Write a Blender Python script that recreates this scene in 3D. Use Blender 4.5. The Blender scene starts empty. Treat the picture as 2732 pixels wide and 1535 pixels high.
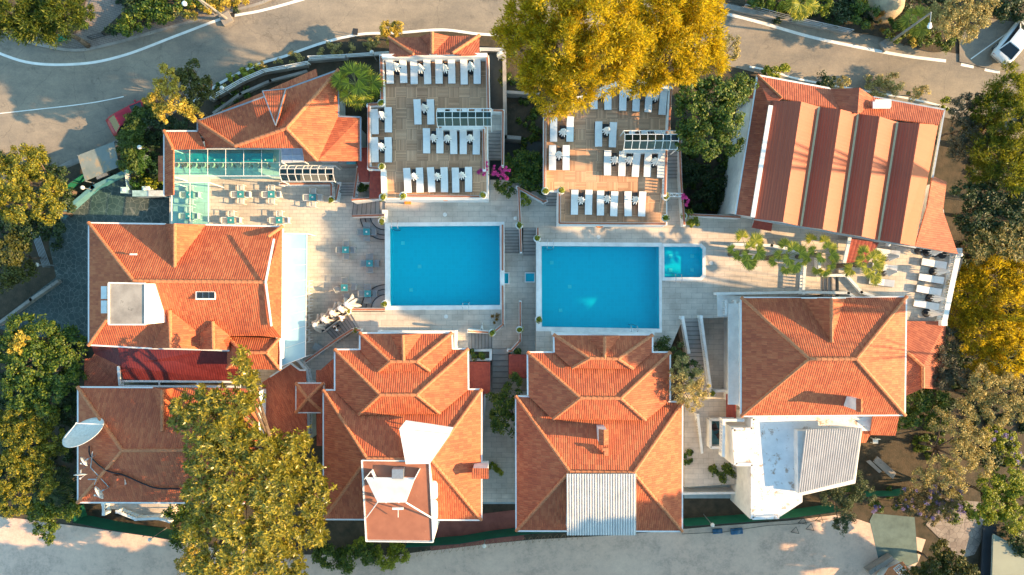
import bpy, math, random
import numpy as np
from mathutils import Vector, Matrix
from mathutils.geometry import tessellate_polygon
random.seed(7); RNG = np.random.default_rng(11)
SC = bpy.context.scene; COL = SC.collection
# ---------------------------------------------------------------- camera, sky, sun, exposure
CAM_H = 58.0; PX = 0.031; CX, CY = 1366.0, 767.5
cam = bpy.data.cameras.new('camera'); camo = bpy.data.objects.new('camera', cam); COL.objects.link(camo)
camo.location = (0, 0, CAM_H); camo.rotation_euler = (0, 0, 0)
cam.sensor_width = 36.0; cam.lens = 18.0*CAM_H/(CX*PX); cam.clip_start = 0.5; cam.clip_end = 2000
SC.camera = camo
SUN_EL = math.radians(24.0); SUN_AZ = math.radians(-6.0)       # azimuth measured from +x towards +y
wd = bpy.data.worlds.new("World"); SC.world = wd; wd.use_nodes = True
nt = wd.node_tree; nt.nodes.clear()
sky = nt.nodes.new('ShaderNodeTexSky'); sky.sky_type = 'NISHITA'; sky.sun_disc = False
sky.sun_elevation = SUN_EL; sky.sun_rotation = math.radians(90) - SUN_AZ; sky.air_density = 1.3; sky.dust_density = 1.0; sky.ozone_density = 2.0
tint = nt.nodes.new('ShaderNodeMix'); tint.data_type = 'RGBA'; tint.blend_type = 'MULTIPLY'; tint.inputs[0].default_value = 1.0
tint.inputs[7].default_value = (0.80, 1.0, 0.93, 1)
bg = nt.nodes.new('ShaderNodeBackground'); bg.inputs[1].default_value = 0.15
wo = nt.nodes.new('ShaderNodeOutputWorld')
nt.links.new(sky.outputs[0], tint.inputs[6]); nt.links.new(tint.outputs[2], bg.inputs[0]); nt.links.new(bg.outputs[0], wo.inputs[0])
sl = bpy.data.lights.new('sun', 'SUN'); sl.energy = 4.7; sl.angle = math.radians(0.5); sl.color = (1.0, 0.65, 0.32)
so = bpy.data.objects.new('sun', sl); COL.objects.link(so)
sdir = Vector((math.cos(SUN_EL)*math.cos(SUN_AZ), math.cos(SUN_EL)*math.sin(SUN_AZ), math.sin(SUN_EL)))
so.rotation_euler = sdir.to_track_quat('Z', 'Y').to_euler()
SC.view_settings.view_transform = 'Standard'; SC.view_settings.look = 'None'
SC.view_settings.exposure = 1.42; SC.view_settings.gamma = 1.0
SC.render.engine = 'CYCLES'; SC.cycles.max_bounces = 6; SC.cycles.transparent_max_bounces = 12
# ---------------------------------------------------------------- coordinates
def W(px, py, z=0.0):
    k = PX*(CAM_H - z)/CAM_H
    return Vector(((px - CX)*k, -(py - CY)*k, z))
GC, GK = -3.2, 0.08
def GZ(x, y): return GC + GK*y
def WG(px, py, dz=0.0):
    Y0 = -(py - CY)*PX; c = GC + dz
    y = Y0*(CAM_H - c)/(CAM_H + Y0*GK); z = c + GK*y
    k = (CAM_H - z)/CAM_H
    return Vector(((px - CX)*PX*k, y, z))
# ---------------------------------------------------------------- materials
MATS = {}
def newmat(name):
    m = bpy.data.materials.new(name); m.use_nodes = True
    n = m.node_tree.nodes; l = m.node_tree.links
    return m, n, l, n['Principled BSDF']
def rgb(c): return (c[0], c[1], c[2], 1.0)
def N(n, t, **kw):
    x = n.new(t)
    for k, v in kw.items(): setattr(x, k, v)
    return x
def math_(n, l, op, a, b=None, c=None):
    x = n.new('ShaderNodeMath'); x.operation = op
    for i, v in enumerate((a, b, c)):
        if v is None: continue
        if isinstance(v, (int, float)): x.inputs[i].default_value = v
        else: l.new(v, x.inputs[i])
    return x.outputs[0]
def mixc(n, l, fac, a, b, mode='MIX'):
    x = n.new('ShaderNodeMix'); x.data_type = 'RGBA'; x.blend_type = mode
    if isinstance(fac, (int, float)): x.inputs[0].default_value = fac
    else: l.new(fac, x.inputs[0])
    for i, v in ((6, a), (7, b)):
        if isinstance(v, tuple): x.inputs[i].default_value = rgb(v)
        else: l.new(v, x.inputs[i])
    return x.outputs[2]
def ramp(n, l, fac, stops):
    x = n.new('ShaderNodeValToRGB'); l.new(fac, x.inputs[0]); e = x.color_ramp.elements
    while len(e) < len(stops): e.new(0.5)
    for i, (p, c) in enumerate(stops): e[i].position = p; e[i].color = rgb(c)
    return x.outputs[0]
def noise(n, l, vec, scale, detail=4, rough=0.55):
    x = n.new('ShaderNodeTexNoise'); x.inputs['Scale'].default_value = scale; x.inputs['Detail'].default_value = detail; x.inputs['Roughness'].default_value = rough
    l.new(vec, x.inputs['Vector']); return x.outputs[0]
def objvec(n): return n.new('ShaderNodeTexCoord').outputs['Object']
def posvec(n): return n.new('ShaderNodeNewGeometry').outputs['Position']
def bump(n, l, b, h, dist, strength=1.0):
    x = n.new('ShaderNodeBump'); x.inputs['Distance'].default_value = dist; x.inputs['Strength'].default_value = strength
    l.new(h, x.inputs['Height']); l.new(x.outputs[0], b.inputs['Normal'])
def simple(name, c, rough=0.6, metal=0.0, c2=None, scale=3.0, bmp=0.0, spots=None):
    if name in MATS: return MATS[name]
    m, n, l, b = newmat(name); b.inputs['Roughness'].default_value = rough; b.inputs['Metallic'].default_value = metal
    c2 = c2 or tuple(v*0.78 for v in c)
    v = posvec(n); f = noise(n, l, v, scale, 6, 0.6)
    col = ramp(n, l, f, [(0.3, c2), (0.62, c)])
    if spots:
        g = noise(n, l, v, spots[1], 5, 0.7); t = math_(n, l, 'GREATER_THAN', g, spots[2])
        gg = math_(n, l, 'MULTIPLY', math_(n, l, 'SUBTRACT', g, spots[2]), 9.0); gg = math_(n, l, 'MINIMUM', math_(n, l, 'MAXIMUM', gg, 0.0), 0.8)
        col = mixc(n, l, gg, col, spots[0])
    l.new(col, b.inputs['Base Color'])
    if bmp: bump(n, l, b, noise(n, l, v, scale*6, 4), bmp)
    MATS[name] = m; return m
def tile_mat(name, c1, c2, c3, rib=0.17, course=0.40, dist=0.04, rough=0.72, swap=False):
    m, n, l, b = newmat(name); b.inputs['Roughness'].default_value = rough
    uv = n.new('ShaderNodeUVMap').outputs[0]; s = n.new('ShaderNodeSeparateXYZ'); l.new(uv, s.inputs[0])
    u, v = (s.outputs[1], s.outputs[0]) if swap else (s.outputs[0], s.outputs[1])
    pv = posvec(n)
    cu = math_(n, l, 'FLOOR', math_(n, l, 'DIVIDE', u, rib*1.0)); cv = math_(n, l, 'FLOOR', math_(n, l, 'DIVIDE', v, course))
    cmb = n.new('ShaderNodeCombineXYZ'); l.new(cu, cmb.inputs[0]); l.new(cv, cmb.inputs[1])
    wn = n.new('ShaderNodeTexWhiteNoise'); wn.noise_dimensions = '2D'; l.new(cmb.outputs[0], wn.inputs[0])
    big = noise(n, l, pv, 0.45, 5, 0.65); fine = noise(n, l, pv, 3.0, 5, 0.7)
    mixv = math_(n, l, 'ADD', math_(n, l, 'MULTIPLY', wn.outputs[0], 0.32), math_(n, l, 'ADD', math_(n, l, 'MULTIPLY', big, 0.5), math_(n, l, 'MULTIPLY', fine, 0.3)))
    col = ramp(n, l, mixv, [(0.28, c1), (0.54, c2), (0.86, c3)])
    lich = noise(n, l, pv, 5.5, 6, 0.75); lf = math_(n, l, 'MULTIPLY', math_(n, l, 'MAXIMUM', math_(n, l, 'SUBTRACT', lich, 0.60), 0.0), 3.5)
    col = mixc(n, l, lf, col, (0.16, 0.085, 0.06))
    l.new(col, b.inputs['Base Color'])
    rb = math_(n, l, 'ABSOLUTE', math_(n, l, 'SINE', math_(n, l, 'MULTIPLY', u, math.pi/rib)))
    fr = math_(n, l, 'FRACT', math_(n, l, 'DIVIDE', v, course))
    stp = math_(n, l, 'MULTIPLY', math_(n, l, 'SUBTRACT', 1.0, fr), 0.45)
    h = math_(n, l, 'ADD', rb, math_(n, l, 'ADD', stp, math_(n, l, 'MULTIPLY', wn.outputs[0], 0.08)))
    bump(n, l, b, h, dist, 0.62)
    return m
TILE = tile_mat('clay_tile', (0.25, 0.055, 0.030), (0.35, 0.086, 0.042), (0.46, 0.135, 0.066))
TILE_O = tile_mat('orange_clay_tile', (0.32, 0.068, 0.030), (0.44, 0.104, 0.041), (0.56, 0.172, 0.070))
TILE_D = tile_mat('maroon_metal_tile', (0.11, 0.012, 0.012), (0.14, 0.017, 0.015), (0.18, 0.026, 0.022), rib=0.2, course=0.35, dist=0.02, rough=0.5)
TILE_R = tile_mat('red_shingle', (0.22, 0.035, 0.025), (0.30, 0.05, 0.032), (0.36, 0.07, 0.04), rib=0.3, course=0.14, dist=0.02)
PANEL = tile_mat('coated_metal_panel', (0.30, 0.060, 0.030), (0.35, 0.072, 0.034), (0.40, 0.09, 0.042), rib=0.2, course=50, dist=0.05, rough=0.5, swap=True)
PANEL_S = tile_mat('smooth_metal_panel', (0.36, 0.072, 0.030), (0.38, 0.080, 0.033), (0.40, 0.088, 0.036), rib=0.26, course=50, dist=0.004, rough=0.6)
WHITE = simple('white_render', (0.84, 0.83, 0.80), 0.8, c2=(0.66, 0.655, 0.635), scale=1.2, bmp=0.002)
WHITEM = simple('white_painted_metal', (0.80, 0.80, 0.78), 0.4, c2=(0.70, 0.70, 0.69), scale=4)
GREYM = simple('galvanised_metal', (0.42, 0.44, 0.46), 0.4, 0.6, scale=5)
DARKM = simple('dark_metal', (0.03, 0.032, 0.035), 0.5, scale=5)
CAPB = simple('terracotta_coping', (0.42, 0.15, 0.075), 0.6, c2=(0.30, 0.10, 0.05), scale=6)
CLAYB = simple('clay_ridge_tile', (0.56, 0.22, 0.095), 0.7, c2=(0.38, 0.12, 0.055), scale=7)
CANVAS = simple('white_canvas', (0.80, 0.79, 0.77), 0.9, c2=(0.72, 0.71, 0.70), scale=8)
CUSH = simple('cushion_fabric', (0.80, 0.79, 0.77), 0.95, c2=(0.72, 0.72, 0.71), scale=5, bmp=0.004)
BLACK = simple('black_plastic', (0.015, 0.016, 0.02), 0.4, scale=5)
CONC = simple('weathered_concrete', (0.34, 0.31, 0.28), 0.9, c2=(0.20, 0.18, 0.165), scale=0.8, bmp=0.01, spots=((0.12, 0.11, 0.10), 1.6, 0.60))
STAINW = simple('stained_white_concrete', (0.86, 0.85, 0.84), 0.85, c2=(0.72, 0.72, 0.72), scale=1.1, bmp=0.004, spots=((0.36, 0.22, 0.13), 1.5, 0.555))
GREENF = simple('green_shade_net', (0.01, 0.17, 0.10), 0.7, c2=(0.008, 0.12, 0.075), scale=1.5)
SOIL = simple('dry_soil', (0.085, 0.062, 0.04), 0.95, c2=(0.035, 0.032, 0.02), scale=1.5, bmp=0.03)
BARK = simple('bark', (0.17, 0.12, 0.085), 0.95, c2=(0.08, 0.055, 0.04), scale=6, bmp=0.02)
STEEL = simple('polished_steel', (0.6, 0.6, 0.6), 0.2, 0.9, scale=5)
GREYCH = simple('woven_grey', (0.38, 0.40, 0.40), 0.8, c2=(0.30, 0.31, 0.31), scale=20)
CREAM = simple('cream_plastic', (0.70, 0.62, 0.45), 0.5, scale=8)
POTW = simple('white_ceramic', (0.78, 0.77, 0.74), 0.5, scale=6)
BROWNF = simple('brown_roof_felt', (0.35, 0.135, 0.08), 0.85, c2=(0.27, 0.10, 0.06), scale=0.9, bmp=0.004, spots=((0.42, 0.2, 0.12), 1.3, 0.62))
def asphalt():
    m, n, l, b = newmat('asphalt'); b.inputs['Roughness'].default_value = 0.9
    v = posvec(n); mp = n.new('ShaderNodeMapping'); mp.inputs['Scale'].default_value = (0.35, 1.0, 1.0); l.new(v, mp.inputs[0])
    a = noise(n, l, mp.outputs[0], 0.35, 6, 0.7); f = noise(n, l, v, 9.0, 4, 0.7); g = noise(n, l, v, 0.9, 6, 0.75)
    k = math_(n, l, 'ADD', math_(n, l, 'MULTIPLY', a, 0.55), math_(n, l, 'ADD', math_(n, l, 'MULTIPLY', f, 0.2), math_(n, l, 'MULTIPLY', g, 0.25)))
    col = ramp(n, l, k, [(0.36, (0.14, 0.128, 0.115)), (0.50, (0.24, 0.205, 0.165)), (0.66, (0.36, 0.30, 0.23))])
    q = n.new('ShaderNodeTexVoronoi'); q.feature = 'DISTANCE_TO_EDGE'; q.inputs['Scale'].default_value = 0.22; wv = n.new('ShaderNodeVectorMath'); wv.operation = 'ADD'; nz = n.new('ShaderNodeTexNoise'); nz.inputs['Scale'].default_value = 0.9; nz.inputs['Detail'].default_value = 5; l.new(v, nz.inputs['Vector']); l.new(v, wv.inputs[0]); l.new(nz.outputs['Color'], wv.inputs[1]); l.new(wv.outputs[0], q.inputs['Vector'])
    cr = math_(n, l, 'MULTIPLY', math_(n, l, 'LESS_THAN', q.outputs['Distance'], 0.004), 0.25); col = mixc(n, l, cr, col, (0.05, 0.05, 0.05))
    oil = noise(n, l, v, 0.55, 5, 0.7); of = math_(n, l, 'MINIMUM', math_(n, l, 'MULTIPLY', math_(n, l, 'MAXIMUM', math_(n, l, 'SUBTRACT', oil, 0.60), 0.0), 5.0), 0.6); col = mixc(n, l, of, col, (0.07, 0.065, 0.06))
    l.new(col, b.inputs['Base Color']); bump(n, l, b, f, 0.01); return m
ASPH = asphalt()
def dusty():
    m, n, l, b = newmat('worn_concrete_road'); b.inputs['Roughness'].default_value = 0.95
    v = posvec(n); a = noise(n, l, v, 0.22, 7, 0.7); f = noise(n, l, v, 6.0, 5, 0.7); g = noise(n, l, v, 1.3, 6, 0.75)
    k = math_(n, l, 'ADD', math_(n, l, 'MULTIPLY', a, 0.45), math_(n, l, 'ADD', math_(n, l, 'MULTIPLY', f, 0.2), math_(n, l, 'MULTIPLY', g, 0.35)))
    col = ramp(n, l, k, [(0.36, (0.40, 0.29, 0.24)), (0.5, (0.68, 0.48, 0.385)), (0.64, (0.80, 0.58, 0.46))])
    l.new(col, b.inputs['Base Color']); bump(n, l, b, g, 0.02); return m
DUSTY = dusty()
def paving(name, ca, cb, w=0.9, h=0.45, mortar=(0.2, 0.19, 0.18), ms=0.008, rot=0.0):
    m, n, l, b = newmat(name); b.inputs['Roughness'].default_value = 0.7
    v = posvec(n); mp = n.new('ShaderNodeMapping'); mp.inputs['Rotation'].default_value = (0, 0, rot); l.new(v, mp.inputs[0])
    br = n.new('ShaderNodeTexBrick'); l.new(mp.outputs[0], br.inputs['Vector'])
    br.inputs['Scale'].default_value = 1.0; br.inputs['Brick Width'].default_value = w; br.inputs['Row Height'].default_value = h
    br.inputs['Mortar Size'].default_value = ms; br.inputs['Mortar Smooth'].default_value = 0.3
    br.inputs['Color1'].default_value = rgb(ca); br.inputs['Color2'].default_value = rgb(cb); br.inputs['Mortar'].default_value = rgb(mortar); br.inputs['Bias'].default_value = 0.0
    mp2 = n.new('ShaderNodeMapping'); mp2.inputs['Scale'].default_value = (0.5, 2.2, 1); l.new(v, mp2.inputs[0])
    f = noise(n, l, mp2.outputs[0], 1.2, 8, 0.72); st = noise(n, l, v, 0.35, 6, 0.7)
    c = mixc(n, l, 1.0, br.outputs[0], ramp(n, l, f, [(0.3, (0.84, 0.83, 0.82)), (0.65, (1.06, 1.05, 1.03))]), 'MULTIPLY')
    c = mixc(n, l, 1.0, c, ramp(n, l, st, [(0.35, (0.72, 0.71, 0.70)), (0.6, (1.0, 1.0, 1.0))]), 'MULTIPLY')
    l.new(c, b.inputs['Base Color']); return m
PAVE = paving('travertine_paving', (0.66, 0.58, 0.50), (0.58, 0.505, 0.435))
PAVE_C = paving('cream_paving', (0.66, 0.59, 0.50), (0.58, 0.52, 0.45), 0.6, 0.3)
STEPM = simple('stone_step', (0.44, 0.39, 0.35), 0.8, c2=(0.33, 0.29, 0.265), scale=1.5)
BRICKP = paving('sidewalk_block_paving', (0.27, 0.22, 0.19), (0.24, 0.20, 0.18), 0.35, 0.18, (0.12, 0.10, 0.09), 0.015, 0.3)
def crazy(name, ca, cb, mort, sc=1.1):
    m, n, l, b = newmat(name); b.inputs['Roughness'].default_value = 0.8
    v = posvec(n); q = n.new('ShaderNodeTexVoronoi'); q.feature = 'DISTANCE_TO_EDGE'; q.inputs['Scale'].default_value = sc; l.new(v, q.inputs['Vector'])
    q2 = n.new('ShaderNodeTexVoronoi'); q2.inputs['Scale'].default_value = sc; l.new(v, q2.inputs['Vector'])
    f = noise(n, l, v, 0.3, 6, 0.7)
    c = mixc(n, l, q2.outputs['Color'], ca, cb)
    c = mixc(n, l, 1.0, c, ramp(n, l, f, [(0.35, (0.6, 0.6, 0.6)), (0.6, (1.05, 1.05, 1.05))]), 'MULTIPLY')
    e = math_(n, l, 'LESS_THAN', q.outputs['Distance'], 0.035)
    e = math_(n, l, 'MULTIPLY', e, noise(n, l, v, 1.5, 4, 0.7))
    c = mixc(n, l, e, c, mort); l.new(c, b.inputs['Base Color']); return m
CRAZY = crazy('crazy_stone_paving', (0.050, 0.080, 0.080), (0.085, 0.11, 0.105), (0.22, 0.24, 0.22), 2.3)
CRAZY2 = crazy('pale_crazy_paving', (0.27, 0.22, 0.20), (0.36, 0.31, 0.28), (0.06, 0.05, 0.05), 1.9)
def deckmat():
    m, n, l, b = newmat('wood_deck_tiles'); b.inputs['Roughness'].default_value = 0.75
    v = posvec(n); s = n.new('ShaderNodeSeparateXYZ'); l.new(v, s.inputs[0]); C = 0.84; P = 0.105
    cx_ = math_(n, l, 'FLOOR', math_(n, l, 'DIVIDE', s.outputs[0], C)); cy_ = math_(n, l, 'FLOOR', math_(n, l, 'DIVIDE', s.outputs[1], C))
    par = math_(n, l, 'ABSOLUTE', math_(n, l, 'MODULO', math_(n, l, 'ADD', cx_, cy_), 2.0))
    mx = n.new('ShaderNodeMix'); mx.data_type = 'FLOAT'; l.new(par, mx.inputs[0]); l.new(s.outputs[0], mx.inputs[2]); l.new(s.outputs[1], mx.inputs[3])
    t = math_(n, l, 'DIVIDE', mx.outputs[0], P); fr = math_(n, l, 'ABSOLUTE', math_(n, l, 'FRACT', t))
    gap = math_(n, l, 'LESS_THAN', fr, 0.2)
    cb = n.new('ShaderNodeCombineXYZ'); l.new(cx_, cb.inputs[0]); l.new(cy_, cb.inputs[1]); l.new(math_(n, l, 'FLOOR', t), cb.inputs[2])
    wn = n.new('ShaderNodeTexWhiteNoise'); wn.noise_dimensions = '3D'; l.new(cb.outputs[0], wn.inputs[0])
    cb2 = n.new('ShaderNodeCombineXYZ'); l.new(cx_, cb2.inputs[0]); l.new(cy_, cb2.inputs[1])
    w2 = n.new('ShaderNodeTexWhiteNoise'); w2.noise_dimensions = '2D'; l.new(cb2.outputs[0], w2.inputs[0])
    k = math_(n, l, 'ADD', math_(n, l, 'MULTIPLY', wn.outputs[0], 0.45), math_(n, l, 'ADD', math_(n, l, 'MULTIPLY', w2.outputs[0], 0.35), math_(n, l, 'MULTIPLY', noise(n, l, v, 2.0, 5), 0.3)))
    col = ramp(n, l, k, [(0.2, (0.44, 0.235, 0.13)), (0.6, (0.64, 0.365, 0.21)), (1.0, (0.80, 0.49, 0.30))])
    col = mixc(n, l, gap, col, (0.15, 0.085, 0.055)); l.new(col, b.inputs['Base Color']); return m
DECK = deckmat()
def pooltile():
    m, n, l, b = newmat('turquoise_pool_tile'); b.inputs['Roughness'].default_value = 0.35
    v = posvec(n); br = n.new('ShaderNodeTexBrick'); br.offset = 0; l.new(v, br.inputs['Vector']); br.inputs['Scale'].default_value = 1
    br.inputs['Brick Width'].default_value = 0.32; br.inputs['Row Height'].default_value = 0.32; br.inputs['Mortar Size'].default_value = 0.02
    br.inputs['Color1'].default_value = rgb((0.012, 0.62, 0.70)); br.inputs['Color2'].default_value = rgb((0.012, 0.58, 0.66)); br.inputs['Mortar'].default_value = rgb((0.018, 0.63, 0.71))
    l.new(br.outputs[0], b.inputs['Base Color']); return m
POOLT = pooltile()
def glassy(name, tintc, gloss=0.12, rough=0.02, wave=0.0, wscale=2.0):
    m, n, l, b = newmat(name); n.remove(b); out = n['Material Output']
    tr = n.new('ShaderNodeBsdfTransparent'); tr.inputs[0].default_value = rgb(tintc)
    gl = n.new('ShaderNodeBsdfGlossy'); gl.inputs['Roughness'].default_value = rough; gl.inputs[0].default_value = (1, 1, 1, 1)
    fr = n.new('ShaderNodeFresnel'); fr.inputs[0].default_value = 1.33
    ad = math_(n, l, 'ADD', fr.outputs[0], gloss)
    mx = n.new('ShaderNodeMixShader'); l.new(ad, mx.inputs[0]); l.new(tr.outputs[0], mx.inputs[1]); l.new(gl.outputs[0], mx.inputs[2]); l.new(mx.outputs[0], out.inputs[0])
    if wave:
        bm = n.new('ShaderNodeBump'); bm.inputs['Distance'].default_value = wave; l.new(noise(n, l, posvec(n), wscale, 3), bm.inputs['Height'])
        l.new(bm.outputs[0], gl.inputs['Normal']); l.new(bm.outputs[0], fr.inputs['Normal'])
    return m
WATER = glassy('pool_water', (0.22, 0.86, 0.93), 0.0, 0.02, 0.01, 1.6)
GLASS_D = glassy('dark_tinted_glass', (0.05, 0.16, 0.20), 0.02)
GLASS_T = glassy('pale_green_glass', (0.58, 0.93, 0.91), 0.04)
GLASS_W = simple('white_polycarbonate', (0.30, 0.50, 0.62), 0.3, c2=(0.24, 0.43, 0.56), scale=0.8)
WINDOW = simple('window_glass_dark', (0.02, 0.03, 0.04), 0.08, scale=3)
def leafmat(name, dark, mid, light, trans=0.3, trc=None, rough=0.55):
    m, n, l, b = newmat(name); out = n['Material Output']; b.inputs['Roughness'].default_value = rough
    g = n.new('ShaderNodeNewGeometry'); f = noise(n, l, g.outputs['Position'], 0.7, 3)
    k = math_(n, l, 'ADD', math_(n, l, 'MULTIPLY', g.outputs['Random Per Island'], 0.7), math_(n, l, 'MULTIPLY', f, 0.35))
    c = ramp(n, l, k, [(0.15, dark), (0.5, mid), (0.95, light)]); l.new(c, b.inputs['Base Color'])
    t = n.new('ShaderNodeBsdfTranslucent'); l.new(mixc(n, l, 0.5, c, trc or light), t.inputs[0])
    mx = n.new('ShaderNodeMixShader'); mx.inputs[0].default_value = trans
    l.new(b.outputs[0], mx.inputs[1]); l.new(t.outputs[0], mx.inputs[2]); l.new(mx.outputs[0], out.inputs[0]); return m
LF = {
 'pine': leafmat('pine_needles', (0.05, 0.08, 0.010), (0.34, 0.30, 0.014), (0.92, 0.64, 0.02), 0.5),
 'magnolia': leafmat('glossy_broad_leaves', (0.04, 0.06, 0.008), (0.22, 0.20, 0.016), (0.58, 0.44, 0.05), 0.30, rough=0.36),
 'green': leafmat('green_leaves', (0.016, 0.050, 0.007), (0.05, 0.11, 0.010), (0.22, 0.25, 0.018), 0.28),
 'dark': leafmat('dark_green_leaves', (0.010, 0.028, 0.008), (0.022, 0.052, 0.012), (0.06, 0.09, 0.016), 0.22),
 'olive': leafmat('olive_leaves', (0.10, 0.10, 0.025), (0.34, 0.275, 0.08), (0.74, 0.55, 0.19), 0.2),
 'gold': leafmat('yellow_leaves', (0.18, 0.14, 0.012), (0.46, 0.34, 0.03), (0.72, 0.52, 0.09), 0.3),
 'lime': leafmat('lime_leaves', (0.06, 0.10, 0.010), (0.22, 0.26, 0.014), (0.48, 0.46, 0.03), 0.3),
 'palm': leafmat('palm_leaf', (0.12, 0.17, 0.015), (0.29, 0.31, 0.028), (0.66, 0.55, 0.06), 0.3),
 'pink': leafmat('bougainvillea_flowers', (0.45, 0.015, 0.20), (0.80, 0.05, 0.36), (0.95, 0.20, 0.52), 0.4),
 'lilac': leafmat('lilac_flowers', (0.10, 0.10, 0.35), (0.25, 0.20, 0.50), (0.50, 0.40, 0.62), 0.3),
 'rust': leafmat('orange_leaves', (0.12, 0.06, 0.01), (0.28, 0.14, 0.02), (0.4, 0.22, 0.03), 0.3),
}
# ---------------------------------------------------------------- objects
ORG = {}
def setp(o, label=None, cat=None, group=None, kind=None):
    if label: o['label'] = label
    if cat: o['category'] = cat
    if group: o['group'] = group
    if kind: o['kind'] = kind
    return o
def thing(name, label, cat, loc=(0, 0, 0), group=None):
    o = bpy.data.objects.new(name, None); COL.objects.link(o); o.location = loc; o.empty_display_size = 0.3
    ORG[o.name] = Vector(loc); return setp(o, label, cat, group)
class MB:
    def __init__(s): s.v = []; s.f = []; s.uv = None; s.sm = False
    def add(s, vs, fs):
        b = len(s.v); s.v += [tuple(v) for v in vs]; s.f += [tuple(i + b for i in f) for f in fs]; return s
    def box(s, c, d, rz=0.0, M=None):
        x, y, z = d[0]/2, d[1]/2, d[2]/2
        vs = [Vector((a*x, b*y, e*z)) for a in (-1, 1) for b in (-1, 1) for e in (-1, 1)]
        R = M or Matrix.Rotation(rz, 3, 'Z'); vs = [R @ v + Vector(c) for v in vs]
        return s.add(vs, [(0, 1, 3, 2), (4, 6, 7, 5), (0, 4, 5, 1), (2, 3, 7, 6), (0, 2, 6, 4), (1, 5, 7, 3)])
    def tube(s, p0, p1, r0, r1=None, n=8, caps=True):
        r1 = r0 if r1 is None else r1; p0 = Vector(p0); p1 = Vector(p1); d = (p1 - p0)
        if d.length < 1e-6: return s
        q = d.to_track_quat('Z', 'Y'); vs = []
        for p, r in ((p0, r0), (p1, r1)):
            for i in range(n):
                a = 2*math.pi*i/n; vs.append(p + q @ Vector((r*math.cos(a), r*math.sin(a), 0)))
        fs = [(i, (i+1) % n, n + (i+1) % n, n + i) for i in range(n)]
        if caps: fs += [tuple(range(n-1, -1, -1)), tuple(range(n, 2*n))]
        return s.add(vs, fs)
    def chain(s, pts, rs, n=8):
        for i in range(len(pts)-1): s.tube(pts[i], pts[i+1], rs[i], rs[i+1], n)
        return s
    def beam(s, p0, p1, w, h):
        p0 = Vector(p0); p1 = Vector(p1); d = p1 - p0
        if d.length < 1e-6: return s
        dn = d.normalized(); up = Vector((0, 0, 1)) if abs(dn.z) < 0.95 else Vector((1, 0, 0))
        sd = dn.cross(up).normalized()*w/2; u = sd.cross(dn).normalized()*h/2
        vs = [p + a*sd + b*u for p in (p0, p1) for a, b in ((-1, -1), (1, -1), (1, 1), (-1, 1))]
        return s.add(vs, [(3, 2, 1, 0), (4, 5, 6, 7), (0, 1, 5, 4), (1, 2, 6, 5), (2, 3, 7, 6), (3, 0, 4, 7)])
    def lathe(s, c, prof, n=16, q=None):
        c = Vector(c); vs = []
        for r, z in prof:
            for i in range(n):
                a = 2*math.pi*i/n; p = Vector((r*math.cos(a), r*math.sin(a), z)); vs.append(c + (q @ p if q else p))
        fs = []
        for k in range(len(prof)-1):
            for i in range(n): fs.append((k*n+i, k*n+(i+1) % n, (k+1)*n+(i+1) % n, (k+1)*n+i))
        return s.add(vs, fs)
    def ball(s, c, r, n=12, m=8, sz=1.0):
        return s.lathe(c, [(max(1e-4, r*math.sin(math.pi*k/m)), -r*sz*math.cos(math.pi*k/m)) for k in range(m+1)], n)
    def prism(s, loop, z0, z1, holes=(), cap=True, bottom=False):
        loops = [[Vector((p[0], p[1], 0)) for p in L] for L in [loop, *holes]]
        flat = [p for L in loops for p in L]
        if cap:
            tri = tessellate_polygon(loops); vs = [(p.x, p.y, z1) for p in flat]
            out = []
            for t in tri:
                a, b_, c = flat[t[0]], flat[t[1]], flat[t[2]]
                out.append(t if (b_-a).cross(c-a).z > 0 else (t[0], t[2], t[1]))
            s.add(vs, out)
        for L in loops:
            k = len(L); vs = [(p.x, p.y, z0) for p in L] + [(p.x, p.y, z1) for p in L]
            s.add(vs, [(i, (i+1) % k, k + (i+1) % k, k + i) for i in range(k)])
        return s
    def build(s, name, mat, parent=None, origin=None, smooth=False, uvs=None):
        if parent is not None: org = ORG[parent.name]
        else: org = Vector(origin) if origin is not None else Vector((0, 0, 0))
        me = bpy.data.meshes.new(name); me.from_pydata([(v[0]-org.x, v[1]-org.y, v[2]-org.z) for v in s.v], [], s.f)
        if smooth: me.polygons.foreach_set('use_smooth', [True]*len(me.polygons))
        me.materials.append(mat); me.update()
        o = bpy.data.objects.new(name, me); COL.objects.link(o)
        if parent is not None: o.parent = parent
        else: o.location = org
        ORG[o.name] = org; return o
def single(mb, name, mat, label, cat, group=None, origin=None, smooth=False, kind=None):
    if origin is None:
        a = np.array(mb.v); origin = (float(a[:, 0].mean()), float(a[:, 1].mean()), float(a[:, 2].min()))
    o = mb.build(name, mat, None, origin, smooth); return setp(o, label, cat, group, kind)
KIDS = {}
def copy_tree(o, parent=None):
    c = o.copy(); COL.objects.link(c)
    if parent is not None: c.parent = parent
    for ch in [x for x in o.children]: copy_tree(ch, c)
    return c
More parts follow.
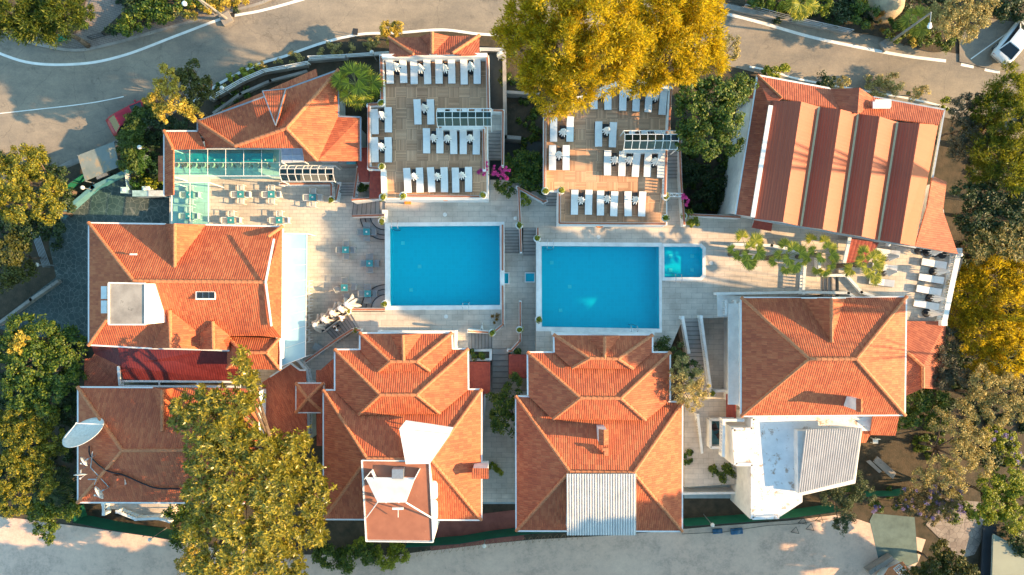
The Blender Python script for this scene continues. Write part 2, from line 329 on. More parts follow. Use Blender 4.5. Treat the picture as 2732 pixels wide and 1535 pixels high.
def faces_mesh(name, faces, mat, parent, thick=0.10, world=False):
    """roof surface: every face a polygon, UV = metres along eave / up slope"""
    vs = []; fs = []; uvs = []
    for F in faces:
        P = [Vector(p) if world else W(*p) for p in F]
        nrm = Vector((0, 0, 0))
        for i in range(len(P)): nrm += P[i].cross(P[(i+1) % len(P)])
        if nrm.z < 0: P.reverse(); nrm = -nrm
        nrm.normalize(); up = Vector((0, 0, 1)); vd = (up - nrm*up.dot(nrm))
        vd = vd.normalized() if vd.length > 0.02 else Vector((0, 1, 0))
        ud = vd.cross(nrm).normalized(); b = len(vs)
        vs += P; fs.append(tuple(range(b, b+len(P)))); uvs += [(p.dot(ud), p.dot(vd)) for p in P]
    org = ORG[parent.name] if parent is not None else Vector((0, 0, 0))
    me = bpy.data.meshes.new(name); me.from_pydata([tuple(v - org) for v in vs], [], fs); uvl = me.uv_layers.new(name='UVMap')
    flat = []
    for p in me.polygons:
        for vi in p.vertices: flat += list(uvs[vi])
    uvl.data.foreach_set('uv', flat); me.materials.append(mat); me.update()
    o = bpy.data.objects.new(name, me); COL.objects.link(o)
    if parent is not None: o.parent = parent
    ORG[o.name] = org
    if thick:
        md = o.modifiers.new('solid', 'SOLIDIFY'); md.thickness = thick; md.offset = -1
    return o
def inset(loop, d):
    P = [Vector((p[0], p[1])) for p in loop]; n = len(P)
    A = sum(P[i].x*P[(i+1) % n].y - P[(i+1) % n].x*P[i].y for i in range(n))
    sg = 1 if A > 0 else -1; out = []
    for i in range(n):
        e0 = (P[i]-P[i-1]).normalized(); e1 = (P[(i+1) % n]-P[i]).normalized()
        n0 = Vector((-e0.y, e0.x))*sg; n1 = Vector((-e1.y, e1.x))*sg; b = n0+n1; L = b.length
        if L < 1e-3: out.append(P[i]+n0*d); continue
        b /= L; out.append(P[i]+b*(d/max(0.35, b.dot(n1))))
    return out
def caps(name, lines, parent, mat=CLAYB, r=0.13, step=0.42):
    for a, b_ in lines:
        mb = MB(); a = W(*a) + Vector((0, 0, 0.03)); b_ = W(*b_) + Vector((0, 0, 0.03)); d = b_ - a; k = max(1, int(d.length/step))
        for i in range(k):
            p = a + d*(i/k); q = a + d*((i+1.12)/k if i < k-1 else 1); mb.tube(p, q + Vector((0, 0, 0.02)), r*1.18, r*0.86, 8)
        mb.build('ridge_tiles', mat, parent)
def fascia(name, loop, parent, mat=WHITEM, w=0.12, h=0.16):
    mb = MB(); P = [W(*p) for p in loop]
    for i in range(len(P)-1): mb.beam(P[i]-Vector((0, 0, 0.05)), P[i+1]-Vector((0, 0, 0.05)), w, h)
    return mb.build(name, mat, parent)
def walls(name, loop, z0, z1, parent, d=0.45, mat=WHITE, t=0.0):
    P = inset([W(p[0], p[1], z1) for p in loop], d); mb = MB()
    mb.prism(P, z0, z1 - 0.12, cap=False); return mb.build(name, mat, parent)
def windows(parent, p0, p1, z0, z1, n, w=1.0):
    """glazed windows with frames on a wall running from p0 to p1 (world xy), facing left of travel"""
    p0 = Vector((p0[0], p0[1], 0)); p1 = Vector((p1[0], p1[1], 0)); d = (p1-p0).normalized(); nn = Vector((-d.y, d.x, 0)); a = math.atan2(d.y, d.x)
    for i in range(n):
        c = p0.lerp(p1, (i+0.5)/n) + nn*0.03; c.z = (z0+z1)/2
        f = MB(); hw = w/2; hh = (z1-z0)/2
        for dx, dz, sx, sz in ((-hw, 0, .08, z1-z0), (hw, 0, .08, z1-z0), (0, hh, w+.08, .08), (0, -hh, w+.16, .08), (0, 0, .05, z1-z0)):
            f.box(c + d*dx + Vector((0, 0, dz)), (sx, .1, sz), a)
        fo = f.build('window', WHITEM, parent); MB().box(c, (w, .04, z1-z0), a).build('pane', WINDOW, fo)
def cw(o): return o
# ================================================================ ground, roads, terraces
def structure(mb, name, mat, kind='structure'):
    o = mb.build(name, mat); o['kind'] = kind; return o
g = MB(); E = 400
g.add([(-E, -E, GZ(0, -E)), (E, -E, GZ(0, -E)), (E, E, GZ(0, E)), (-E, E, GZ(0, E))], [(0, 1, 2, 3)])
structure(g, 'ground', SOIL)
def sheet(name, pts, dz, mat, kind='structure'):
    P = [WG(px, py, dz) for px, py in pts]; mb = MB(); tri = tessellate_polygon([P]); out = []
    for t in tri:
        a, b, c = P[t[0]], P[t[1]], P[t[2]]; out.append(t if (b-a).cross(c-a).z > 0 else (t[0], t[2], t[1]))
    mb.add(P, out); return structure(mb, name, mat, kind)
def smooth_line(pts, n=8):
    P = [Vector((p[0], p[1])) for p in pts]; out = []
    for i in range(len(P)-1):
        p0 = P[max(0, i-1)]; p1 = P[i]; p2 = P[i+1]; p3 = P[min(len(P)-1, i+2)]
        for k in range(n):
            t = k/n; out.append(tuple(0.5*((2*p1)+(p2-p0)*t+(2*p0-5*p1+4*p2-p3)*t*t+(-p0+3*p1-3*p2+p3)*t**3)))
    out.append(tuple(P[-1])); return out
def strip(name, pts, wpx, dz, mat, kind='structure', h=None):
    mb = MB(); n = len(pts); L = []; R = []
    for i in range(n):
        a = Vector(pts[max(0, i-1)]); b = Vector(pts[min(n-1, i+1)]); d = (b-a).normalized(); nn = Vector((-d.y, d.x)); w = wpx[i] if isinstance(wpx, (list, tuple)) else wpx
        p = Vector(pts[i]); L.append(p+nn*w/2); R.append(p-nn*w/2)
    vs = [WG(p.x, p.y, dz) for p in L] + [WG(p.x, p.y, dz) for p in R]; fs = [(i, i+1, n+i+1, n+i) for i in range(n-1)]
    if h:
        k = len(vs); vs += [v - Vector((0, 0, h)) for v in vs[:k]]
        fs += [(i, k+i, k+i+1, i+1) for i in range(n-1)] + [(n+i, n+i+1, k+n+i+1, k+n+i) for i in range(n-1)]
    mb.add(vs, fs); return structure(mb, name, mat, kind)
OUT = smooth_line([(-60, 118), (70, 166), (210, 171), (330, 148), (480, 92), (600, 48), (700, 28), (830, -8), (1000, -60), (1340, -80)])
INN = smooth_line([(1440, 96), (1290, 92), (1180, 80), (1060, 88), (960, 92), (860, 115), (760, 150), (690, 172), (600, 215), (500, 280), (390, 350), (270, 410), (120, 470), (-60, 520)])
sheet('upper_road', [(p[0], p[1]-60) for p in OUT] + [(1500, -60), (1900, -50), (2100, 20), (2300, 60), (2480, 130), (2800, 190), (2800, 430), (2600, 330), (2300, 270), (2000, 190), (1800, 140), (1500, 110)] + INN, 0.02, ASPH)
strip('road_edge_line', OUT, 7, 0.03, WHITE)
strip('road_edge_line', INN[:-30], 7, 0.03, WHITE)
strip('road_edge_line', smooth_line([(1900, 28), (2020, 58), (2160, 98), (2300, 128), (2420, 150), (2524, 163)]), 8, 0.03, WHITE)
strip('road_dash', [(2564, 172), (2598, 179)], 8, 0.03, WHITE); strip('road_dash', [(2627, 186), (2668, 193)], 8, 0.03, WHITE)
strip('worn_centre_line', smooth_line([(0, 303), (100, 292), (190, 282), (260, 272), (330, 258)]), [2.5]*33, 0.03, WHITE)
strip('road_edge_line', smooth_line([(2000, 178), (2060, 190), (2150, 215), (2450, 268), (2560, 300)]), 5, 0.03, WHITE)
SW = smooth_line([(-60, 40), (10, 85), (90, 112), (200, 130), (300, 112), (420, 78), (520, 50), (600, 30), (700, 2), (760, -30)])
sheet('sidewalk', SW + [(700, -60), (-60, -60)], 0.14, BRICKP)
strip('kerb', [(p[0], p[1]+4) for p in SW], 7, 0.16, CONC, h=0.3)
sheet('garden_soil', smooth_line([(-60, -60), (-60, 20), (60, 85), (180, 95), (215, 60), (240, -60)]), 0.20, SOIL)
sheet('garden_soil', smooth_line([(330, -60), (270, 88), (400, 62), (520, 25), (680, -20), (700, -60)]), 0.20, SOIL)
sheet('stone_driveway', [(270, -60), (345, -60), (330, 30), (265, 90), (215, 60)], 0.21, BRICKP)
SW2 = smooth_line([(1880, -5), (2000, 18), (2120, 45), (2270, 84), (2350, 100), (2500, 140), (2560, 100), (2800, 80)])
sheet('verge', SW2 + [(2800, -80), (1880, -80)], 0.12, SOIL)
strip('kerb', [(1900, 8), (2000, 30), (2120, 55), (2268, 85)], 14, 0.30, CONC, h=0.5)
sheet('parking_bay', [(2560, 90), (2640, 50), (2800, 70), (2800, 190), (2668, 190), (2560, 165)], 0.125, ASPH)
strip('parking_line', [(2590, 158), (2710, 72)], 3, 0.13, WHITE)
sheet('lower_road', [(-80, 1370), (60, 1385), (250, 1410), (400, 1432), (560, 1460), (800, 1480), (1050, 1482), (1200, 1462), (1420, 1440), (1650, 1428), (1900, 1405), (2100, 1390), (2250, 1372), (2330, 1400), (2470, 1440), (2450, 1500), (2350, 1620), (-80, 1620)], 0.02, DUSTY)
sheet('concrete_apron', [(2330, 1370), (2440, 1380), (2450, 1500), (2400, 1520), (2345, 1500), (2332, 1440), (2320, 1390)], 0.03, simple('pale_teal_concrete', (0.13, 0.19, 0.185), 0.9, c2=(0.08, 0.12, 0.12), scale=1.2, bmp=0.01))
sheet('stone_terrace', [(2520, 1330), (2620, 1340), (2640, 1400), (2600, 1480), (2560, 1490), (2470, 1400)], 0.05, CRAZY2)
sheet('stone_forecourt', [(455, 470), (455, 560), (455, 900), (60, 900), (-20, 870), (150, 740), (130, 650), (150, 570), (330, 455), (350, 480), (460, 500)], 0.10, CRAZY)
sheet('garden_path', [(1305, 130), (1345, 130), (1348, 365), (1450, 380), (1400, 500), (1300, 480)], 0.05, simple('dark_path', (0.07, 0.08, 0.08), 0.9, scale=2))
sheet('lower_yard', [(1130, 1390), (1380, 1360), (1400, 1440), (1150, 1470)], 0.05, simple('brown_court_tiles', (0.30, 0.095, 0.07), 0.7, c2=(0.2, 0.06, 0.045), scale=1.2))
def slab(name, px, z0, z1, mat, holes=(), kind='structure', side=None):
    L = [W(x, y, z1) for x, y in px]; Hs = [[W(x, y, z1) for x, y in h] for h in holes]
    mb = MB().prism(L, z0, z1, Hs); return structure(mb, name, mat, kind)
P1 = [(1040, 604), (1334, 602), (1335, 815), (1041, 817)]; P2 = [(1444, 656), (1759, 658), (1760, 878), (1445, 873)]
P3 = [(1771, 658), (1868, 658), (1875, 665), (1875, 733), (1868, 741), (1772, 741)]
BA1 = [(1340, 727), (1359, 727), (1359, 759), (1340, 759)]; BA2 = [(1400, 727), (1428, 727), (1428, 754), (1400, 754)]
slab('pool_deck', [(1027, 480), (1386, 480), (1386, 608), (1345, 608), (1345, 868), (1312, 890), (1250, 890), (1250, 990), (955, 990), (957, 872), (934, 832), (1027, 832)], -4, 0, PAVE, [P1])
slab('upper_pool_deck', [(1386, 480), (1500, 480), (1500, 540), (1830, 570), (1990, 575), (2330, 600), (2340, 775), (2150, 790), (1985, 800), (1980, 848), (1822, 850), (1760, 1000), (1430, 1000), (1430, 680), (1430, 608), (1386, 608)], -4, 0.004, PAVE, [P2, P3])
slab('lower_walkway', [(1346, 675), (1429, 675), (1429, 1010), (1405, 1020), (1360, 930), (1313, 930), (1313, 891), (1346, 870)], -4, -1.4, PAVE, [])
slab('cafe_terrace', [(452, 395), (885, 395), (1026, 480), (1026, 831), (935, 831), (956, 872), (954, 1060), (640, 1060), (452, 900)], -5, -1.5, PAVE_C)
slab('side_court', [(1826, 800), (2000, 800), (2000, 1290), (1826, 1300)], -6, -3.0, PAVE)
slab('passage', [(1226, 950), (1420, 950), (1420, 1340), (1226, 1340)], -6, -3.3, PAVE)
slab('sun_terrace', [(2236, 640), (2335, 645), (2570, 690), (2515, 862), (2240, 862)], -5, 0.4, PAVE_C)
def pool(px, label, depth=1.25, cop=None, name='swimming_pool'):
    c = W(px[0][0], px[0][1], 0); t = thing(name, label, 'pool', (c.x, c.y, 0)); L = [W(x, y, 0) for x, y in px]; I = inset(L, 0.03)
    mb = MB(); n = len(I); mb.add([(p.x, p.y, -depth) for p in I]+[(p.x, p.y, -0.02) for p in I], [tuple(range(n))]+[(i, (i+1) % n, n+(i+1) % n, n+i) for i in range(n)])
    mb.build('basin', POOLT, t)
    for q_ in ((.22, .3), (.78, .3), (.22, .75), (.78, .75)) if depth < 1 else ((.12, .2), (.5, .5), (.85, .8)):
        p_ = L[0].lerp(L[1], q_[0]).lerp(L[3 if n == 4 else 5], q_[1]) if n == 4 else Vector((L[0].x+(L[2].x-L[0].x)*q_[0], L[0].y+(L[5].y-L[0].y)*q_[1], 0)); MB().box((p_.x, p_.y, -depth+.02), (.3, .3, .03)).build('floor_drain', WHITE, t)
    w = MB(); I2 = inset(L, 0.05); w.add([(p.x, p.y, -0.12) for p in I2], [tuple(range(n))]); w.build('water', WATER, t)
    if cop:
        O = [W(x, y, 0.03) for x, y in cop]; MB().prism(O, -0.03, 0.03, [inset(L, 0.02)]).build('coping', WHITE, t)
    return t
pool(P1, 'left swimming pool of turquoise water beside the grey cafe terrace', 1.3, [(1027, 594), (1346, 592), (1346, 826), (1027, 828)])
pool(P2, 'large right swimming pool joined to the small square pool', 1.3, [(1430, 646), (1766, 648), (1766, 888), (1430, 884)])
pool(P3, 'small shallow children pool with clipped corners beside the large right pool', 0.7, [(1767, 650), (1872, 650), (1883, 661), (1883, 738), (1872, 749), (1767, 749)], 'childrens_pool')
def basin(px, z, label):
    c = W(*px[0], z); t = thing('overflow_basin', label, 'basin', (c.x, c.y, z)); L = [W(x, y, z+0.3) for x, y in px]
    MB().prism(L, z, z+0.3, [inset(L, 0.08)]).build('rim', WHITE, t); I = inset(L, 0.08)
    MB().add([(p.x, p.y, z+0.06) for p in I], [(0, 1, 2, 3)]).build('tiles', POOLT, t); MB().add([(p.x, p.y, z+0.2) for p in I], [(0, 1, 2, 3)]).build('water', WATER, t)
basin(BA1, -1.4, 'small overflow basin against the right wall of the left pool')
basin(BA2, -1.4, 'small overflow basin against the left wall of the large right pool')
# ---------------------------------------------------------------- stairs and walls
TREAD_SHADE = simple('tread_shade_line', (0.20, 0.185, 0.175), 0.8, scale=4)  # dark strips along tread edges, shade lines between steps put into colour
def stairs(label, A, B, C, D, n, z0, z1, mat=STEPM, name='stone_stairs'):
    a, b = W(*A, z0), W(*B, z0); c, d = W(*C, z1), W(*D, z1); mb = MB(); nb = MB(); o_ = (a+b)/2; T = thing(name, label, 'stairs', (o_.x, o_.y, z1))
    for i in range(n):
        t0, t1 = i/n, (i+1)/n; z = z0 + (z1-z0)*(i+0.5)/n
        q = [a.lerp(c, t0), b.lerp(d, t0), b.lerp(d, t1), a.lerp(c, t1)]
        nz = (c-a).normalized()*0.03
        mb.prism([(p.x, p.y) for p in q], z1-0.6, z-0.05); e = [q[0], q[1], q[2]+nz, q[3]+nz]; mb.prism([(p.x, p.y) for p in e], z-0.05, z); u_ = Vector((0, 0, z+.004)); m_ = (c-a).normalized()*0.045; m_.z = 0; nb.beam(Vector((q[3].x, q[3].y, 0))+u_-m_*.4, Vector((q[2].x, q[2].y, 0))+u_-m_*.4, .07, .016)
    mb.build('treads', mat, T); nb.build('edge_strip', TREAD_SHADE, T); return T
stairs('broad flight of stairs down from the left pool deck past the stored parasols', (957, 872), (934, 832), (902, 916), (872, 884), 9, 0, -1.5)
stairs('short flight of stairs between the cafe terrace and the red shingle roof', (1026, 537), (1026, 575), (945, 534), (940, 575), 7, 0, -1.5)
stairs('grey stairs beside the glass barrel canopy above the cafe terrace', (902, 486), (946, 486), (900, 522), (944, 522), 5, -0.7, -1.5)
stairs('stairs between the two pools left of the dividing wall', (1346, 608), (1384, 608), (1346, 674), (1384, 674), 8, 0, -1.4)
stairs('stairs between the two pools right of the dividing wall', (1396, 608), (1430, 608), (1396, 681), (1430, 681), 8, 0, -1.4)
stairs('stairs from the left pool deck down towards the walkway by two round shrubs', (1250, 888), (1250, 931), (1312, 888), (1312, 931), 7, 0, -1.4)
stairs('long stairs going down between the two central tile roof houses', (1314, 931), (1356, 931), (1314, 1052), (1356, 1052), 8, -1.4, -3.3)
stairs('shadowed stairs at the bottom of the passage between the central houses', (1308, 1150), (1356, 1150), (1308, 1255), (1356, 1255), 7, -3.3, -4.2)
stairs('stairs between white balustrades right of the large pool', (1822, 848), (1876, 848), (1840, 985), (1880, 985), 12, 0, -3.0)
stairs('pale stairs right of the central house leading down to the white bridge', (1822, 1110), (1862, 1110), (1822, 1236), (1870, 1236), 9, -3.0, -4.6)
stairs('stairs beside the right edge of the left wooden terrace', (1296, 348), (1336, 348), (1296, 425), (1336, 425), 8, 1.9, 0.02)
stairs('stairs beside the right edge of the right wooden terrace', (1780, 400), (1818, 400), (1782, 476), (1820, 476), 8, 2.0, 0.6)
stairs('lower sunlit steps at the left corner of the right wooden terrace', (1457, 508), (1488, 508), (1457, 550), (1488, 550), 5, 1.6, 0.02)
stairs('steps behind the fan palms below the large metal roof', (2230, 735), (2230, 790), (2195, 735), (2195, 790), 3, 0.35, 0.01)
slab('stair_landing', [(1296, 292), (1342, 292), (1340, 348), (1296, 348)], -1, 1.9, PAVE)
slab('stair_landing', [(1780, 352), (1820, 352), (1820, 400), (1780, 400)], -1, 2.0, PAVE)
slab('stair_landing', [(1782, 476), (1820, 476), (1818, 600), (1780, 600)], -1, 0.6, PAVE)
def wall(label, pts, zb, h, t=0.22, cap=CAPB, style='solid', group=None, name=None, cw_=None, mat=WHITE, zs=None):
    """pts: pixels of the top; zb base height (number or list)"""
    ZB = zb if isinstance(zb, (list, tuple)) else [zb]*len(pts); P = [W(p[0], p[1], z+h) for p, z in zip(pts, ZB)]
    c = P[0]; name = name or ('balustrade' if style == 'bal' else 'garden_wall'); T = thing(name, label, 'balustrade' if style == 'bal' else 'wall', (c.x, c.y, ZB[0]), group)
    up = Vector((0, 0, 1))
    if style == 'solid':
        mb = MB()
        for i in range(len(P)-1):
            a, b = P[i]-up*0.05, P[i+1]-up*0.05; d = (b-a); d.z = 0; d = d.normalized(); s = Vector((-d.y, d.x, 0))*t/2; e = d*(t/2 if len(P) > 2 else 0)
            vs = [a-e-s, a-e+s, b+e+s, b+e-s]; lo = [Vector((v.x, v.y, ZB[i] if k < 2 else ZB[i+1])) for k, v in enumerate(vs)]
            mb.add(vs+lo, [(0, 3, 2, 1), (0, 1, 5, 4), (1, 2, 6, 5), (2, 3, 7, 6), (3, 0, 4, 7)])
        mb.build('wall', mat, T)
    else:
        b1 = MB(); b2 = MB()
        for i in range(len(P)-1):
            a, b = P[i], P[i+1]; L = (b-a).length; n = max(2, int(L/0.24))
            b1.beam(a-up*(h-0.08), b-up*(h-0.08), t*0.8, 0.12); b1.beam(a-up*0.06, b-up*0.06, t, 0.10)
            for k in range(n):
                p = a.lerp(b, (k+0.5)/n); q = Vector((p.x, p.y, p.z-h+0.13))
                b2.lathe(q, [(.05, 0), (.035, .06), (.075, .2*h), (.06, .4*h), (.035, .65*h), (.05, h-0.24)], 6)
        for p in P: b1.box(p-up*(h/2), (t*1.15, t*1.15, h+0.02))
        b1.build('rail', mat, T); b2.build('balusters', mat, T)
    if cap is not None:
        mb = MB()
        for i in range(len(P)-1): mb.beam(P[i]+up*0.03, P[i+1]+up*0.03, cw_ or t*0.62, 0.07)
        mb.build('coping', cap, T)
    return T
wall('low white wall with brown coping along the bottom of the cafe terrace', [(932, 826), (1027, 826)], -1.5, 1.55)
wall('brown capped diagonal wall beside the stairs below the left pool', [(815, 965), (900, 905), (940, 880), (960, 882)], [-1.5, -1.5, -0.9, -0.1], 0.95)
wall('dark handrail wall between the stored parasols and the stairs', [(860, 884), (925, 834)], [-1.5, -0.3], 0.9, cap=BLACK)
wall('white pool edge wall between the cafe terrace and the left pool', [(1026, 560), (1026, 594)], -1.5, 1.9, 0.45, cap=None)
wall('tall white wall on the left side of the left pool', [(1032, 596), (1033, 826)], -1.5, 1.62, 0.36, cap=None)
wall('white wall above the stairs at the cafe terrace corner', [(940, 577), (1026, 574)], [-1.5, 0], 0.9)
wall('white wall with brown coping below the red shingle roof', [(938, 534), (1024, 527)], -1.3, 2.2)
wall('right edge wall of the left pool', [(1341, 600), (1341, 722)], -1.4, 1.75)
wall('right edge wall of the left pool bending round the deck corner', [(1341, 762), (1342, 866), (1316, 888), (1250, 884)], [-1.4, -1.4, -1.4, 0], 2.1)
wall('dividing wall of the stairs between the pools', [(1384, 505), (1388, 600), (1390, 672)], [0, 0, -1.4], 0.95)
wall('angled wall running from the planting bed to the dividing stairs', [(1380, 500), (1450, 538), (1458, 536)], 0, 0.9)
wall('left edge wall of the large pool', [(1435, 608), (1435, 640)], -1.4, 2.3)
wall('tall white left side wall of the large pool', [(1437, 650), (1438, 880)], -1.4, 1.55, 0.36, cap=None)
wall('wall right of the walkway below the two pools', [(1388, 806), (1388, 910), (1363, 938), (1356, 936)], -1.4, 1.1)
wall('white balustrade left of the stairs beside the large pool', [(1822, 848), (1838, 940)], [0, -2.0], 0.9, cap=None, style='bal')
wall('white balustrade right of the stairs beside the large pool', [(1871, 846), (1897, 1040)], [0, -3.0], 0.9, cap=None, style='bal')
wall('short white balustrade in front of the right house yard', [(1902, 1044), (1944, 1044)], -3.0, 0.9, cap=None, style='bal')
wall('white balustrade beside the pale stairs to the bridge', [(1862, 1108), (1882, 1290)], [-3, -4.6], 0.9, cap=None, style='bal')
wall('white balustrade around the small balcony of the right house', [(1982, 1122), (1932, 1122), (1930, 1215)], -0.6, 0.9, cap=None, style='bal')
wall('brown capped white wall along the garden below the large metal roof', [(1822, 572), (1975, 580)], 0, 0.95)
wall('tall white wall left of the garden beside the right wooden terrace', [(1812, 355), (1816, 470), (1826, 600)], [2.0, 0.6, 0.6], 0.9)
wall('white wall behind the fan palms', [(1960, 652), (2060, 655), (2140, 672), (2160, 675)], 0.0, 0.8, cap=None)
wall('light wall around the sunken planter beside the fan palms', [(2186, 690), (2190, 735), (2260, 735), (2300, 780), (2330, 790)], 0.0, 0.8, cap=None)
wall('white balustrade standing between the palm beds', [(2148, 712), (2144, 782)], 0.0, 0.8, cap=None, style='bal')
wall('low light wall behind the right house roof', [(1915, 784), (2145, 780), (2265, 782), (2290, 800)], 0.0, 0.85, cap=None)
wall('white balustrade on the right edge of the small sun terrace', [(2560, 670), (2520, 862)], 0.4, 0.95, cap=None, style='bal', t=0.4)
wall('white back wall of the small sun terrace', [(2442, 654), (2558, 672)], 0.4, 0.9, cap=None)
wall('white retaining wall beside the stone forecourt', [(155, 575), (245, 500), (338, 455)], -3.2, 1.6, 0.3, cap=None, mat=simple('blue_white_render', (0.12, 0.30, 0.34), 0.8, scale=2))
wall('low pale wall beside the hedge at the forecourt entrance', [(352, 516), (440, 516)], -2.4, 1.1, 0.5, cap=None, mat=simple('flaking_white_paint', (0.6, 0.62, 0.62), 0.8, c2=(0.35, 0.38, 0.38), scale=3))
wall('short stone wall among the shrubs left of the first roof', [(386, 412), (374, 445)], -2.4, 1.2, 0.35, cap=None, mat=CONC)
wall('long pale garden wall at the left edge of the forecourt', [(150, 752), (80, 800), (-10, 866)], -3.2, 0.7, 0.25, cap=None, mat=CONC)
wall('concrete wall beside the road above the palms', [(1345, 122), (1348, 365), (1385, 368)], -2.0, 1.6, 0.3, cap=None, mat=CONC)
wall('dark garden wall beside the shaded planting bed', [(1350, 245), (1440, 250)], -2.0, 1.4, 0.25, cap=None, mat=CONC)
wall('roadside retaining wall left of the first terrace', [(560, 262), (640, 215), (700, 190), (815, 172), (818, 160), (922, 152), (925, 146), (1036, 140)], -1.9, 0.9, 0.2, cap=None, mat=CONC)
wall('lower retaining wall behind the first roof', [(570, 300), (640, 250), (720, 215), (815, 190)], -2.2, 0.8, 0.22, cap=None, mat=CONC)
wall('road wall in front of the pines', [(1280, 130), (1345, 130)], -1.8, 0.9, 0.2, cap=None, mat=CONC)
wall('stone garden wall at the corner of the lower road', [(2320, 1530), (2385, 1490)], -5.0, 0.9, 0.4, cap=None, mat=CONC)
wall('white bridge parapet at the bottom of the pale stairs', [(1822, 1318), (1985, 1316)], -4.6, 1.4, 0.2, cap=None)
wall('white parapet of the small bridge between the central houses', [(1288, 1337), (1375, 1335)], -4.6, 1.3, 0.2, cap=None)
slab('bridge_deck', [(1826, 1236), (1990, 1236), (1990, 1330), (1826, 1330)], -5.2, -4.6, simple('blue_grey_screed', (0.42, 0.5, 0.52), 0.8, scale=1.5))
slab('bridge_deck', [(1288, 1255), (1376, 1255), (1376, 1345), (1288, 1345)], -5.2, -4.55, simple('blue_grey_screed', (0.42, 0.5, 0.52)))
slab('carpet_tile_court', [(1826, 1332), (1990, 1332), (1985, 1372), (1826, 1372)], -6, -5.0, simple('brown_court_tiles', (0.3, 0.095, 0.07)))
# ---------------------------------------------------------------- wooden sun terraces
def terrace(label, px, z, walls_):
    c = W(*px[0], 0); t = thing('terrace_building', label, 'building', (c.x, c.y, -3)); L = [W(x, y, z) for x, y in px]
    MB().prism(inset(L, -0.12), -5, z-0.08, cap=True).build('wall', WHITE, t); MB().prism(L, z-0.079, z).build('deck', DECK, t); return t
ZA = 2.2
TA = terrace('left wooden sun terrace stepped in outline beside the left pool', [(1022, 152), (1298, 150), (1298, 292), (1298, 528), (1022, 528), (1022, 448), (984, 448), (984, 282), (1022, 282)], ZA, None)
TB = terrace('right wooden sun terrace partly under the big pine trees', [(1458, 296), (1560, 262), (1680, 216), (1788, 240), (1784, 352), (1777, 352), (1777, 597), (1492, 595), (1492, 508), (1458, 508)], ZA, None)
wall('white back wall of the left wooden terrace', [(1018, 149), (1300, 146)], ZA, 1.2, 0.3, cap=None)
wall('white wall with terracotta outer edge on the upper left of the left terrace', [(1017, 150), (1020, 278), (982, 280)], ZA, 0.75, 0.3)
wall('white right side wall of the left wooden terrace', [(1300, 148), (1303, 290)], ZA, 0.9, 0.25)
wall('white balustrade on the left bay of the left wooden terrace', [(984, 284), (984, 448), (1018, 450)], ZA, 0.8, style='bal')
wall('white coping wall below the left bay of the left wooden terrace', [(1022, 452), (1024, 526)], ZA, 0.5, 0.4, cap=None)
wall('bottom parapet of the left wooden terrace with terracotta rail', [(1076, 523), (1296, 525)], ZA-0.6, 1.2)
wall('inner balustrade beside the stairs of the left wooden terrace', [(1290, 345), (1292, 452)], ZA, 0.8, style='bal')
wall('cross wall below the glass barrel canopy of the left terrace', [(1178, 342), (1290, 341)], ZA, 0.8, 0.25, cap=None)
wall('outer stair wall right of the left wooden terrace', [(1316, 295), (1342, 296), (1341, 440)], [1.9, 1.9, 0.5], 0.9)
wall('left parapet of the right wooden terrace', [(1454, 292), (1453, 512)], ZA, 0.7)
wall('top parapet of the right wooden terrace behind the pines', [(1456, 292), (1560, 256), (1680, 208), (1790, 236)], ZA, 0.9, 0.3, cap=None)
wall('right parapet of the right wooden terrace', [(1790, 238), (1785, 348)], ZA, 0.9)
wall('inner balustrade beside the stairs of the right wooden terrace', [(1778, 402), (1774, 520)], ZA, 0.8, style='bal')
wall('cross wall below the glass barrel canopy of the right terrace', [(1664, 403), (1778, 404)], ZA, 0.8, 0.25, cap=None)
wall('left lower parapet of the right wooden terrace', [(1493, 512), (1492, 596)], ZA-0.6, 1.2)
wall('bottom parapet of the right wooden terrace with terracotta rail', [(1492, 596), (1776, 598)], ZA-0.6, 1.2)
# ---------------------------------------------------------------- tiled roof houses
def house(name, label, org, roofs, eaves, fasc, ridges, tile, zb, extra=None):
    o = W(org[0], org[1], 0); t = thing(name, label, 'building', (o.x, o.y, zb)); k = 0
    for lp, z in eaves: walls('wall', lp, zb, z, t)
    faces_mesh('roof', roofs, tile, t)
    if ridges: caps('ridge_tiles', ridges, t)
    for f in fasc: fascia('gutter', f, t)
    return t
def gable(A, B1, B2, F):   # apex on slope, base corners at the eave, front end of the gable ridge
    return [[A, B1, F], [A, F, B2]]
# left restaurant
e, r = 3.2, 6.4
roofs = [[(237, 595, e), (753, 605, e), (709, 753, r), (357, 750, r)],
         [(237, 595, e), (357, 750, r), (237, 921, e)],
         [(237, 921, e), (357, 750, r), (709, 753, r), (727, 872, 4.6), (700, 897, 3.8), (612, 897, 3.8), (612, 935, e), (405, 930, e)],
         [(753, 605, e), (751, 903, e), (727, 872, 4.6), (709, 753, r)], [(700, 897, 3.8), (727, 872, 4.6), (751, 903, e)],
         [(606, 898, 3.1), (745, 903, 3.1), (712, 941, 4.0), (648, 941, 4.0)], [(606, 984, 2.9), (648, 941, 4.0), (712, 941, 4.0), (748, 987, 2.9)], [(606, 898, 3.1), (648, 941, 4.0), (606, 984, 2.9)], [(745, 903, 3.1), (748, 987, 2.9), (712, 941, 4.0)]]
roofs += gable((467, 714, 5.55), (441, 598, e), (549, 600, e), (467, 597, 5.5))
roofs += gable((454, 828, 5.0), (405, 930, e+.02), (533, 890, 3.9), (456, 929, 5.0)) + [[(454, 828, 5), (456, 929, 5.0), (531, 932, 3.4), (533, 890, 3.9)]]
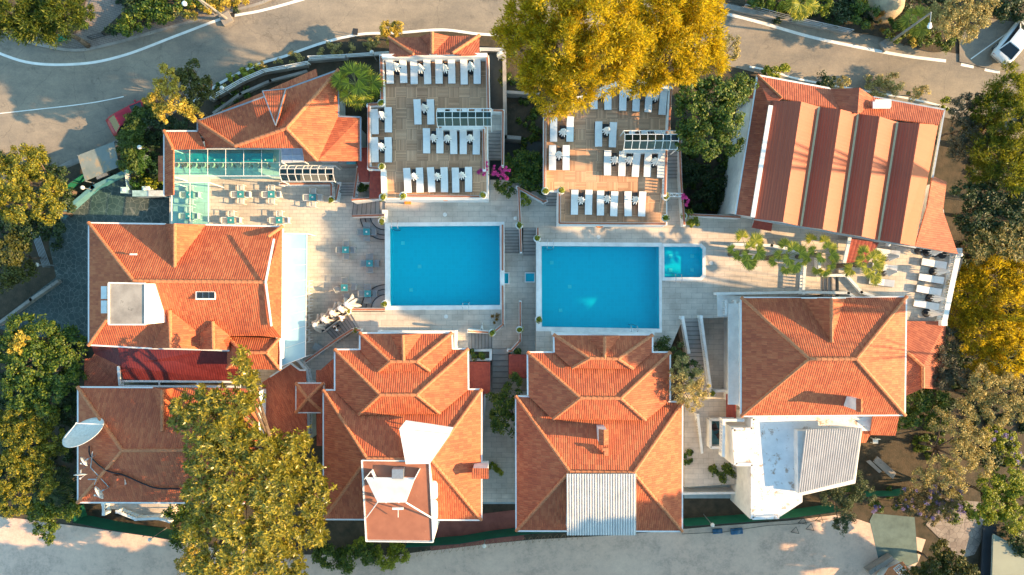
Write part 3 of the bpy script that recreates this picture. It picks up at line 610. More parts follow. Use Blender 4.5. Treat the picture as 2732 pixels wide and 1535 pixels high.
roofs += gable((568, 858, 4.6), (533, 892, 3.9), (612, 895, 3.9), (570, 933, 4.6)) + [[(568, 858, 4.6), (533, 892, 3.9), (533, 933, 3.4), (570, 933, 4.6)], [(568, 858, 4.6), (570, 933, 4.6), (610, 934, 3.4), (612, 895, 3.9)]]
H1 = house('restaurant_building', 'large restaurant house with orange tile roof and flat roofed tank tower', (480, 760), roofs,
      [([(237, 595), (753, 605), (748, 980), (612, 970), (612, 935), (237, 921)], e)],
      [[(237, 595, e), (237, 921, e), (405, 930, e), (531, 933, 3.3), (612, 936, 3.3)], [(237, 595, e), (441, 598, e)], [(549, 600, e), (753, 605, e), (748, 985, e)]],
      [((237, 595, e), (357, 750, r)), ((357, 750, r), (709, 753, r)), ((237, 921, e), (357, 750, r)), ((753, 605, e), (715, 632, 4.6)), ((467, 714, 5.5), (467, 597, 5.5)), ((454, 828, 5), (456, 929, 5)), ((568, 858, 4.6), (570, 933, 4.6)), ((648, 941, 4.0), (712, 941, 4.0)), ((712, 941, 4.0), (748, 987, 2.9)), ((648, 941, 4.0), (606, 984, 2.9)), ((712, 941, 4.0), (745, 903, 3.1)), ((648, 941, 4.0), (606, 898, 3.1))], TILE_O, -4)
t = H1
mb = MB(); mb.beam(W(731, 638, 5.6), W(709, 753, 6.6), .12, .12); mb.beam(W(709, 753, 6.6), W(724, 870, 4.9), .12, .12); mb.build('verge_pipe', WHITEM, t)
L = [W(x, y, 7.6) for x, y in ((292, 755), (389, 757), (389, 866), (292, 866))]
tw = MB().prism(L, 3.4, 7.6).build('tank_tower', WHITE, t); MB().prism(inset(L, .02), 7.6, 7.64).build('tower_roof', CONC, tw)
mb = MB(); LL = L+[L[0]]
for i in range(4): mb.beam(LL[i]+Vector((0, 0, .06)), LL[i+1]+Vector((0, 0, .06)), .1, .14)
mb.build('tower_kerb', WHITE, tw)
s = MB(); s.box(W(549, 789, 5.85), (1.45, .62, .16)); sk = s.build('skylight', WHITEM, t)
mb = MB()
for i in range(3): mb.box(W(533+16*i, 788, 5.95), (.40, .46, .02))
mb.build('pane', WINDOW, sk)
windows(t, W(748, 640, 0), W(748, 950, 0), -0.9, 0.9, 6)
for k, y in enumerate((781, 819)):
    single(MB().box(W(282, y, 5.6), (0.42, 0.95, .5)), 'water_tank', WHITEM, 'upper white panel tank left of the tower' if k == 0 else 'lower white panel tank left of the tower', 'tank', 'white tanks beside the tower')
single(MB().tube(W(350, 679, 4.6), W(348, 679, 5.4), .05).box(W(356, 679, 5.5), (.5, .12, .12)), 'vent_pipe', WHITEM, 'small white vent pipe on the orange roof slope', 'pipe')
# maroon side roof
t = thing('side_wing', 'low maroon metal roof wing between the restaurant and the satellite dish house', 'building', W(450, 975, -4))
MB().prism([W(x, y, 1) for x, y in ((250, 935), (640, 935), (640, 1015), (232, 1025))], -5, .6).build('wall', WHITE, t)
faces_mesh('roof', [[(243, 922, 2.2), (318, 922, 2.4), (322, 978, 2.0), (252, 944, 1.5)], [(312, 915, 2.6), (645, 920, 2.6), (645, 1019, 1.0), (330, 1017, 1.0), (322, 978, 2.0)]], TILE_D, t)
faces_mesh('tile_hip', [[(225, 958, 1.2), (243, 956, 1.2), (252, 942, 1.5), (322, 978, 2.0), (316, 1032, 1.1), (225, 1032, 1.1)]], TILE, t)
mb = MB()
for y, z in ((1017, 1.1), (1030, .9)): mb.beam(W(325, y, z), W(642, y+2, z), .16, .12)
for x in (328, 425, 527, 640): mb.beam(W(x, 1017, 1.1), W(x, 1031, .9), .1, .1)
mb.beam(W(316, 978, 2.1), W(320, 1030, 1.3), .2, .1); mb.build('gutter_frame', WHITEM, t)
# satellite dish house
e, r = 2.8, 5.2
roofs = [[(208, 1033, e), (690, 1037, e), (580, 1201, r), (327, 1202, r)], [(208, 1033, e), (327, 1202, r), (208, 1341, e)],
         [(208, 1341, e), (327, 1202, r), (580, 1201, r), (690, 1343, e)], [(690, 1037, e), (690, 1343, e), (580, 1201, r)]] + gable((434, 1150, 4.45), (408, 1034, e), (463, 1036, e), (434, 1040, 4.4))
H5 = house('dish_house', 'brick red tile roof house at lower left carrying satellite dishes', (400, 1190), roofs, [([(208, 1033), (690, 1037), (690, 1343), (208, 1341)], e)],
      [[(208, 1033, e), (208, 1341, e), (690, 1343, e)], [(208, 1033, e), (408, 1034, e)]],
      [((208, 1033, e), (327, 1202, r)), ((208, 1341, e), (327, 1202, r)), ((327, 1202, r), (580, 1201, r)), ((434, 1150, 4.45), (434, 1040, 4.4))], TILE_O, -4.5)
windows(H5, W(680, 1040, 0), W(680, 1340, 0), 0, 1.4, 4)
# link roof and pavilion
t = thing('link_building', 'low brown tile roof linking the tree covered house and the central house', 'building', W(760, 1080, -4))
MB().prism([W(x, y, -.6) for x, y in ((705, 1015), (812, 995), (812, 1185), (690, 1190))], -5, -.5).build('wall', WHITE, t)
faces_mesh('roof', [[(700, 1020, -.2), (776, 970, -.2), (800, 988, -.1), (816, 988, -.1), (820, 1200, .1), (690, 1205, .1)]], TILE, t)
faces_mesh('side_roof', [[(843, 988, -.1), (855, 988, -.1), (897, 950, -.1), (897, 1190, .1), (845, 1190, .1)]], TILE, t); fascia('gutter', [(720, 1006, -.2), (776, 970, -.2), (800, 988, -.1), (816, 988, -.1)], t)
t = thing('pavilion', 'tiny square pavilion with a brown pyramid tile roof', 'building', W(826, 1062, -4)); z = .9
MB().prism([W(x, y, z) for x, y in ((795, 1027), (859, 1027), (859, 1098), (795, 1098))], -4, z-.1).build('wall', WHITE, t)
q = [(790, 1023, z), (863, 1023, z), (863, 1101, z), (790, 1101, z)]; a = (821, 1063, 1.9)
faces_mesh('roof', [[q[i], q[(i+1) % 4], a] for i in range(4)], TILE, t); caps('ridge_tiles', [(p, a) for p in q], t); fascia('gutter', q+[q[0]], t)
wall('narrow white balustrade on the walkway above the pavilion', [(795, 962), (818, 990), (824, 1022)], -1.5, .9, cap=None, style='bal')
wall('narrow white balustrade below the pavilion', [(822, 1102), (824, 1165)], -1.5, .9, cap=None, style='bal')
# central houses
def tiered(name, label, d, tile, zb=-4.4):
    (T1, T2, T3) = d; F = []; RG = []; FS = []; EV = []
    e1, r1, s1, e2, r2, s2, e3, r3, s3 = 3.0, 4.2, 3.75, 2.8, 4.65, 3.85, 2.6, 5.3, 2.6
    def tier(T, e, r, s, low):
        TL, TR, R1, R2, S1, S2, LL, RR = T
        F.append([(*TL, e), (*TR, e), (*R2, r), (*R1, r)]); F.append([(*R1, r), (*R2, r), (*S2, s), (*S1, s)])
        F.append([(*TL, e), (*R1, r), (*S1, s), (*LL, e)]); F.append([(*TR, e), (*RR, e), (*S2, s), (*R2, r)])
        RG.extend([((*TL, e), (*R1, r)), ((*TR, e), (*R2, r)), ((*R1, r), (*R2, r)), ((*R1, r), (*S1, s)), ((*R2, r), (*S2, s))])
        FS.append([(*LL, e), (*TL, e), (*TR, e), (*RR, e)]); EV.append(([TL, TR, (TR[0], low), (TL[0], low)], e))
    tier(T1[:8], e1, r1, s1, T2[2][1]); tier(T2[:8], e2, r2, s2, T3[2][1]); tier(T3[:8], e3, r3, s3, T3[4][1])
    FS[2] = FS[2] + [(*T3[4], s3)] if False else [(*T3[6], e3), (*T3[0], e3), (*T3[1], e3), (*T3[7], e3), (*T3[6], e3)]
    A, B1, B2, Fr = T1[8]
    F.extend(gable((*A, r1-.05), (*B1, e1), (*B2, e1), (*Fr, r1-.05))); RG.append(((*A, r1), (*Fr, r1)))
    o = W(T2[0][0], T2[0][1], 0); t = thing(name, label, 'building', (o.x, o.y, zb))
    for lp, z in EV: walls('wall', lp, zb, z, t)
    faces_mesh('roof', F, tile, t); caps('ridge_tiles', RG, t)
    for f in FS: fascia('gutter', f, t)
    return t
H2 = tiered('tiered_house', 'central house with three stepped tile hips and a flat brown tower', (
    [(960, 889), (1206, 888), (1041, 965), (1112, 965), (1010, 991), (1148, 991), (960, 934), (1208, 932), ((1077, 962), (1039, 893), (1128, 891), (1075, 894))],
    [(893, 933), (1249, 931), (1014, 1054), (1112, 1054), (957, 1107), (1174, 1104), (893, 1043), (1250, 1040)],
    [(863, 1041), (1285, 1039), (979, 1224), (1151, 1226), (863, 1386), (1285, 1388), (863, 1386), (1285, 1388)]), TILE_O)
H3 = tiered('tiered_house', 'central house with three stepped tile hips and a white corrugated sheet roof', (
    [(1477, 893), (1741, 894), (1573, 956), (1649, 958), (1526, 983), (1690, 985), (1478, 940), (1741, 941), ((1613, 957), (1563, 896), (1657, 896), (1613, 898))],
    [(1407, 940), (1788, 940), (1548, 1062), (1656, 1063), (1475, 1119), (1723, 1122), (1408, 1055), (1788, 1068)],
    [(1376, 1057), (1821, 1073), (1520, 1259), (1691, 1262), (1377, 1417), (1820, 1418), (1377, 1417), (1820, 1418)]), TILE_O)
wall('white balcony balustrade at the top of the tower house roof', [(1012, 886), (1216, 886), (1216, 930)], 0, .95, cap=None, style='bal')
wall('white balcony balustrade at the top of the corrugated roof house', [(1476, 890), (1742, 890)], 0, .95, cap=None, style='bal')
# flat brown tower of H2
z = 5.5; L = [W(x, y, z) for x, y in ((965, 1228), (1146, 1230), (1156, 1446), (977, 1444))]
t = thing('roof_tower', 'flat brown roofed tower rising from the central tile roof', 'building', (L[0].x, L[0].y, -5))
MB().prism(L, -5.2, z-.05).build('wall', WHITE, t); MB().prism(inset(L, .1), z-.2, z+.0).build('roof', BROWNF, t)
mb = MB(); LL = L+[L[0]]
for i in range(4): mb.beam(LL[i]+Vector((0, 0, .05)), LL[i+1]+Vector((0, 0, .02)), .06, .14)
mb.build('kerb', WHITE, t)
def panel(label, P, th=.12, legs=True, base=5.5):
    Q = [W(*p) for p in P]; mb = MB(); n_ = (Q[1]-Q[0]).cross(Q[3]-Q[0]).normalized()*th
    mb.add(Q+[q-n_ for q in Q], [(0, 1, 2, 3), (7, 6, 5, 4), (0, 4, 5, 1), (1, 5, 6, 2), (2, 6, 7, 3), (3, 7, 4, 0)])
    o = Q[0]; t = thing('roof_screen', label, 'screen', (o.x, o.y, base)); mb.build('panel', WHITE, t); return t, Q
t, Q = panel('tapering white screen standing on the flat brown tower roof', [(975, 1276, 5.9), (1107, 1277, 5.9), (1083, 1341, 7.4), (1007, 1341, 7.4)])
mb = MB(); mb.beam(W(975, 1276, 5.7), W(993, 1254, 5.7), .06, .8); mb.beam(W(1107, 1277, 5.8), W(1120, 1252, 5.8), .08, .9); mb.beam(W(993, 1254, 5.7), W(1003, 1275, 5.7), .06, .8); mb.build('side_board', WHITEM, t)
mb = MB(); mb.tube(W(1007, 1341, 7.3), W(977, 1382, 5.6), .04); mb.tube(W(1083, 1341, 7.3), W(1153, 1383, 5.6), .06)
mb.tube(W(1030, 1341, 7.2), W(1030, 1330, 5.5), .05); mb.tube(W(1064, 1341, 7.2), W(1064, 1330, 5.5), .05); mb.build('stay', WHITEM, t)
mb = MB().box(W(1063, 1262, 5.85), (.85, .7, .7)); u = mb.build('cooling_unit', GREYM, None, W(1063, 1262, 5.5)); setp(u, 'grey cooling unit behind the tapering white screen', 'machine')
mb = MB().tube(W(1061, 1357, 5.5), W(1061, 1357, 6.6), .04).tube(W(1047, 1357, 6.7), W(1076, 1357, 6.7), .10).tube(W(1062, 1357, 6.7), W(1062, 1380, 5.9), .03)
single(mb, 'antenna', WHITEM, 'small white antenna bar on the brown tower roof', 'antenna')
t, Q = panel('large white sloping canopy panel above the tile roof of the tower house', [(1066, 1143, 6.2), (1201, 1158, 6.2), (1147, 1236, 5.7), (1083, 1237, 5.7)])
q = [W(*p) for p in ((1083, 1122, 5.6), (1210, 1141, 5.6), (1201, 1158, 6.2), (1066, 1143, 6.2))]; mb = MB().add(q+[v-Vector((0, 0, .1)) for v in q], [(0, 3, 2, 1), (4, 5, 6, 7), (0, 1, 5, 4), (1, 2, 6, 5), (2, 3, 7, 6), (3, 0, 4, 7)]); mb.build('top_flap', WHITE, t)
mb = MB()
for p in ((1070, 1145, 6.1), (1198, 1158, 6.1), (1100, 1225, 5.6)): mb.tube(W(*p), W(p[0], p[1], 3.2), .05)
mb.build('post', GREYM, t)
for k, (y0, y1) in enumerate(((1292, 1323), (1342, 1378))):
    a, b = W(1158, y0, 4.9), W(1159, y1, 4.9)
    mb = MB().tube(a, b, .27, n=12).ball(a, .27, 12, 6).ball(b, .27, 12, 6).box((a+b)/2 - Vector((0, 0, .3)), (.3, .8, .2))
    single(mb, 'water_heater_tank', WHITEM, ('upper' if k == 0 else 'lower') + ' white cylindrical tank beside the brown tower', 'tank', 'white cylindrical tanks', smooth=True)
# corrugated sheets
def corr(label, P, nw, amp, mat, th=.02, name='corrugated_roof'):
    Q = [W(*p) for p in P]; mb = MB(); N_ = nw*6; vs = []; up = Vector((0, 0, 1)); fs = []
    for j in range(2):
        for i in range(N_+1):
            t_ = i/N_; p = Q[0].lerp(Q[1], t_) if j == 0 else Q[3].lerp(Q[2], t_); s_ = math.sin(2*math.pi*t_*nw); vs.append(p + up*amp*s_)
    fs = [(i, i+1, N_+2+i, N_+1+i) for i in range(N_)]
    mb.add(vs, fs); o = single(mb, name, mat, label, 'roof sheet'); md = o.modifiers.new('solid', 'SOLIDIFY'); md.thickness = th; return o
CORW = simple('white_fibre_cement', (0.66, 0.63, 0.60), 0.7, c2=(0.55, 0.52, 0.50), scale=1.5)
corr('white corrugated sheet covering the lower roof of the central house', [(1512, 1264, 5.6), (1697, 1264, 5.6), (1697, 1428, 5.0), (1513, 1428, 5.0)], 27, .075, CORW)
wl = MB().prism([W(x, y, 4.8) for x, y in ((1514, 1268), (1694, 1268), (1694, 1422), (1515, 1422))], -4.5, 4.82); setp(wl.build('roof_house', WHITE, None, W(1600, 1340, -4.5)), 'white walled room under the corrugated sheet of the central house', 'building')
def chimney(label, x0, y0, x1, y1, zb, zt, pitch=True, parent=None):
    L = [W(x, y, zt) for x, y in ((x0, y0), (x1, y0), (x1, y1), (x0, y1))]; t = thing('chimney', label, 'chimney', (L[0].x, L[0].y, zb))
    MB().prism(L, zb, zt).build('stack', WHITE, t); O = inset(L, -.08); m0 = (O[0]+O[3])/2; m1 = (O[1]+O[2])/2
    if abs(O[0].x-O[1].x) < abs(O[0].y-O[3].y): m0 = (O[0]+O[1])/2; m1 = (O[3]+O[2])/2; seq = [[O[0], O[3], m1, m0], [O[1], m0, m1, O[2]]]
    else: seq = [[O[0], O[1], m1, m0], [O[3], m0, m1, O[2]]]
    faces_mesh('cap', [[(p.x, p.y, zt+.03 if p in O else zt+.3) for p in f] for f in seq], TILE_O, t, .04, True); return t
chimney('white chimney with tile cap on the corrugated roof house', 1600, 1148, 1620, 1184, 3.2, 5.6)
chimney('chimney with tile cap overhanging the right eave of the tower house', 1262, 1252, 1301, 1275, 2.0, 4.6)
chimney('white chimney with dark tile cap on the right house roof', 2286, 1066, 2298, 1096, 3.0, 5.6)
chimney('small white chimney beside the satellite dishes', 304, 1270, 330, 1296, 2.9, 4.1)
single(MB().box(W(1617, 1205, 4.9), (.32, .6, .3)).box(W(1612, 1199, 5.1), (.3, .2, .2)), 'ridge_vent', CLAYB, 'broken orange clay vent below the chimney of the corrugated roof house', 'vent')
# right house
e, r = 3.0, 5.9
roofs = [[(1977, 794, e), (2418, 792, e), (2284, 958, r), (2159, 958, r)], [(1977, 794, e), (2159, 958, r), (1977, 1111, e)],
         [(1977, 1111, e), (2159, 958, r), (2284, 958, r), (2414, 1108, e)], [(2418, 792, e), (2414, 1108, e), (2284, 958, r)]] + gable((2218, 914, 5.1), (2138, 795, e), (2256, 795, e), (2217, 796, 5.1))
H4 = house('hip_roof_house', 'right house with wide hipped orange roof above the stained white terrace', (2200, 950), roofs, [([(1977, 794), (2418, 792), (2414, 1108), (1977, 1111)], e)],
      [[(2138, 795, e), (1977, 794, e), (1977, 1111, e), (2414, 1108, e), (2418, 792, e), (2256, 795, e)]],
      [((1977, 794, e), (2159, 958, r)), ((2418, 792, e), (2284, 958, r)), ((2159, 958, r), (2284, 958, r)), ((1977, 1111, e), (2159, 958, r)), ((2414, 1108, e), (2284, 958, r)), ((2218, 914, 5.1), (2217, 796, 5.1))], TILE_O, -4.4)
windows(H4, W(1966, 1100, 0), W(1966, 850, 0), .3, 1.7, 3)
MB().box(W(1957, 945, 1.0) , (.9, 8.2, .12)).build('ledge', WHITE, H4)
fascia('gable_board', [(2138, 795, e), (2217, 795, 5.0), (2256, 795, e)], H4)
L = [W(x, y, 0.2) for x, y in ((1914, 786), (1978, 790), (1978, 848), (1916, 845))]
t = thing('balcony', 'white balcony with balusters at the upper left corner of the right house', 'balcony', (L[0].x, L[0].y, -3)); MB().prism(L, -3, .15).build('slab', WHITE, t)
mb = MB(); m2 = MB()
for x in (1937, 1961):
    a, b = W(x, 800, 1.0), W(x, 842, 1.0); m2.beam(a, b, .2, .08)
    for k in range(7): p = a.lerp(b, (k+.5)/7); mb.tube((p.x, p.y, .15), (p.x, p.y, 1.0), .05, n=6)
m2.build('rail', WHITE, t); mb.build('balusters', WHITE, t)
t = thing('small_roof', 'narrow red tiled lean-to roof beside the right house', 'roof', W(1950, 1080, -1.5)); faces_mesh('roof', [[(1937, 1052, -.8), (1963, 1052, -.4), (1963, 1116, -.4), (1937, 1116, -.8)]], TILE_R, t)
t = thing('stained_roof_terrace', 'stained white concrete roof terrace below the right house', 'building', W(2060, 1240, -5)); z = 0.5
px = [(2002, 1112), (2337, 1110), (2337, 1150), (2300, 1150), (2282, 1290), (2141, 1322), (2141, 1340), (2077, 1382), (2001, 1385), (2001, 1242), (1957, 1242), (1951, 1140), (2000, 1140)]
L = [W(x, y, z) for x, y in px]; MB().prism(L, -5.2, z).build('wall', WHITE, t); MB().prism(inset(L, .28), z-.1, z+.02).build('deck', STAINW, t)
mb = MB(); LL = inset(L, .13); LL.append(LL[0])
for i in (7, 8, 9, 10, 11, 12, 0): mb.beam((*LL[i], z+.12), (*LL[i+1], z+.12), .26, .26)
mb.build('parapet', STAINW, t)
MB().box(W(1989, 1262, -1.5), (.35, .8, .6)).build('air_conditioner', WHITEM, t)
z = 1.3; L = [W(x, y, z) for x, y in ((2128, 1150), (2300, 1146), (2276, 1284), (2130, 1318))]
t = thing('roof_room', 'low white room under the grey corrugated sheet at lower right', 'building', (L[0].x, L[0].y, -4)); MB().prism(L, -4.8, z).build('wall', WHITE, t)
corr('grey white corrugated sheet roof at lower right in tree shade', [(2150, 1146, 1.9), (2301, 1142, 1.9), (2279, 1280, 1.5), (2130, 1316, 1.5)], 24, .08, CORW)
t = thing('eastern_wing', 'low orange tile wing roof right of the right house', 'building', W(2460, 960, -4)); MB().prism([W(x, y, 0) for x, y in ((2415, 862), (2515, 864), (2500, 1030), (2415, 1040))], -5, -.4).build('wall', WHITE, t)
faces_mesh('roof', [[(2410, 857, .9), (2524, 858, .9), (2520, 960, -.1), (2462, 978, .9), (2410, 935, .9)], [(2410, 935, .9), (2462, 978, .9), (2462, 1036, .9), (2410, 1060, .3)], [(2462, 978, .9), (2520, 960, -.1), (2510, 1040, -.1), (2462, 1036, .9)]], TILE, t)
caps('ridge_tiles', [((2415, 935, .95), (2462, 978, .95)), ((2462, 978, .95), (2462, 1036, .95))], t)
t = thing('porch_roof', 'orange tile porch roof below the right eave of the right house', 'roof', W(2360, 1130, -3)); MB().prism([W(x, y, 0) for x, y in ((2340, 1105), (2395, 1105), (2390, 1155), (2340, 1155))], -4.8, -.4).build('wall', WHITE, t)
faces_mesh('roof', [[(2330, 1100, 1.6), (2400, 1100, 1.6), (2390, 1163, .4), (2322, 1161, .4)], [(2300, 1150, .3), (2328, 1150, .3), (2310, 1182, -.1), (2297, 1182, -.1)]], TILE_O, t)
# large metal roof building
e = 4.0; t = thing('metal_roof_hall', 'large hall with sawtooth orange metal roof bands at upper right', 'building', W(2250, 430, -3))
TLp, TRp, BRp, BLp = (2021, 201), (2520, 293), (2444, 657), (1962, 572)
walls('wall', [TLp, TRp, (2488, 474), BRp, BLp], -3.6, e, t)
r = 4.9
faces_mesh('tile_roof', [[(2021, 201, e), (2212, 236, e), (2240, 292, r), (2086, 262, r)], [(2021, 201, e), (2086, 262, r), (2054, 285, r), (2008, 578, r-.2), (1962, 572, e)],
   [(2330, 258, e), (2520, 293, e), (2505, 333, r), (2290, 305, r)], [(2212, 236, e), (2330, 258, e), (2290, 305, r), (2240, 292, r)]], TILE, t)
faces_mesh('dormer_roof', [[(2215, 238, e), (2293, 234, 5.4), (2288, 304, 5.5), (2240, 290, r)], [(2293, 234, 5.4), (2329, 259, e), (2300, 300, r), (2288, 304, 5.5)]], TILE, t, .05)
fascia('gutter', [(1962, 572, e), (2021, 201, e), (2212, 236, e), (2215, 240, e)], t); fascia('gutter', [(2330, 259, e), (2520, 293, e), (2488, 474, e)], t, GREYM)
caps('ridge_tiles', [((2021, 201, e), (2086, 262, r))], t, r=.1)
T_ = [(2062, 268), (2138, 271), (2185, 285), (2243, 292), (2289, 304), (2347, 311), (2394, 326), (2454, 330), (2503, 333)]
B_ = [(2012, 584), (2089, 593), (2137, 604), (2195, 612), (2242, 622), (2299, 631), (2344, 641), (2402, 650), (2441, 657)]
hz = [5.0, 5.9, 5.0, 5.9, 5.0, 5.9, 5.0, 5.9, 4.6]
fw = []; fe = []
for i in range(8): (fw if i % 2 == 0 else fe).append([(*T_[i], hz[i]), (*T_[i+1], hz[i+1]), (*B_[i+1], hz[i+1]), (*B_[i], hz[i])])
faces_mesh('west_panels', fw, PANEL, t, .06); faces_mesh('east_panels', fe, PANEL_S, t, .06)
mb = MB(); S_ = MB()
for i in (2, 4, 6): S_.beam(W(*T_[i], 5.02), W(*B_[i], 5.02), .16, .06)
S_.build('valley_gutter', simple('pale_gutter', (.6, .45, .25), .6, scale=4), t)
for i in (0, 2, 4, 6):
    for Q in (T_, B_): mb.add([W(*Q[i], 5.0)-Vector((0, 0, .03)), W(*Q[i+1], 5.9)-Vector((0, 0, .05)), W(*Q[i+2], hz[i+2])-Vector((0, 0, .03)), W(*Q[i+2], 4.0), W(*Q[i], 4.0)], [(0, 1, 2, 3, 4)])
mb.build('gable_infill_board', WHITE, t)
MB().beam(W(2056, 282, 5.15), W(2008, 580, 5.15), .32, .14).build('white_gutter', WHITEM, t); fascia('gutter', [(2008, 584, 4.6), (2444, 661, 4.4)], t, GREYM)
t = thing('hall_annex', 'red ribbed annex roof at the right end of the large hall', 'building', W(2500, 600, -3)); MB().prism([W(x, y, 2) for x, y in ((2490, 490), (2510, 500), (2540, 660), (2450, 645))], -4, 1.8).build('wall', WHITE, t)
faces_mesh('roof', [[(2488, 470, 3.6), (2526, 486, 2.6), (2516, 562, 2.6), (2474, 552, 3.6)], [(2474, 552, 3.6), (2516, 562, 2.6), (2556, 678, 2.2), (2442, 657, 3.6)]], TILE, t)
t = thing('side_roof', 'small orange lean-to roof left of the large hall', 'roof', W(2000, 245, 0)); faces_mesh('roof', [[(1992, 234, 2.3), (2012, 236, 2.8), (2008, 262, 2.8), (1983, 262, 2.3)]], TILE_O, t); MB().prism([W(x, y, 2) for x, y in ((1990, 238), (2008, 238), (2004, 260), (1986, 260))], -3, 2.0).build('wall', WHITE, t)
t = thing('awning', 'small red awning below the hall eave', 'awning', W(2030, 605, 2)); faces_mesh('canopy', [[(2014, 584, 2.2), (2062, 594, 2.2), (2058, 618, 1.7), (2006, 608, 1.7)]], TILE_R, t, .05)
MB().tube(W(2008, 607, 1.7), W(2010, 590, .0), .03).tube(W(2056, 617, 1.7), W(2056, 600, .0), .03).build('post', WHITEM, t)
t = thing('awning', 'broad red awning over the hall entrance behind the palms', 'awning', W(2310, 680, 1)); faces_mesh('canopy', [[(2266, 637, 2.4), (2345, 648, 2.4), (2310, 712, 1.9), (2252, 700, 1.9)]], TILE_R, t, .05)
mb = MB()
for a, b in (((2267, 634), (2252, 702)),): mb.beam(W(*a, 2.5), W(*b, 2.1), .25, .15)
mb.tube(W(2254, 700, 2.0), W(2256, 696, .01), .06); mb.tube(W(2310, 710, 2.0), W(2308, 704, .01), .06); mb.build('post', WHITEM, t)
single(MB().box(W(2352, 278, 4.9), (1.2, .55, .5)).box(W(2352, 281, 5.2), (1.3, .5, .06)), 'roof_unit', WHITEM, 'white box unit on the tile slope of the large hall', 'machine')
# first terrace building roofs
e, r = 2.6, 5.2
t = thing('tile_house', 'dark shaded tile roof house left of the left wooden terrace', 'building', W(765, 343, -4))
walls('wall', [(527, 323), (903, 187), (903, 311), (962, 313), (962, 428), (816, 428), (806, 392), (452, 392), (440, 349), (527, 349)], -4, 2.2, t)
faces_mesh('roof', [[(527, 323, e), (903, 187, e), (765, 343, r), (628, 390, 4.4)], [(903, 187, e), (903, 311, e), (962, 313, e), (962, 430, e), (848, 430, 3.8), (765, 343, r)],
   [(628, 390, 4.4), (765, 343, r), (848, 430, 3.8), (812, 432, 3.3), (806, 396, 4.1), (640, 395, 4.2)], [(527, 323, e), (628, 390, 4.4), (640, 395, 4.2), (548, 395, e), (545, 370, e), (527, 350, e)],
   [(592, 294, 2.2), (843, 184, 2.2), (846, 203, e), (594, 306, e)]], TILE_O, t)
faces_mesh('porch_roof', [[(438, 350, 2.4), (528, 350, 2.4), (548, 396, 3.2), (462, 398, 3.2)], [(438, 350, 2.4), (462, 398, 3.2), (462, 520, 2.4), (438, 524, 1.9)], [(422, 416, 1.6), (440, 416, 2.0), (440, 484, 2.0), (422, 484, 1.6)]], TILE_O, t)
faces_mesh('dormer', [[(700, 243, 4.0), (762, 237, 4.0), (735, 335, 4.9)]], TILE_O, t, .3)
caps('ridge_tiles', [((527, 323, e), (628, 390, 4.4)), ((903, 187, e), (765, 343, r)), ((628, 390, 4.4), (765, 343, r)), ((765, 343, r), (848, 430, 3.8)), ((438, 350, 2.4), (462, 398, 3.2))], t)
fascia('gutter', [(527, 350, e), (527, 323, e), (903, 187, e), (903, 311, e), (962, 313, e), (962, 430, e)], t, GREYM); fascia('gutter', [(527, 350, 2.4), (438, 350, 2.4), (438, 524, 1.9)], t)
fascia('dormer_edge', [(735, 335, 5.0), (700, 243, 4.05), (762, 237, 4.05), (735, 335, 5.0)], t, GREYM, .07, .1)
t = thing('terrace_roof', 'shaded red tile roof with central gable above the left wooden terrace', 'roof', W(1160, 120, 0)); e = 2.4; r = 3.9
faces_mesh('roof', [[(1037, 101, e), (1135, 99, e), (1145, 144, r), (1104, 145, r)], [(1180, 97, e), (1279, 95, e), (1207, 143, r), (1165, 144, r)], [(1037, 101, e), (1104, 145, r), (1090, 149, r), (1039, 149, r-.6)], [(1279, 95, e), (1279, 146, r-.6), (1230, 147, r), (1207, 143, r)],
   [(1135, 99, e), (1153, 87, 3.8), (1153, 145, r+.1), (1145, 144, r)], [(1153, 87, 3.8), (1200, 97, e), (1165, 144, r), (1153, 145, r+.1)], [(1120, 98, e), (1153, 87, 3.8), (1140, 120, 3.2)]], TILE, t)
caps('ridge_tiles', [((1037, 101, e), (1104, 145, r)), ((1279, 95, e), (1207, 143, r)), ((1153, 87, 3.85), (1153, 145, r+.1))], t); walls('wall', [(1037, 101), (1279, 95), (1279, 144), (1039, 148)], -3, e, t)
MB().box(W(1155, 148, 3.0), (3.4, .2, 1.2)).build('back_wall', WHITE, t)
t = thing('shingle_roof', 'small deep red shingle roof above the terrace steps', 'roof', W(1003, 490, 0)); faces_mesh('roof', [[(986, 455, 1.5), (1020, 455, 1.5), (1020, 527, 1.1), (985, 528, 1.1)]], TILE_R, t); MB().prism([W(x, y, 1) for x, y in ((988, 457), (1018, 457), (1018, 525), (988, 525))], -1.5, 1.0).build('wall', WHITE, t)
t = thing('shingle_roof', 'deep red shingle roof left of the white balustrade bay', 'roof', W(965, 440, 0)); faces_mesh('roof', [[(950, 395, 1.3), (983, 393, 1.3), (984, 486, 1.3), (958, 486, 1.1)]], TILE_R, t); MB().prism([W(x, y, 1) for x, y in ((952, 398), (982, 396), (982, 484), (960, 484))], -1.5, 1.0).build('wall', WHITE, t)
t = thing('shingle_roof', 'dark red shingle roof right of the tower house', 'roof', W(1275, 1000, 0)); faces_mesh('roof', [[(1252, 966, -.1), (1308, 966, -.1), (1308, 1050, -.3), (1290, 1052, -.3), (1286, 1240, -.6), (1250, 1240, -.6)]], TILE_R, t); MB().prism([W(x, y, -.6) for x, y in ((1255, 968), (1305, 968), (1280, 1230), (1255, 1230))], -3.3, -.7).build('wall', WHITE, t)
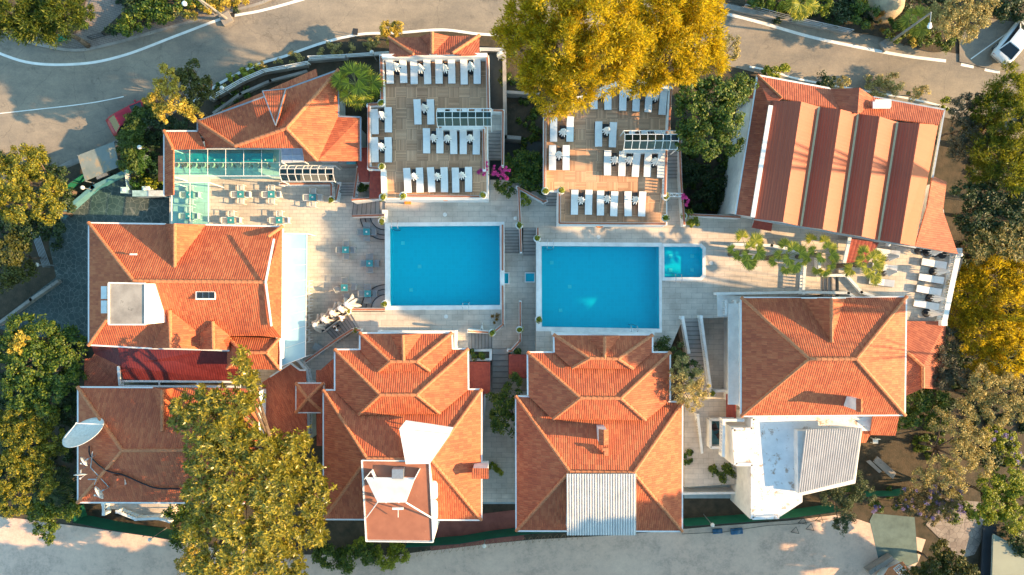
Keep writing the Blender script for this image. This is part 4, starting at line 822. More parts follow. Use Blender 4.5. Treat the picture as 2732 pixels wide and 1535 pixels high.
t = thing('shingle_roof', 'dark red shingle roof left of the corrugated roof house', 'roof', W(1380, 980, 0)); faces_mesh('roof', [[(1357, 946, -.4), (1410, 946, -.2), (1410, 1010, -.2), (1357, 1010, -.4)]], TILE_R, t); MB().prism([W(x, y, -.6) for x, y in ((1360, 948), (1408, 948), (1408, 1008), (1360, 1008))], -3.3, -.7).build('wall', WHITE, t)
t = thing('pump_house', 'small concrete roof with teal hatch beside the tile house', 'building', W(925, 420, -2)); MB().prism([W(x, y, .3) for x, y in ((902, 398), (949, 396), (949, 438), (902, 440))], -2, .3).build('roof', CONC, t); MB().box(W(937, 426, .35), (.75, .78, .1)).build('hatch', simple('teal_hatch', (.08, .33, .38), .6), t)
# ================================================================ loungers, parasols, tables, chairs
def place(root, x, y, z, rz, label=None):
    root.location = (x, y, z); root.rotation_euler = (0, 0, rz)
    if label: root['label'] = label
    return root
def make_lounger():
    t = thing('sun_lounger', '', 'sun lounger'); Lg, w = 1.95, 0.56      # head towards +y
    m = MB(); m.box((0, -.38, .33), (w, 1.2, .11)); m.build('seat_cushion', CUSH, t)
    m = MB(); R = Matrix.Rotation(math.radians(14), 3, 'X'); m.box((0, .59, .42), (w, .78, .11), M=R); m.build('back_cushion', CUSH, t)
    m = MB()
    for s in (-1, 1): m.box((s*(w/2+.01), 0, .24), (.045, Lg, .06))
    for y in (-.95, 0, .95): m.box((0, y, .24), (w, .05, .05))
    m.build('frame', simple('dark_lounger_frame', (.06, .045, .04), .5), t)
    for sx in (-1, 1):
        for sy in (-.85, .85): MB().box((sx*w/2, sy, .11), (.045, .05, .22)).build('leg', MATS['dark_lounger_frame'], t)
    return t
LG = make_lounger(); used = [False]
def lounger(px, py, z, deg, label, group):
    p = W(px, py, z+.38); o = LG if not used[0] else copy_tree(LG); used[0] = True
    place(o, p.x, p.y, z, math.radians(deg), label); o['group'] = group; return o
def make_parasol(H=2.15, R=.27, base=True, folds=9):
    t = thing('closed_parasol', '', 'parasol')
    MB().tube((0, 0, 0), (0, 0, H), .025, n=6).build('pole', WHITEM, t)
    m = MB(); rings = [(0.85, 1.0), (1.05, .86), (1.35, .62), (1.7, .42), (2.0, .22), (H, .05)]; n = folds*4; vs = []
    for z, k in rings:
        for i in range(n):
            a = 2*math.pi*i/n; f = 1 + .34*math.cos(folds*a + z) + .12*math.sin(3*a+z*4); vs.append((R*k*f*math.cos(a), R*k*f*math.sin(a), z - (.10*math.cos(folds*a+1) if z < 1 else 0)))
    m.add(vs, [(k*n+i, k*n+(i+1) % n, (k+1)*n+(i+1) % n, (k+1)*n+i) for k in range(len(rings)-1) for i in range(n)])
    m.build('canopy', CANVAS, t, smooth=False); MB().ball((0, 0, H+.03), .05, 8, 6).build('finial', WHITEM, t)
    MB().lathe((0, 0, 0), [(.001, .02), (.33, 0), (.34, .10), (.30, .16), (.06, .18), (.05, .34), (.001, .34)], 20).build('base', BLACK, t); return t
PS = make_parasol(); pus = [False]
def parasol(px, py, z, label, group, mode='canopy', rz=None):
    p = W(px, py, z + (1.55 if mode == 'canopy' else 0)); o = PS if not pus[0] else copy_tree(PS); pus[0] = True
    place(o, p.x, p.y, z, random.uniform(0, 6) if rz is None else rz, label); o['group'] = group; return o
def make_side_table():
    t = thing('side_table', '', 'side table'); MB().box((0, 0, .37), (.50, .62, .05)).build('table_top', BLACK, t)
    for sx in (-1, 1):
        for sy in (-1, 1): MB().box((sx*.21, sy*.27, .17), (.04, .04, .35)).build('leg', BLACK, t)
    return t
STB = make_side_table(); sus = [False]
def side_table(px, py, z, label, group):
    o = STB if not sus[0] else copy_tree(STB); sus[0] = True; place(o, px, py, z, 0, label); o['group'] = group
ORD = ['first', 'second', 'third', 'fourth', 'fifth', 'sixth', 'seventh', 'eighth', 'ninth', 'tenth', 'eleventh', 'twelfth', 'thirteenth', 'fourteenth']
GA, GB, GS = 'sun loungers on the left wooden terrace', 'sun loungers on the right wooden terrace', 'sun loungers on the small sun terrace'
def row(L, z, g, where, rot=0):
    for i, p in enumerate(L):
        lounger(p[0], p[1], z, p[2] if len(p) > 2 else rot, '%s sun lounger from the left, %s' % (ORD[i], where), g)
def prow(L, z, g, where):
    for i, p in enumerate(L):
        parasol(p[0], p[1], z, '%s closed white parasol from the left, %s' % (ORD[i], where), g)
        q = W(p[0], p[1], z+1.55)
        side_table(q.x, q.y + .36, z, '%s black side table from the left, %s' % (ORD[i], where), 'black side tables between the loungers')
z = ZA; pg = 'closed parasols between the loungers'
row([(1040, 190, 2), (1076, 188, 2), (1104.5, 191, 1), (1140, 191, 2), (1171, 190, 1), (1205, 189.5, 1), (1238, 192, 1), (1273, 190.5)], z, GA, 'back row, left wooden terrace')
prow([(1054.5, 174), (1120, 178), (1184.5, 178), (1255, 172.5)], z, pg, 'back row, left wooden terrace')
row([(1114, 299, 2), (1149, 299, 1)], z, GA, 'lone middle pair, left wooden terrace'); prow([(1130, 284)], z, pg, 'lone middle pair, left wooden terrace')
row([(1000, 325, 1), (1036, 320)], z, GA, 'upper pair, balustrade bay, left terrace'); prow([(1016, 304)], z, pg, 'upper pair, balustrade bay, left terrace')
row([(1000, 400, 1), (1036, 400)], z, GA, 'lower pair, balustrade bay, left terrace'); prow([(1014, 388)], z, pg, 'lower pair, balustrade bay, left terrace')
row([(1138, 376), (1173.5, 376), (1210, 378, 1), (1236, 378), (1271, 379, -1)], z, GA, 'third row, left wooden terrace'); prow([(1155, 364), (1192, 366), (1253, 365)], z, pg, 'third row, left wooden terrace')
row([(1087, 482, 3), (1120, 481, 1), (1150.5, 480, 3), (1185.5, 480, 1), (1215.5, 481, 1), (1250, 479)], z, GA, 'front row, left wooden terrace'); prow([(1102.5, 468), (1165, 468), (1231, 465)], z, pg, 'front row, left wooden terrace')
row([(1585, 258), (1622, 260, 0), (1662, 262, -1), (1698, 264, -3), (1731, 266, -3), (1769, 273, -4)], z, GB, 'back row, right wooden terrace'); prow([(1604, 244), (1681.6, 244), (1753, 253)], z, pg, 'back row, right wooden terrace')
row([(1477, 345), (1521, 345, -1)], z, GB, 'upper left pair, right wooden terrace'); prow([(1504, 349)], z, pg, 'upper left pair, right wooden terrace')
row([(1597, 358), (1635, 360, -2)], z, GB, 'lone middle pair, right wooden terrace'); prow([(1621, 345)], z, pg, 'lone middle pair, right wooden terrace')
row([(1474, 421), (1510.5, 421)], z, GB, 'lower left pair, right wooden terrace'); prow([(1492.5, 410)], z, pg, 'lower left pair, right wooden terrace')
row([(1621, 435), (1660, 437, -2), (1697, 439, -4), (1728, 439, -2), (1763.5, 442, -2)], z, GB, 'third row, right wooden terrace'); prow([(1643, 424), (1682, 424), (1752, 428)], z, pg, 'third row, right wooden terrace')
row([(1533, 540, -1), (1570.5, 540, -1), (1602, 542), (1638.5, 544, -2), (1675.5, 544, 1), (1713, 544.5, -2)], z, GB, 'front row, right wooden terrace'); prow([(1552.6, 532), (1622.6, 528.5), (1699.4, 531.5)], z, pg, 'front row, right wooden terrace')
for i, (x, y) in enumerate([(2491.6, 703.5), (2484, 744), (2478, 775), (2471, 814)]): lounger(x, y, .4, -100, '%s grey white lounger from the top in the right column of the small sun terrace' % ORD[i], GS)
for i, (x, y) in enumerate([(2377, 675), (2370, 714), (2362, 753)]): lounger(x-10, y, .4, -98, '%s grey white lounger from the top beside the fan palm' % ORD[i], GS)
for i, (x, y) in enumerate([(2488, 725), (2479, 796), (2470, 835)]): parasol(x, y, .4, '%s closed parasol from the top in the right column of the small sun terrace' % ORD[i], pg, 'base')
for i, (x, y) in enumerate([(2360, 687), (2355, 727)]): parasol(x, y, .4, '%s closed parasol from the top beside the fan palm' % ORD[i], pg, 'base')
parasol(2472, 674, .4, 'closed parasol standing among the bare black parasol bases', pg, 'base')
for i, (x, y) in enumerate([(2450, 669), (2493.5, 676), (2513, 680)]):
    p = W(x, y, .4); t = thing('parasol_base', '%s empty black parasol base from the left by the back wall' % ORD[i], 'parasol base', p, 'empty black parasol bases'); q = p
    MB().lathe(q, [(.001, .02), (.33, 0), (.34, .10), (.30, .16), (.001, .2)], 20).build('base', BLACK, t); MB().tube(q, q+Vector((0, 0, 1.0 if i else .5)), .025, n=6).build('pole', WHITEM, t)
# stored market parasols with thick folded canopies
HD = [(838, 868), (860, 852), (883, 835), (905, 823), (922, 812)]
def big_parasol(i, px, py):
    H = 2.9; p = W(px, py, -1.5+H); t = thing('stored_parasol', '%s bundled cream parasol from the lower left in the leaning row by the stairs' % ORD[i], 'parasol', (p.x, p.y, -1.5), 'bundled cream parasols by the stairs'); rr = random.Random(i)
    c = Vector((p.x, p.y, -1.5)); MB().tube(c, c+Vector((0, 0, H)), .035).build('pole', WHITEM, t)
    m = MB(); folds = 7; n = 42; rings = [(.5, .52), (.75, .62), (1.2, .52), (1.8, .40), (2.4, .27), (H-.12, .17)]; vs = []
    ph = rr.uniform(0, 6)
    for zz, r_ in rings:
        for k in range(n):
            a = 2*math.pi*k/n; f = 1+.30*math.cos(folds*a+ph+zz*.6)+.18*math.sin(4*a+zz*2+ph); vs.append(c+Vector((r_*f*math.cos(a), r_*f*math.sin(a), zz+(.16*math.sin(5*a+ph) if zz < .8 else 0))))
    m.add(vs, [(q*n+k, q*n+(k+1) % n, (q+1)*n+(k+1) % n, (q+1)*n+k) for q in range(len(rings)-1) for k in range(n)]); m.build('canopy', simple('cream_canvas', (.66, .60, .54), .9, c2=(.52, .47, .42), scale=5), t)
    MB().lathe(c+Vector((0, 0, H-.14)), [(.20, 0), (.19, .06), (.12, .12), (.001, .15)], 16).build('top_cap', WHITE, t, smooth=True)
for i, h in enumerate(HD): big_parasol(i, *h)
# cafe furniture
TSC = 1.0
def make_table():
    t = thing('cafe_table', '', 'table'); MB().box((0, 0, .72), (.56, .56, .03)).build('table_top', simple('teal_glass_top', (.05, .28, .30), .1, c2=(.05, .26, .28)), t)
    MB().box((0, 0, .70), (.6, .6, .02)).build('top_frame', GREYCH, t)
    for a in (-1, 1):
        for b in (-1, 1): MB().box((a*.25, b*.25, .35), (.04, .04, .7)).build('leg', GREYCH, t)
    return t
def make_chair(mat, frame):
    t = thing('cafe_chair', '', 'chair')
    MB().box((0, 0, .44), (.44, .42, .04)).build('seat', mat, t); MB().box((0, -.24, .66), (.44, .035, .40), M=Matrix.Rotation(math.radians(-8), 3, 'X')).build('backrest', mat, t)
    for s in (-1, 1):
        m = MB(); m.beam((s*.25, -.25, .66), (s*.25, .22, .66), .045, .035); m.beam((s*.25, .22, .66), (s*.25, .22, .42), .035, .035); m.build('armrest', frame, t)
        for y in (-.22, .2): MB().beam((s*.23, y, 0), (s*.23, y, .44), .035, .035).build('leg', frame, t)
    return t
TB0 = make_table(); CG = make_chair(GREYCH, GREYM); CWH = make_chair(simple('pale_chair_weave', (.62, .60, .56), .7, scale=20), WHITEM); uu = {'t': 0, 'g': 0, 'w': 0}
def tset(px, py, where, kind='g', offs=None, ang=0, z=-1.5):
    p = W(px, py, z+.7); o = TB0 if not uu['t'] else copy_tree(TB0); uu['t'] = 1; place(o, p.x, p.y, z, math.radians(ang), 'small square glass cafe table ' + where); o['group'] = 'square cafe tables'
    q = MB().lathe((p.x, p.y, z+.735), [(.001, 0), (.07, 0), (.08, .05), (.05, .06), (.001, .03)], 12); single(q, 'ashtray', POTW, 'white ashtray on the cafe table ' + where, 'ashtray', 'ashtrays on the cafe tables')
    D = offs or {'top': (0, .56, 180), 'bottom': (0, -.56, 0), 'left': (-.56, 0, -90), 'right': (.56, 0, 90)}
    for k, (dx, dy, a) in D.items():
        src = CG if kind == 'g' else CWH; c = src if not uu[kind] else copy_tree(src); uu[kind] = 1
        place(c, p.x+dx, p.y+dy, z, math.radians(a), ('grey' if kind == 'g' else 'white') + ' chair at %s of cafe table %s' % (k, where)); c['group'] = 'cafe chairs'
for x, y, wh, kd in [(642, 519, 'in the upper sunlit row nearest the glass', 'w'), (724, 519, 'in the middle of the upper sunlit row', 'w'), (834, 527, 'by the corner balustrade pillar', 'w'), (616, 588, 'in the lower sunlit row nearest the glass', 'w'), (745, 588, 'right in the lower sunlit row', 'w'), (506, 520, 'under the upper half of the glass roof', 'w'), (504, 577, 'under the lower half of the glass roof', 'w'),
    (978, 619, 'at the upper right near the quarter round steps', 'g'), (922, 667, 'left in the middle of the shaded cafe', 'g'), (986, 703, 'right in the middle beside the pool wall', 'g'), (981, 784, 'lower right beside the pool wall', 'g')]: tset(x, y, wh, kd)
tset(919, 768, 'lower left near the stored parasols', 'g', {'top': (-.05, .62, 180), 'bottom': (.1, -.68, 10), 'left': (-.62, -.15, -60), 'right': (.75, .1, 80)})
m = MB().box(W(940, 812, -.8), (.62, 1.0, .03), math.radians(28)); m.tube(W(940, 812, -.8), W(940, 812, -1.5), .05); single(m, 'leaning_table', MATS['teal_glass_top'], 'turquoise table top behind the bundled parasols', 'table')
m = MB(); c = W(851, 931, -1.0)
for k in range(6): m.box(c+Vector((-.42+.17*k, .26-.10*k, 0)), (.13, .62, .04), math.radians(-32))
m.box(c-Vector((0, 0, .3)), (.9, .5, .5), math.radians(-32)); single(m, 'slatted_bench', GREYCH, 'grey slatted bench against the diagonal wall', 'bench')
# folded white chairs along the glass awning
def make_folded():
    t = thing('folding_chair', '', 'chair'); m = MB()
    for s in (-1, 1): m.tube((-.28, s*.22, 0), (.22, s*.20, .85), .02, n=6); m.tube((.22, s*.24, 0), (-.22, s*.24, .85), .02, n=6)
    m.build('frame', WHITEM, t); MB().box((0, 0, .45), (.08, .46, .04)).tube((.3, 0, .5), (-.05, 0, .5), .02).build('seat_bar', WHITEM, t)
    MB().tube((-.15, .25, .8), (.30, 0, .78), .018).tube((-.15, -.25, .8), (.30, 0, .78), .018).build('backrest', WHITEM, t); return t
FC = make_folded()
for i, y in enumerate([757, 775, 792, 808, 825, 848, 866, 887, 906]):
    p = W(823, y, -.9); o = FC if i == 0 else copy_tree(FC); place(o, p.x, p.y, -1.5, 0, '%s white folding chair from the top beside the long glass awning' % ORD[i]); o['group'] = 'white folding chairs beside the awning'
# glazed structures
def barrel(label, x0, y0, x1, y1, z0, n=7, dz=.55):
    a = W(x0, y0, z0); b = W(x1, y1, z0); X0, X1 = a.x, b.x; Y0, Y1 = a.y, b.y; t = thing('glass_canopy', label, 'canopy', (X0, Y1, z0-2.0))
    prof = [(Y0, z0), (Y0+(Y1-Y0)*.28, z0+dz), (Y0+(Y1-Y0)*.62, z0+dz), (Y1, z0)]
    f = MB(); w = .045
    for i in range(n+1):
        x = X0+(X1-X0)*i/n
        for k in range(3): f.beam((x, *prof[k]), (x, *prof[k+1]), w, w)
    for y, zz in prof: f.beam((X0, y, zz), (X1, y, zz), w, w)
    f.build('frame', WHITEM, t)
    for i in range(n):
        xa = X0+(X1-X0)*i/n; xb = X0+(X1-X0)*(i+1)/n; g_ = MB()
        for k in range(3): g_.add([(xa, prof[k][0], prof[k][1]-.01), (xb, prof[k][0], prof[k][1]-.01), (xb, prof[k+1][0], prof[k+1][1]-.01), (xa, prof[k+1][0], prof[k+1][1]-.01)], [(0, 1, 2, 3)])
        g_.build('glass_bay', GLASS_D, t)
    for x in (X0+.03, X1-.03):
        for y in (Y0, Y1): MB().beam((x, y, z0-2.0), (x, y, z0), .07, .07).build('post', WHITEM, t)
    return t
barrel('glass barrel canopy over the stairs of the left wooden terrace', 1167, 290, 1311, 337, ZA+2.0)
barrel('glass barrel canopy over the stairs of the right wooden terrace', 1664, 349, 1806, 399, ZA+2.0)
barrel('dark glass barrel canopy above the cafe terrace balustrade', 752, 442, 893, 484, 1.2)
wall('white balustrade below the dark glass barrel canopy', [(748, 491), (884, 491), (884, 532)], -1.5, .95, style='bal')
wall('short white balustrade right of the corner planter of the cafe', [(905, 490), (896, 534)], -1.5, 1.0, style='bal')
wall('long white balustrade on the far side of the cafe stairs', [(955, 448), (944, 528)], -1.0, 1.1, style='bal')
def flatglass(label, P, mat, frame, nx, ny, posts=True, w=.07, zb=-1.5, name='glass_roof'):
    Q = [W(*p) for p in P]; t = thing(name, label, 'glass roof', (Q[0].x, Q[0].y, zb)); f = MB()
    for i in range(nx+1): f.beam(Q[0].lerp(Q[1], i/nx), Q[3].lerp(Q[2], i/nx), w*(.9 if i in (0, nx) else .3), w*.5)
    for j in range(ny+1): f.beam(Q[0].lerp(Q[3], j/ny), Q[1].lerp(Q[2], j/ny), w*(.9 if j in (0, ny) else .3), w*.5)
    f.build('frame', frame, t)
    for i in range(nx):
        a = Q[0].lerp(Q[1], i/nx); b = Q[0].lerp(Q[1], (i+1)/nx); d = Q[3].lerp(Q[2], i/nx); c = Q[3].lerp(Q[2], (i+1)/nx); u = Vector((0, 0, .02))
        MB().add([a-u, b-u, c-u, d-u], [(0, 1, 2, 3)]).build('pane', mat, t)
    if posts:
        for q in Q: MB().beam((q.x, q.y, zb), q, .08, .08).build('post', frame, t)
    return t
flatglass('long pale green glass roof over the terrace bar', [(458, 398, 1.5), (746, 398, 1.5), (746, 470, 1.2), (458, 470, 1.2)], GLASS_T, WHITEM, 6, 2)
flatglass('glass roof over two white cafe tables', [(458, 487, 1.5), (556, 487, 1.5), (556, 600, 1.5), (458, 600, 1.5)], GLASS_T, WHITEM, 2, 1)
flatglass('small white glazed box roof at the end of the bar roof', [(750, 396, 1.9), (806, 396, 1.9), (812, 432, 1.9), (752, 434, 1.9)], simple('blue_white_glazing', (.55, .62, .74), .2), WHITEM, 2, 2)
flatglass('long white translucent awning along the restaurant side', [(754, 622, .9), (819, 624, .7), (815, 952, .7), (748, 978, .9)], GLASS_W, WHITEM, 1, 8, name='awning_roof')
slab('bar_floor', [(455, 396), (750, 396), (750, 478), (560, 478), (560, 600), (455, 600)], -1.6, -1.49, paving('green_white_floor_tile', (.50, .70, .66), (.60, .76, .68), .9, .9))
m = MB().box((0, 0, 0), (8.3, .55, 1.05)); c = W(600, 425, -.97); m.v = [(v[0]+c.x, v[1]+c.y, v[2]+c.z) for v in m.v]; t = thing('bar_counter', 'long teal topped bar counter under the green glass roof', 'counter', (c.x, c.y, -1.5)); m.build('cabinet', CREAM, t); MB().box(c+Vector((0, 0, .55)), (8.5, .75, .05)).build('counter_top', simple('teal_counter', (.02, .34, .38), .3), t)
def make_stool():
    t = thing('bar_stool', '', 'stool'); MB().lathe((0, 0, 0), [(.001, .74), (.2, .74), (.22, .78), (.001, .80)], 14).build('seat', CREAM, t); MB().tube((0, 0, 0), (0, 0, .74), .03).lathe((0, 0, 0), [(.2, 0), (.19, .03), (.03, .05)], 12).build('leg', STEEL, t)
    m = MB(); n = 9
    for i in range(n-1):
        a, b = math.radians(-60+120*i/(n-1)), math.radians(-60+120*(i+1)/(n-1)); m.beam((.23*math.cos(a), .23*math.sin(a), .92), (.23*math.cos(b), .23*math.sin(b), .92), .03, .22)
    m.build('backrest', CREAM, t); return t
BS = make_stool()
for i in range(11):
    p = W(474+23.5*i, 441, -.8); o = BS if i == 0 else copy_tree(BS); place(o, p.x, p.y, -1.5, -.3, '%s cream bar stool from the left under the green glass roof' % ORD[i]); o['group'] = 'cream bar stools'
for i in range(6): p = W(483+45*i, 427, -.36); single(MB().ball(p+Vector((0, 0, .06)), .07), 'glass_candle', POTW, '%s small white glass from the left on the bar counter' % ORD[i], 'glass', 'glasses on the bar counter', smooth=True)
# round planters on posts
def planter(px, py, z, label, r=.3, plant=True, mat='green'):
    p = W(px, py, z+.35); t = thing('planter', label, 'plant pot', (p.x, p.y, z), 'round white plant pots')
    MB().lathe((p.x, p.y, z), [(r*.5, 0), (r*.75, .12), (r, .3), (r*.98, .38), (r*.62, .37), (r*.6, .30)], 18).build('pot', POTW, t, smooth=True)
    MB().lathe((p.x, p.y, z), [(.001, .33), (r*.62, .33)], 18).build('soil', SOIL, t)
    PLQ.append((t, Vector((p.x, p.y, z+.40)), r*.5, mat)); return t
PLQ = []
for x, y, z, l in [(1124, 0, 0, None)]: pass
for x, y, z, l in [(1018, 590, .35, 'round pot on the upper corner of the pool wall by the cafe'), (1026, 811, .15, 'round pot on the lower corner of the pool wall by the cafe'), (927, 832, -.2, 'round pot at the head of the stairs beside the people'), (950, 882, .0, 'round brown pot at the end of the diagonal wall'), (1075, 522, 2.8, 'round pot on the left end of the left terrace parapet'), (1289, 521, 2.8, 'round pot on the right end of the left terrace parapet'), (1017, 275, 2.95, 'round pot on the step of the upper left terrace wall'), (1018, 445, 3.0, 'round pot on the corner of the balustrade bay'), (1021, 526, 2.7, 'round pot above the small red shingle roof'), (884, 532, -.5, 'round pot on the cafe balustrade corner'),
      (1455, 510, 2.9, 'round pot on the left wall end of the right terrace'), (1497, 509, 2.8, 'round pot on the left front corner of the right terrace'), (1776, 526, 2.2, 'round pot under the bougainvillea arch'), (1775, 582, 2.8, 'round pot on the right front corner of the right terrace'), (1824, 577, .95, 'round pot where the garden wall meets the terrace wall'), (1385, 602, .95, 'round pot on the dividing wall between the pools'), (1433, 637, .9, 'round pot beside the upper left corner of the large pool'), (1437, 852, .15, 'round pot on the lower left corner of the large pool wall'), (1386, 880, -.3, 'round pot on the walkway wall below the pools'), (1313, 888, .7, 'round pot on the bent wall corner of the left pool deck'), (2166, 677, .8, 'round pot on the white wall amid the fan palms'), (1901, 1050, -2.2, 'dark round pot beside the yard balustrade')]:
    planter(x, y, z, l, .30 if 'brown' not in l else .26)
# ladders, skimmers, life rings, benches
def ladder(px, py, label, dirn=1, z=0):
    p = W(px, py, z); t = thing('pool_ladder', label, 'ladder', (p.x, p.y, z)); m = MB()
    for s in (-1, 1):
        a = p+Vector((s*.25, 0, 0)); pts = [a+Vector((0, -dirn*.45, 0)), a+Vector((0, -dirn*.42, .6)), a+Vector((0, -dirn*.1, .75)), a+Vector((0, dirn*.25, .55)), a+Vector((0, dirn*.3, -.9))]
        for i in range(4): m.tube(pts[i], pts[i+1], .025)
    m.build('handrail', STEEL, t); m = MB()
    for k in range(3): m.box(p+Vector((0, dirn*.3, -.25-.3*k)), (.5, .1, .03))
    m.build('steps', STEEL, t)
ladder(1244, 817, 'steel ladder on the lower edge of the left pool', 1); ladder(1056, 603, 'steel ladder at the upper left corner of the left pool', -1)
ladder(1467, 655, 'steel ladder at the upper left corner of the large pool', -1); ladder(1689, 878, 'steel ladder on the lower edge of the large pool', 1); ladder(1806, 741, 'steel ladder on the lower edge of the children pool', 1)
ORG_ = simple('orange_float', (.80, .25, .03), .5, c2=(.7, .2, .02))
for x, y, l in [(1188, 529, 'orange life ring hanging on the left terrace front wall'), (1600, 601, 'orange life ring hanging on the right terrace front wall')]:
    p = W(x, y, 1.6); t = MB(); q = Matrix.Rotation(math.radians(62), 3, 'X'); R_, r_ = .27, .08
    vs = [p + q @ Vector(((R_+r_*math.cos(b))*math.cos(a), (R_+r_*math.cos(b))*math.sin(a), r_*math.sin(b))) for a in [2*math.pi*i/20 for i in range(20)] for b in [2*math.pi*j/8 for j in range(8)]]
    t.add(vs, [(i*8+j, ((i+1) % 20)*8+j, ((i+1) % 20)*8+(j+1) % 8, i*8+(j+1) % 8) for i in range(20) for j in range(8)]); single(t, 'life_ring', ORG_, l, 'life ring', smooth=True)
for i, (x, y, l) in enumerate([(1088, 538, 'orange plastic box below the left terrace parapet')]): single(MB().box(W(x, y, .35), (.45, .4, .7)).box(W(x, y, .74), (.5, .44, .08)), 'box', ORG_, l, 'box')
for x, y, z, l in [(1375, 585, 0, 'white round cap lamp at the head of the pool stairs'),]: single(MB().lathe(W(x, y, z), [(.06, 0), (.06, .5), (.16, .55), (.16, .7), (.001, .76)], 14), 'bollard_lamp', POTW, l, 'lamp', smooth=True)
for x, y, l in [(1187, 573, 'left pool deck above the water'), (1190, 845, 'left pool deck below the water'), (1597, 632, 'large pool deck above the water'), (1897, 702, 'deck right of the children pool')]:
    p = W(x, y, .01); m = MB().lathe(p, [(.17, 0), (.17, .02), (.12, .02), (.12, .005), (.07, .005), (.07, .02), (.001, .02)], 18); single(m, 'floor_drain', POTW, 'small round drain cover on the ' + l, 'drain cover')
def quarter(cx, cy, a0, a1, label):
    for k, (r0, r1, zz) in enumerate([(2.1, 1.75, -1.35), (1.7, 1.3, -1.1), (1.25, .6, -.85)]):
        p = W(cx, cy, zz); n = 14; O = [Vector((p.x+r0*math.cos(math.radians(a0+(a1-a0)*i/n)), p.y+r0*math.sin(math.radians(a0+(a1-a0)*i/n)))) for i in range(n+1)]; I = [Vector((p.x+.2*math.cos(math.radians(a0+(a1-a0)*i/n)), p.y+.2*math.sin(math.radians(a0+(a1-a0)*i/n)))) for i in range(n+1)]
        if k == 0: t = thing('quarter_round_steps', label, 'steps', (p.x, p.y, -1.5))
        MB().prism(O+I[::-1], -1.5, zz).build('step', STEPM, t)
        m = MB()
        for i in range(n): m.beam((*O[i], zz+.01), (*O[i+1], zz+.01), .07, .06)
        m.build('edge_strip', BLACK, t)
quarter(1027, 574, 180, 270, 'quarter round steps in the upper corner below the pool wall'); quarter(1030, 826, 90, 180, 'quarter round steps in the lower corner below the pool wall')
# bougainvillea arch
m = MB(); a, b = W(1776, 520, 2.6), W(1822, 521, 2.4)
for dy in (-.14, .14): m.beam(a+Vector((0, dy, 0)), b+Vector((0, dy, 0)), .05, .05)
for i in range(6): m.beam(a.lerp(b, i/6)+Vector((0, (-.14 if i % 2 else .14), 0)), a.lerp(b, (i+1)/6)+Vector((0, (.14 if i % 2 else -.14), 0)), .04, .04)
m.tube(b, (b.x, b.y, .6), .04); m.tube(a, (a.x, a.y, 1.0), .04); single(m, 'arch', WHITEM, 'white lattice arch over the steps carrying pink flowers', 'arch')
# lamps
def globe(px, py, ground, h, label, r=.2):
    z = ground + h; p = W(px, py, z); t = thing('globe_lamp', label, 'lamp', (p.x, p.y, ground), 'white globe lamps'); MB().tube((p.x, p.y, ground), (p.x, p.y, z-r), .04).build('pole', GREYM, t); MB().ball((p.x, p.y, z), r, 14, 10).build('globe', POTW, t, smooth=True)
for x, y, g_, h, l in [(220, 501, -3.2, 2.8, 'globe lamp by the road beside the retaining wall'), (372, 393, -2.6, 2.8, 'globe lamp rising through the hedge'), (98, 707, -3.2, 2.8, 'globe lamp beside the left metal bench'), (400, 1440, -5, 3, 'globe lamp behind the lower left green fence'), (1292, 1457, -5, 3, 'globe lamp on the green fence between the central houses'), (1901, 1401, -5, 3, 'globe lamp on the green fence right of the corrugated roof'), (2370, 652, .4, 2.2, 'globe lamp above the small sun terrace'), (2563, 680, .4, 1.2, 'globe lamp on the corner of the sun terrace balustrade'), (2707, 530, -2.5, 3, 'globe lamp among the trees at the right edge'), (992, 140, -1.5, 2.2, 'globe lamp on the roadside wall left of the terrace roof'), (592, 235, -1.8, 2.2, 'globe lamp on the roadside railing above the first roof')]: globe(x, y, g_, h, l, .18)
for x, y, l in [(333, 508, 'left'), (390, 506, 'right')]:
    p = W(x, y, -1.6); t = thing('gate_pillar', 'white square gate pillar with globe, the %s of the two at the hedge' % l, 'pillar', (p.x, p.y, -3), 'white gate pillars'); MB().box((p.x, p.y, -2.3), (.5, .42, 1.4)).build('post', WHITE, t); MB().box((p.x, p.y, -1.55), (.62, .52, .12)).build('cap', WHITE, t); MB().ball((p.x-.03, p.y, -1.35), .15).build('globe', POTW, t, smooth=True)
p = W(362, 449, -1.6); t = thing('gate_pillar', 'white pillar with globe half hidden by the hedge', 'pillar', (p.x, p.y, -3)); MB().box((p.x, p.y, -2.3), (.45, .5, 1.4), .3).build('post', WHITE, t); MB().ball((p.x-.05, p.y, -1.45), .15).build('globe', POTW, t, smooth=True)
p = W(386, 340, -1.4); t = thing('mail_box', 'small white box on a post beside the hedge top', 'box', (p.x, p.y, -3)); MB().box(p, (.45, .5, .35), .1).build('box', WHITE, t); MB().tube(p, (p.x, p.y, -3), .06).build('post', GREYM, t)
def street(px, py, hx, hy, h, ax, ay, label, armlen=1.2):
    b = WG(px, py); top = W(hx, hy, b.z+h); t = thing('street_lamp', label, 'street lamp', b); MB().chain([b, b+(top-b)*.5, top], [.13, .10, .07]).build('pole', CONC, t)
    e_ = W(ax, ay, b.z+h+.2); MB().tube(top, e_, .035).build('arm', GREYM, t); d = (e_-top).normalized(); MB().ball(e_+d*.3, .19, 12, 8, .6).box(e_+d*.1, (.2, .2, .12)).build('lamp_head', WHITEM, t, smooth=True)
    MB().box(b+Vector((0, 0, .1)), (.9, .9, .4), .5).build('footing', CONC, t)
street(606, 52, 530, -4, 6.5, 505, -8, 'leaning concrete street lamp by the upper road at top left'); street(2362, 122, 2484, 34, 6.5, 2481, 62, 'tall concrete street lamp by the upper road at top right')
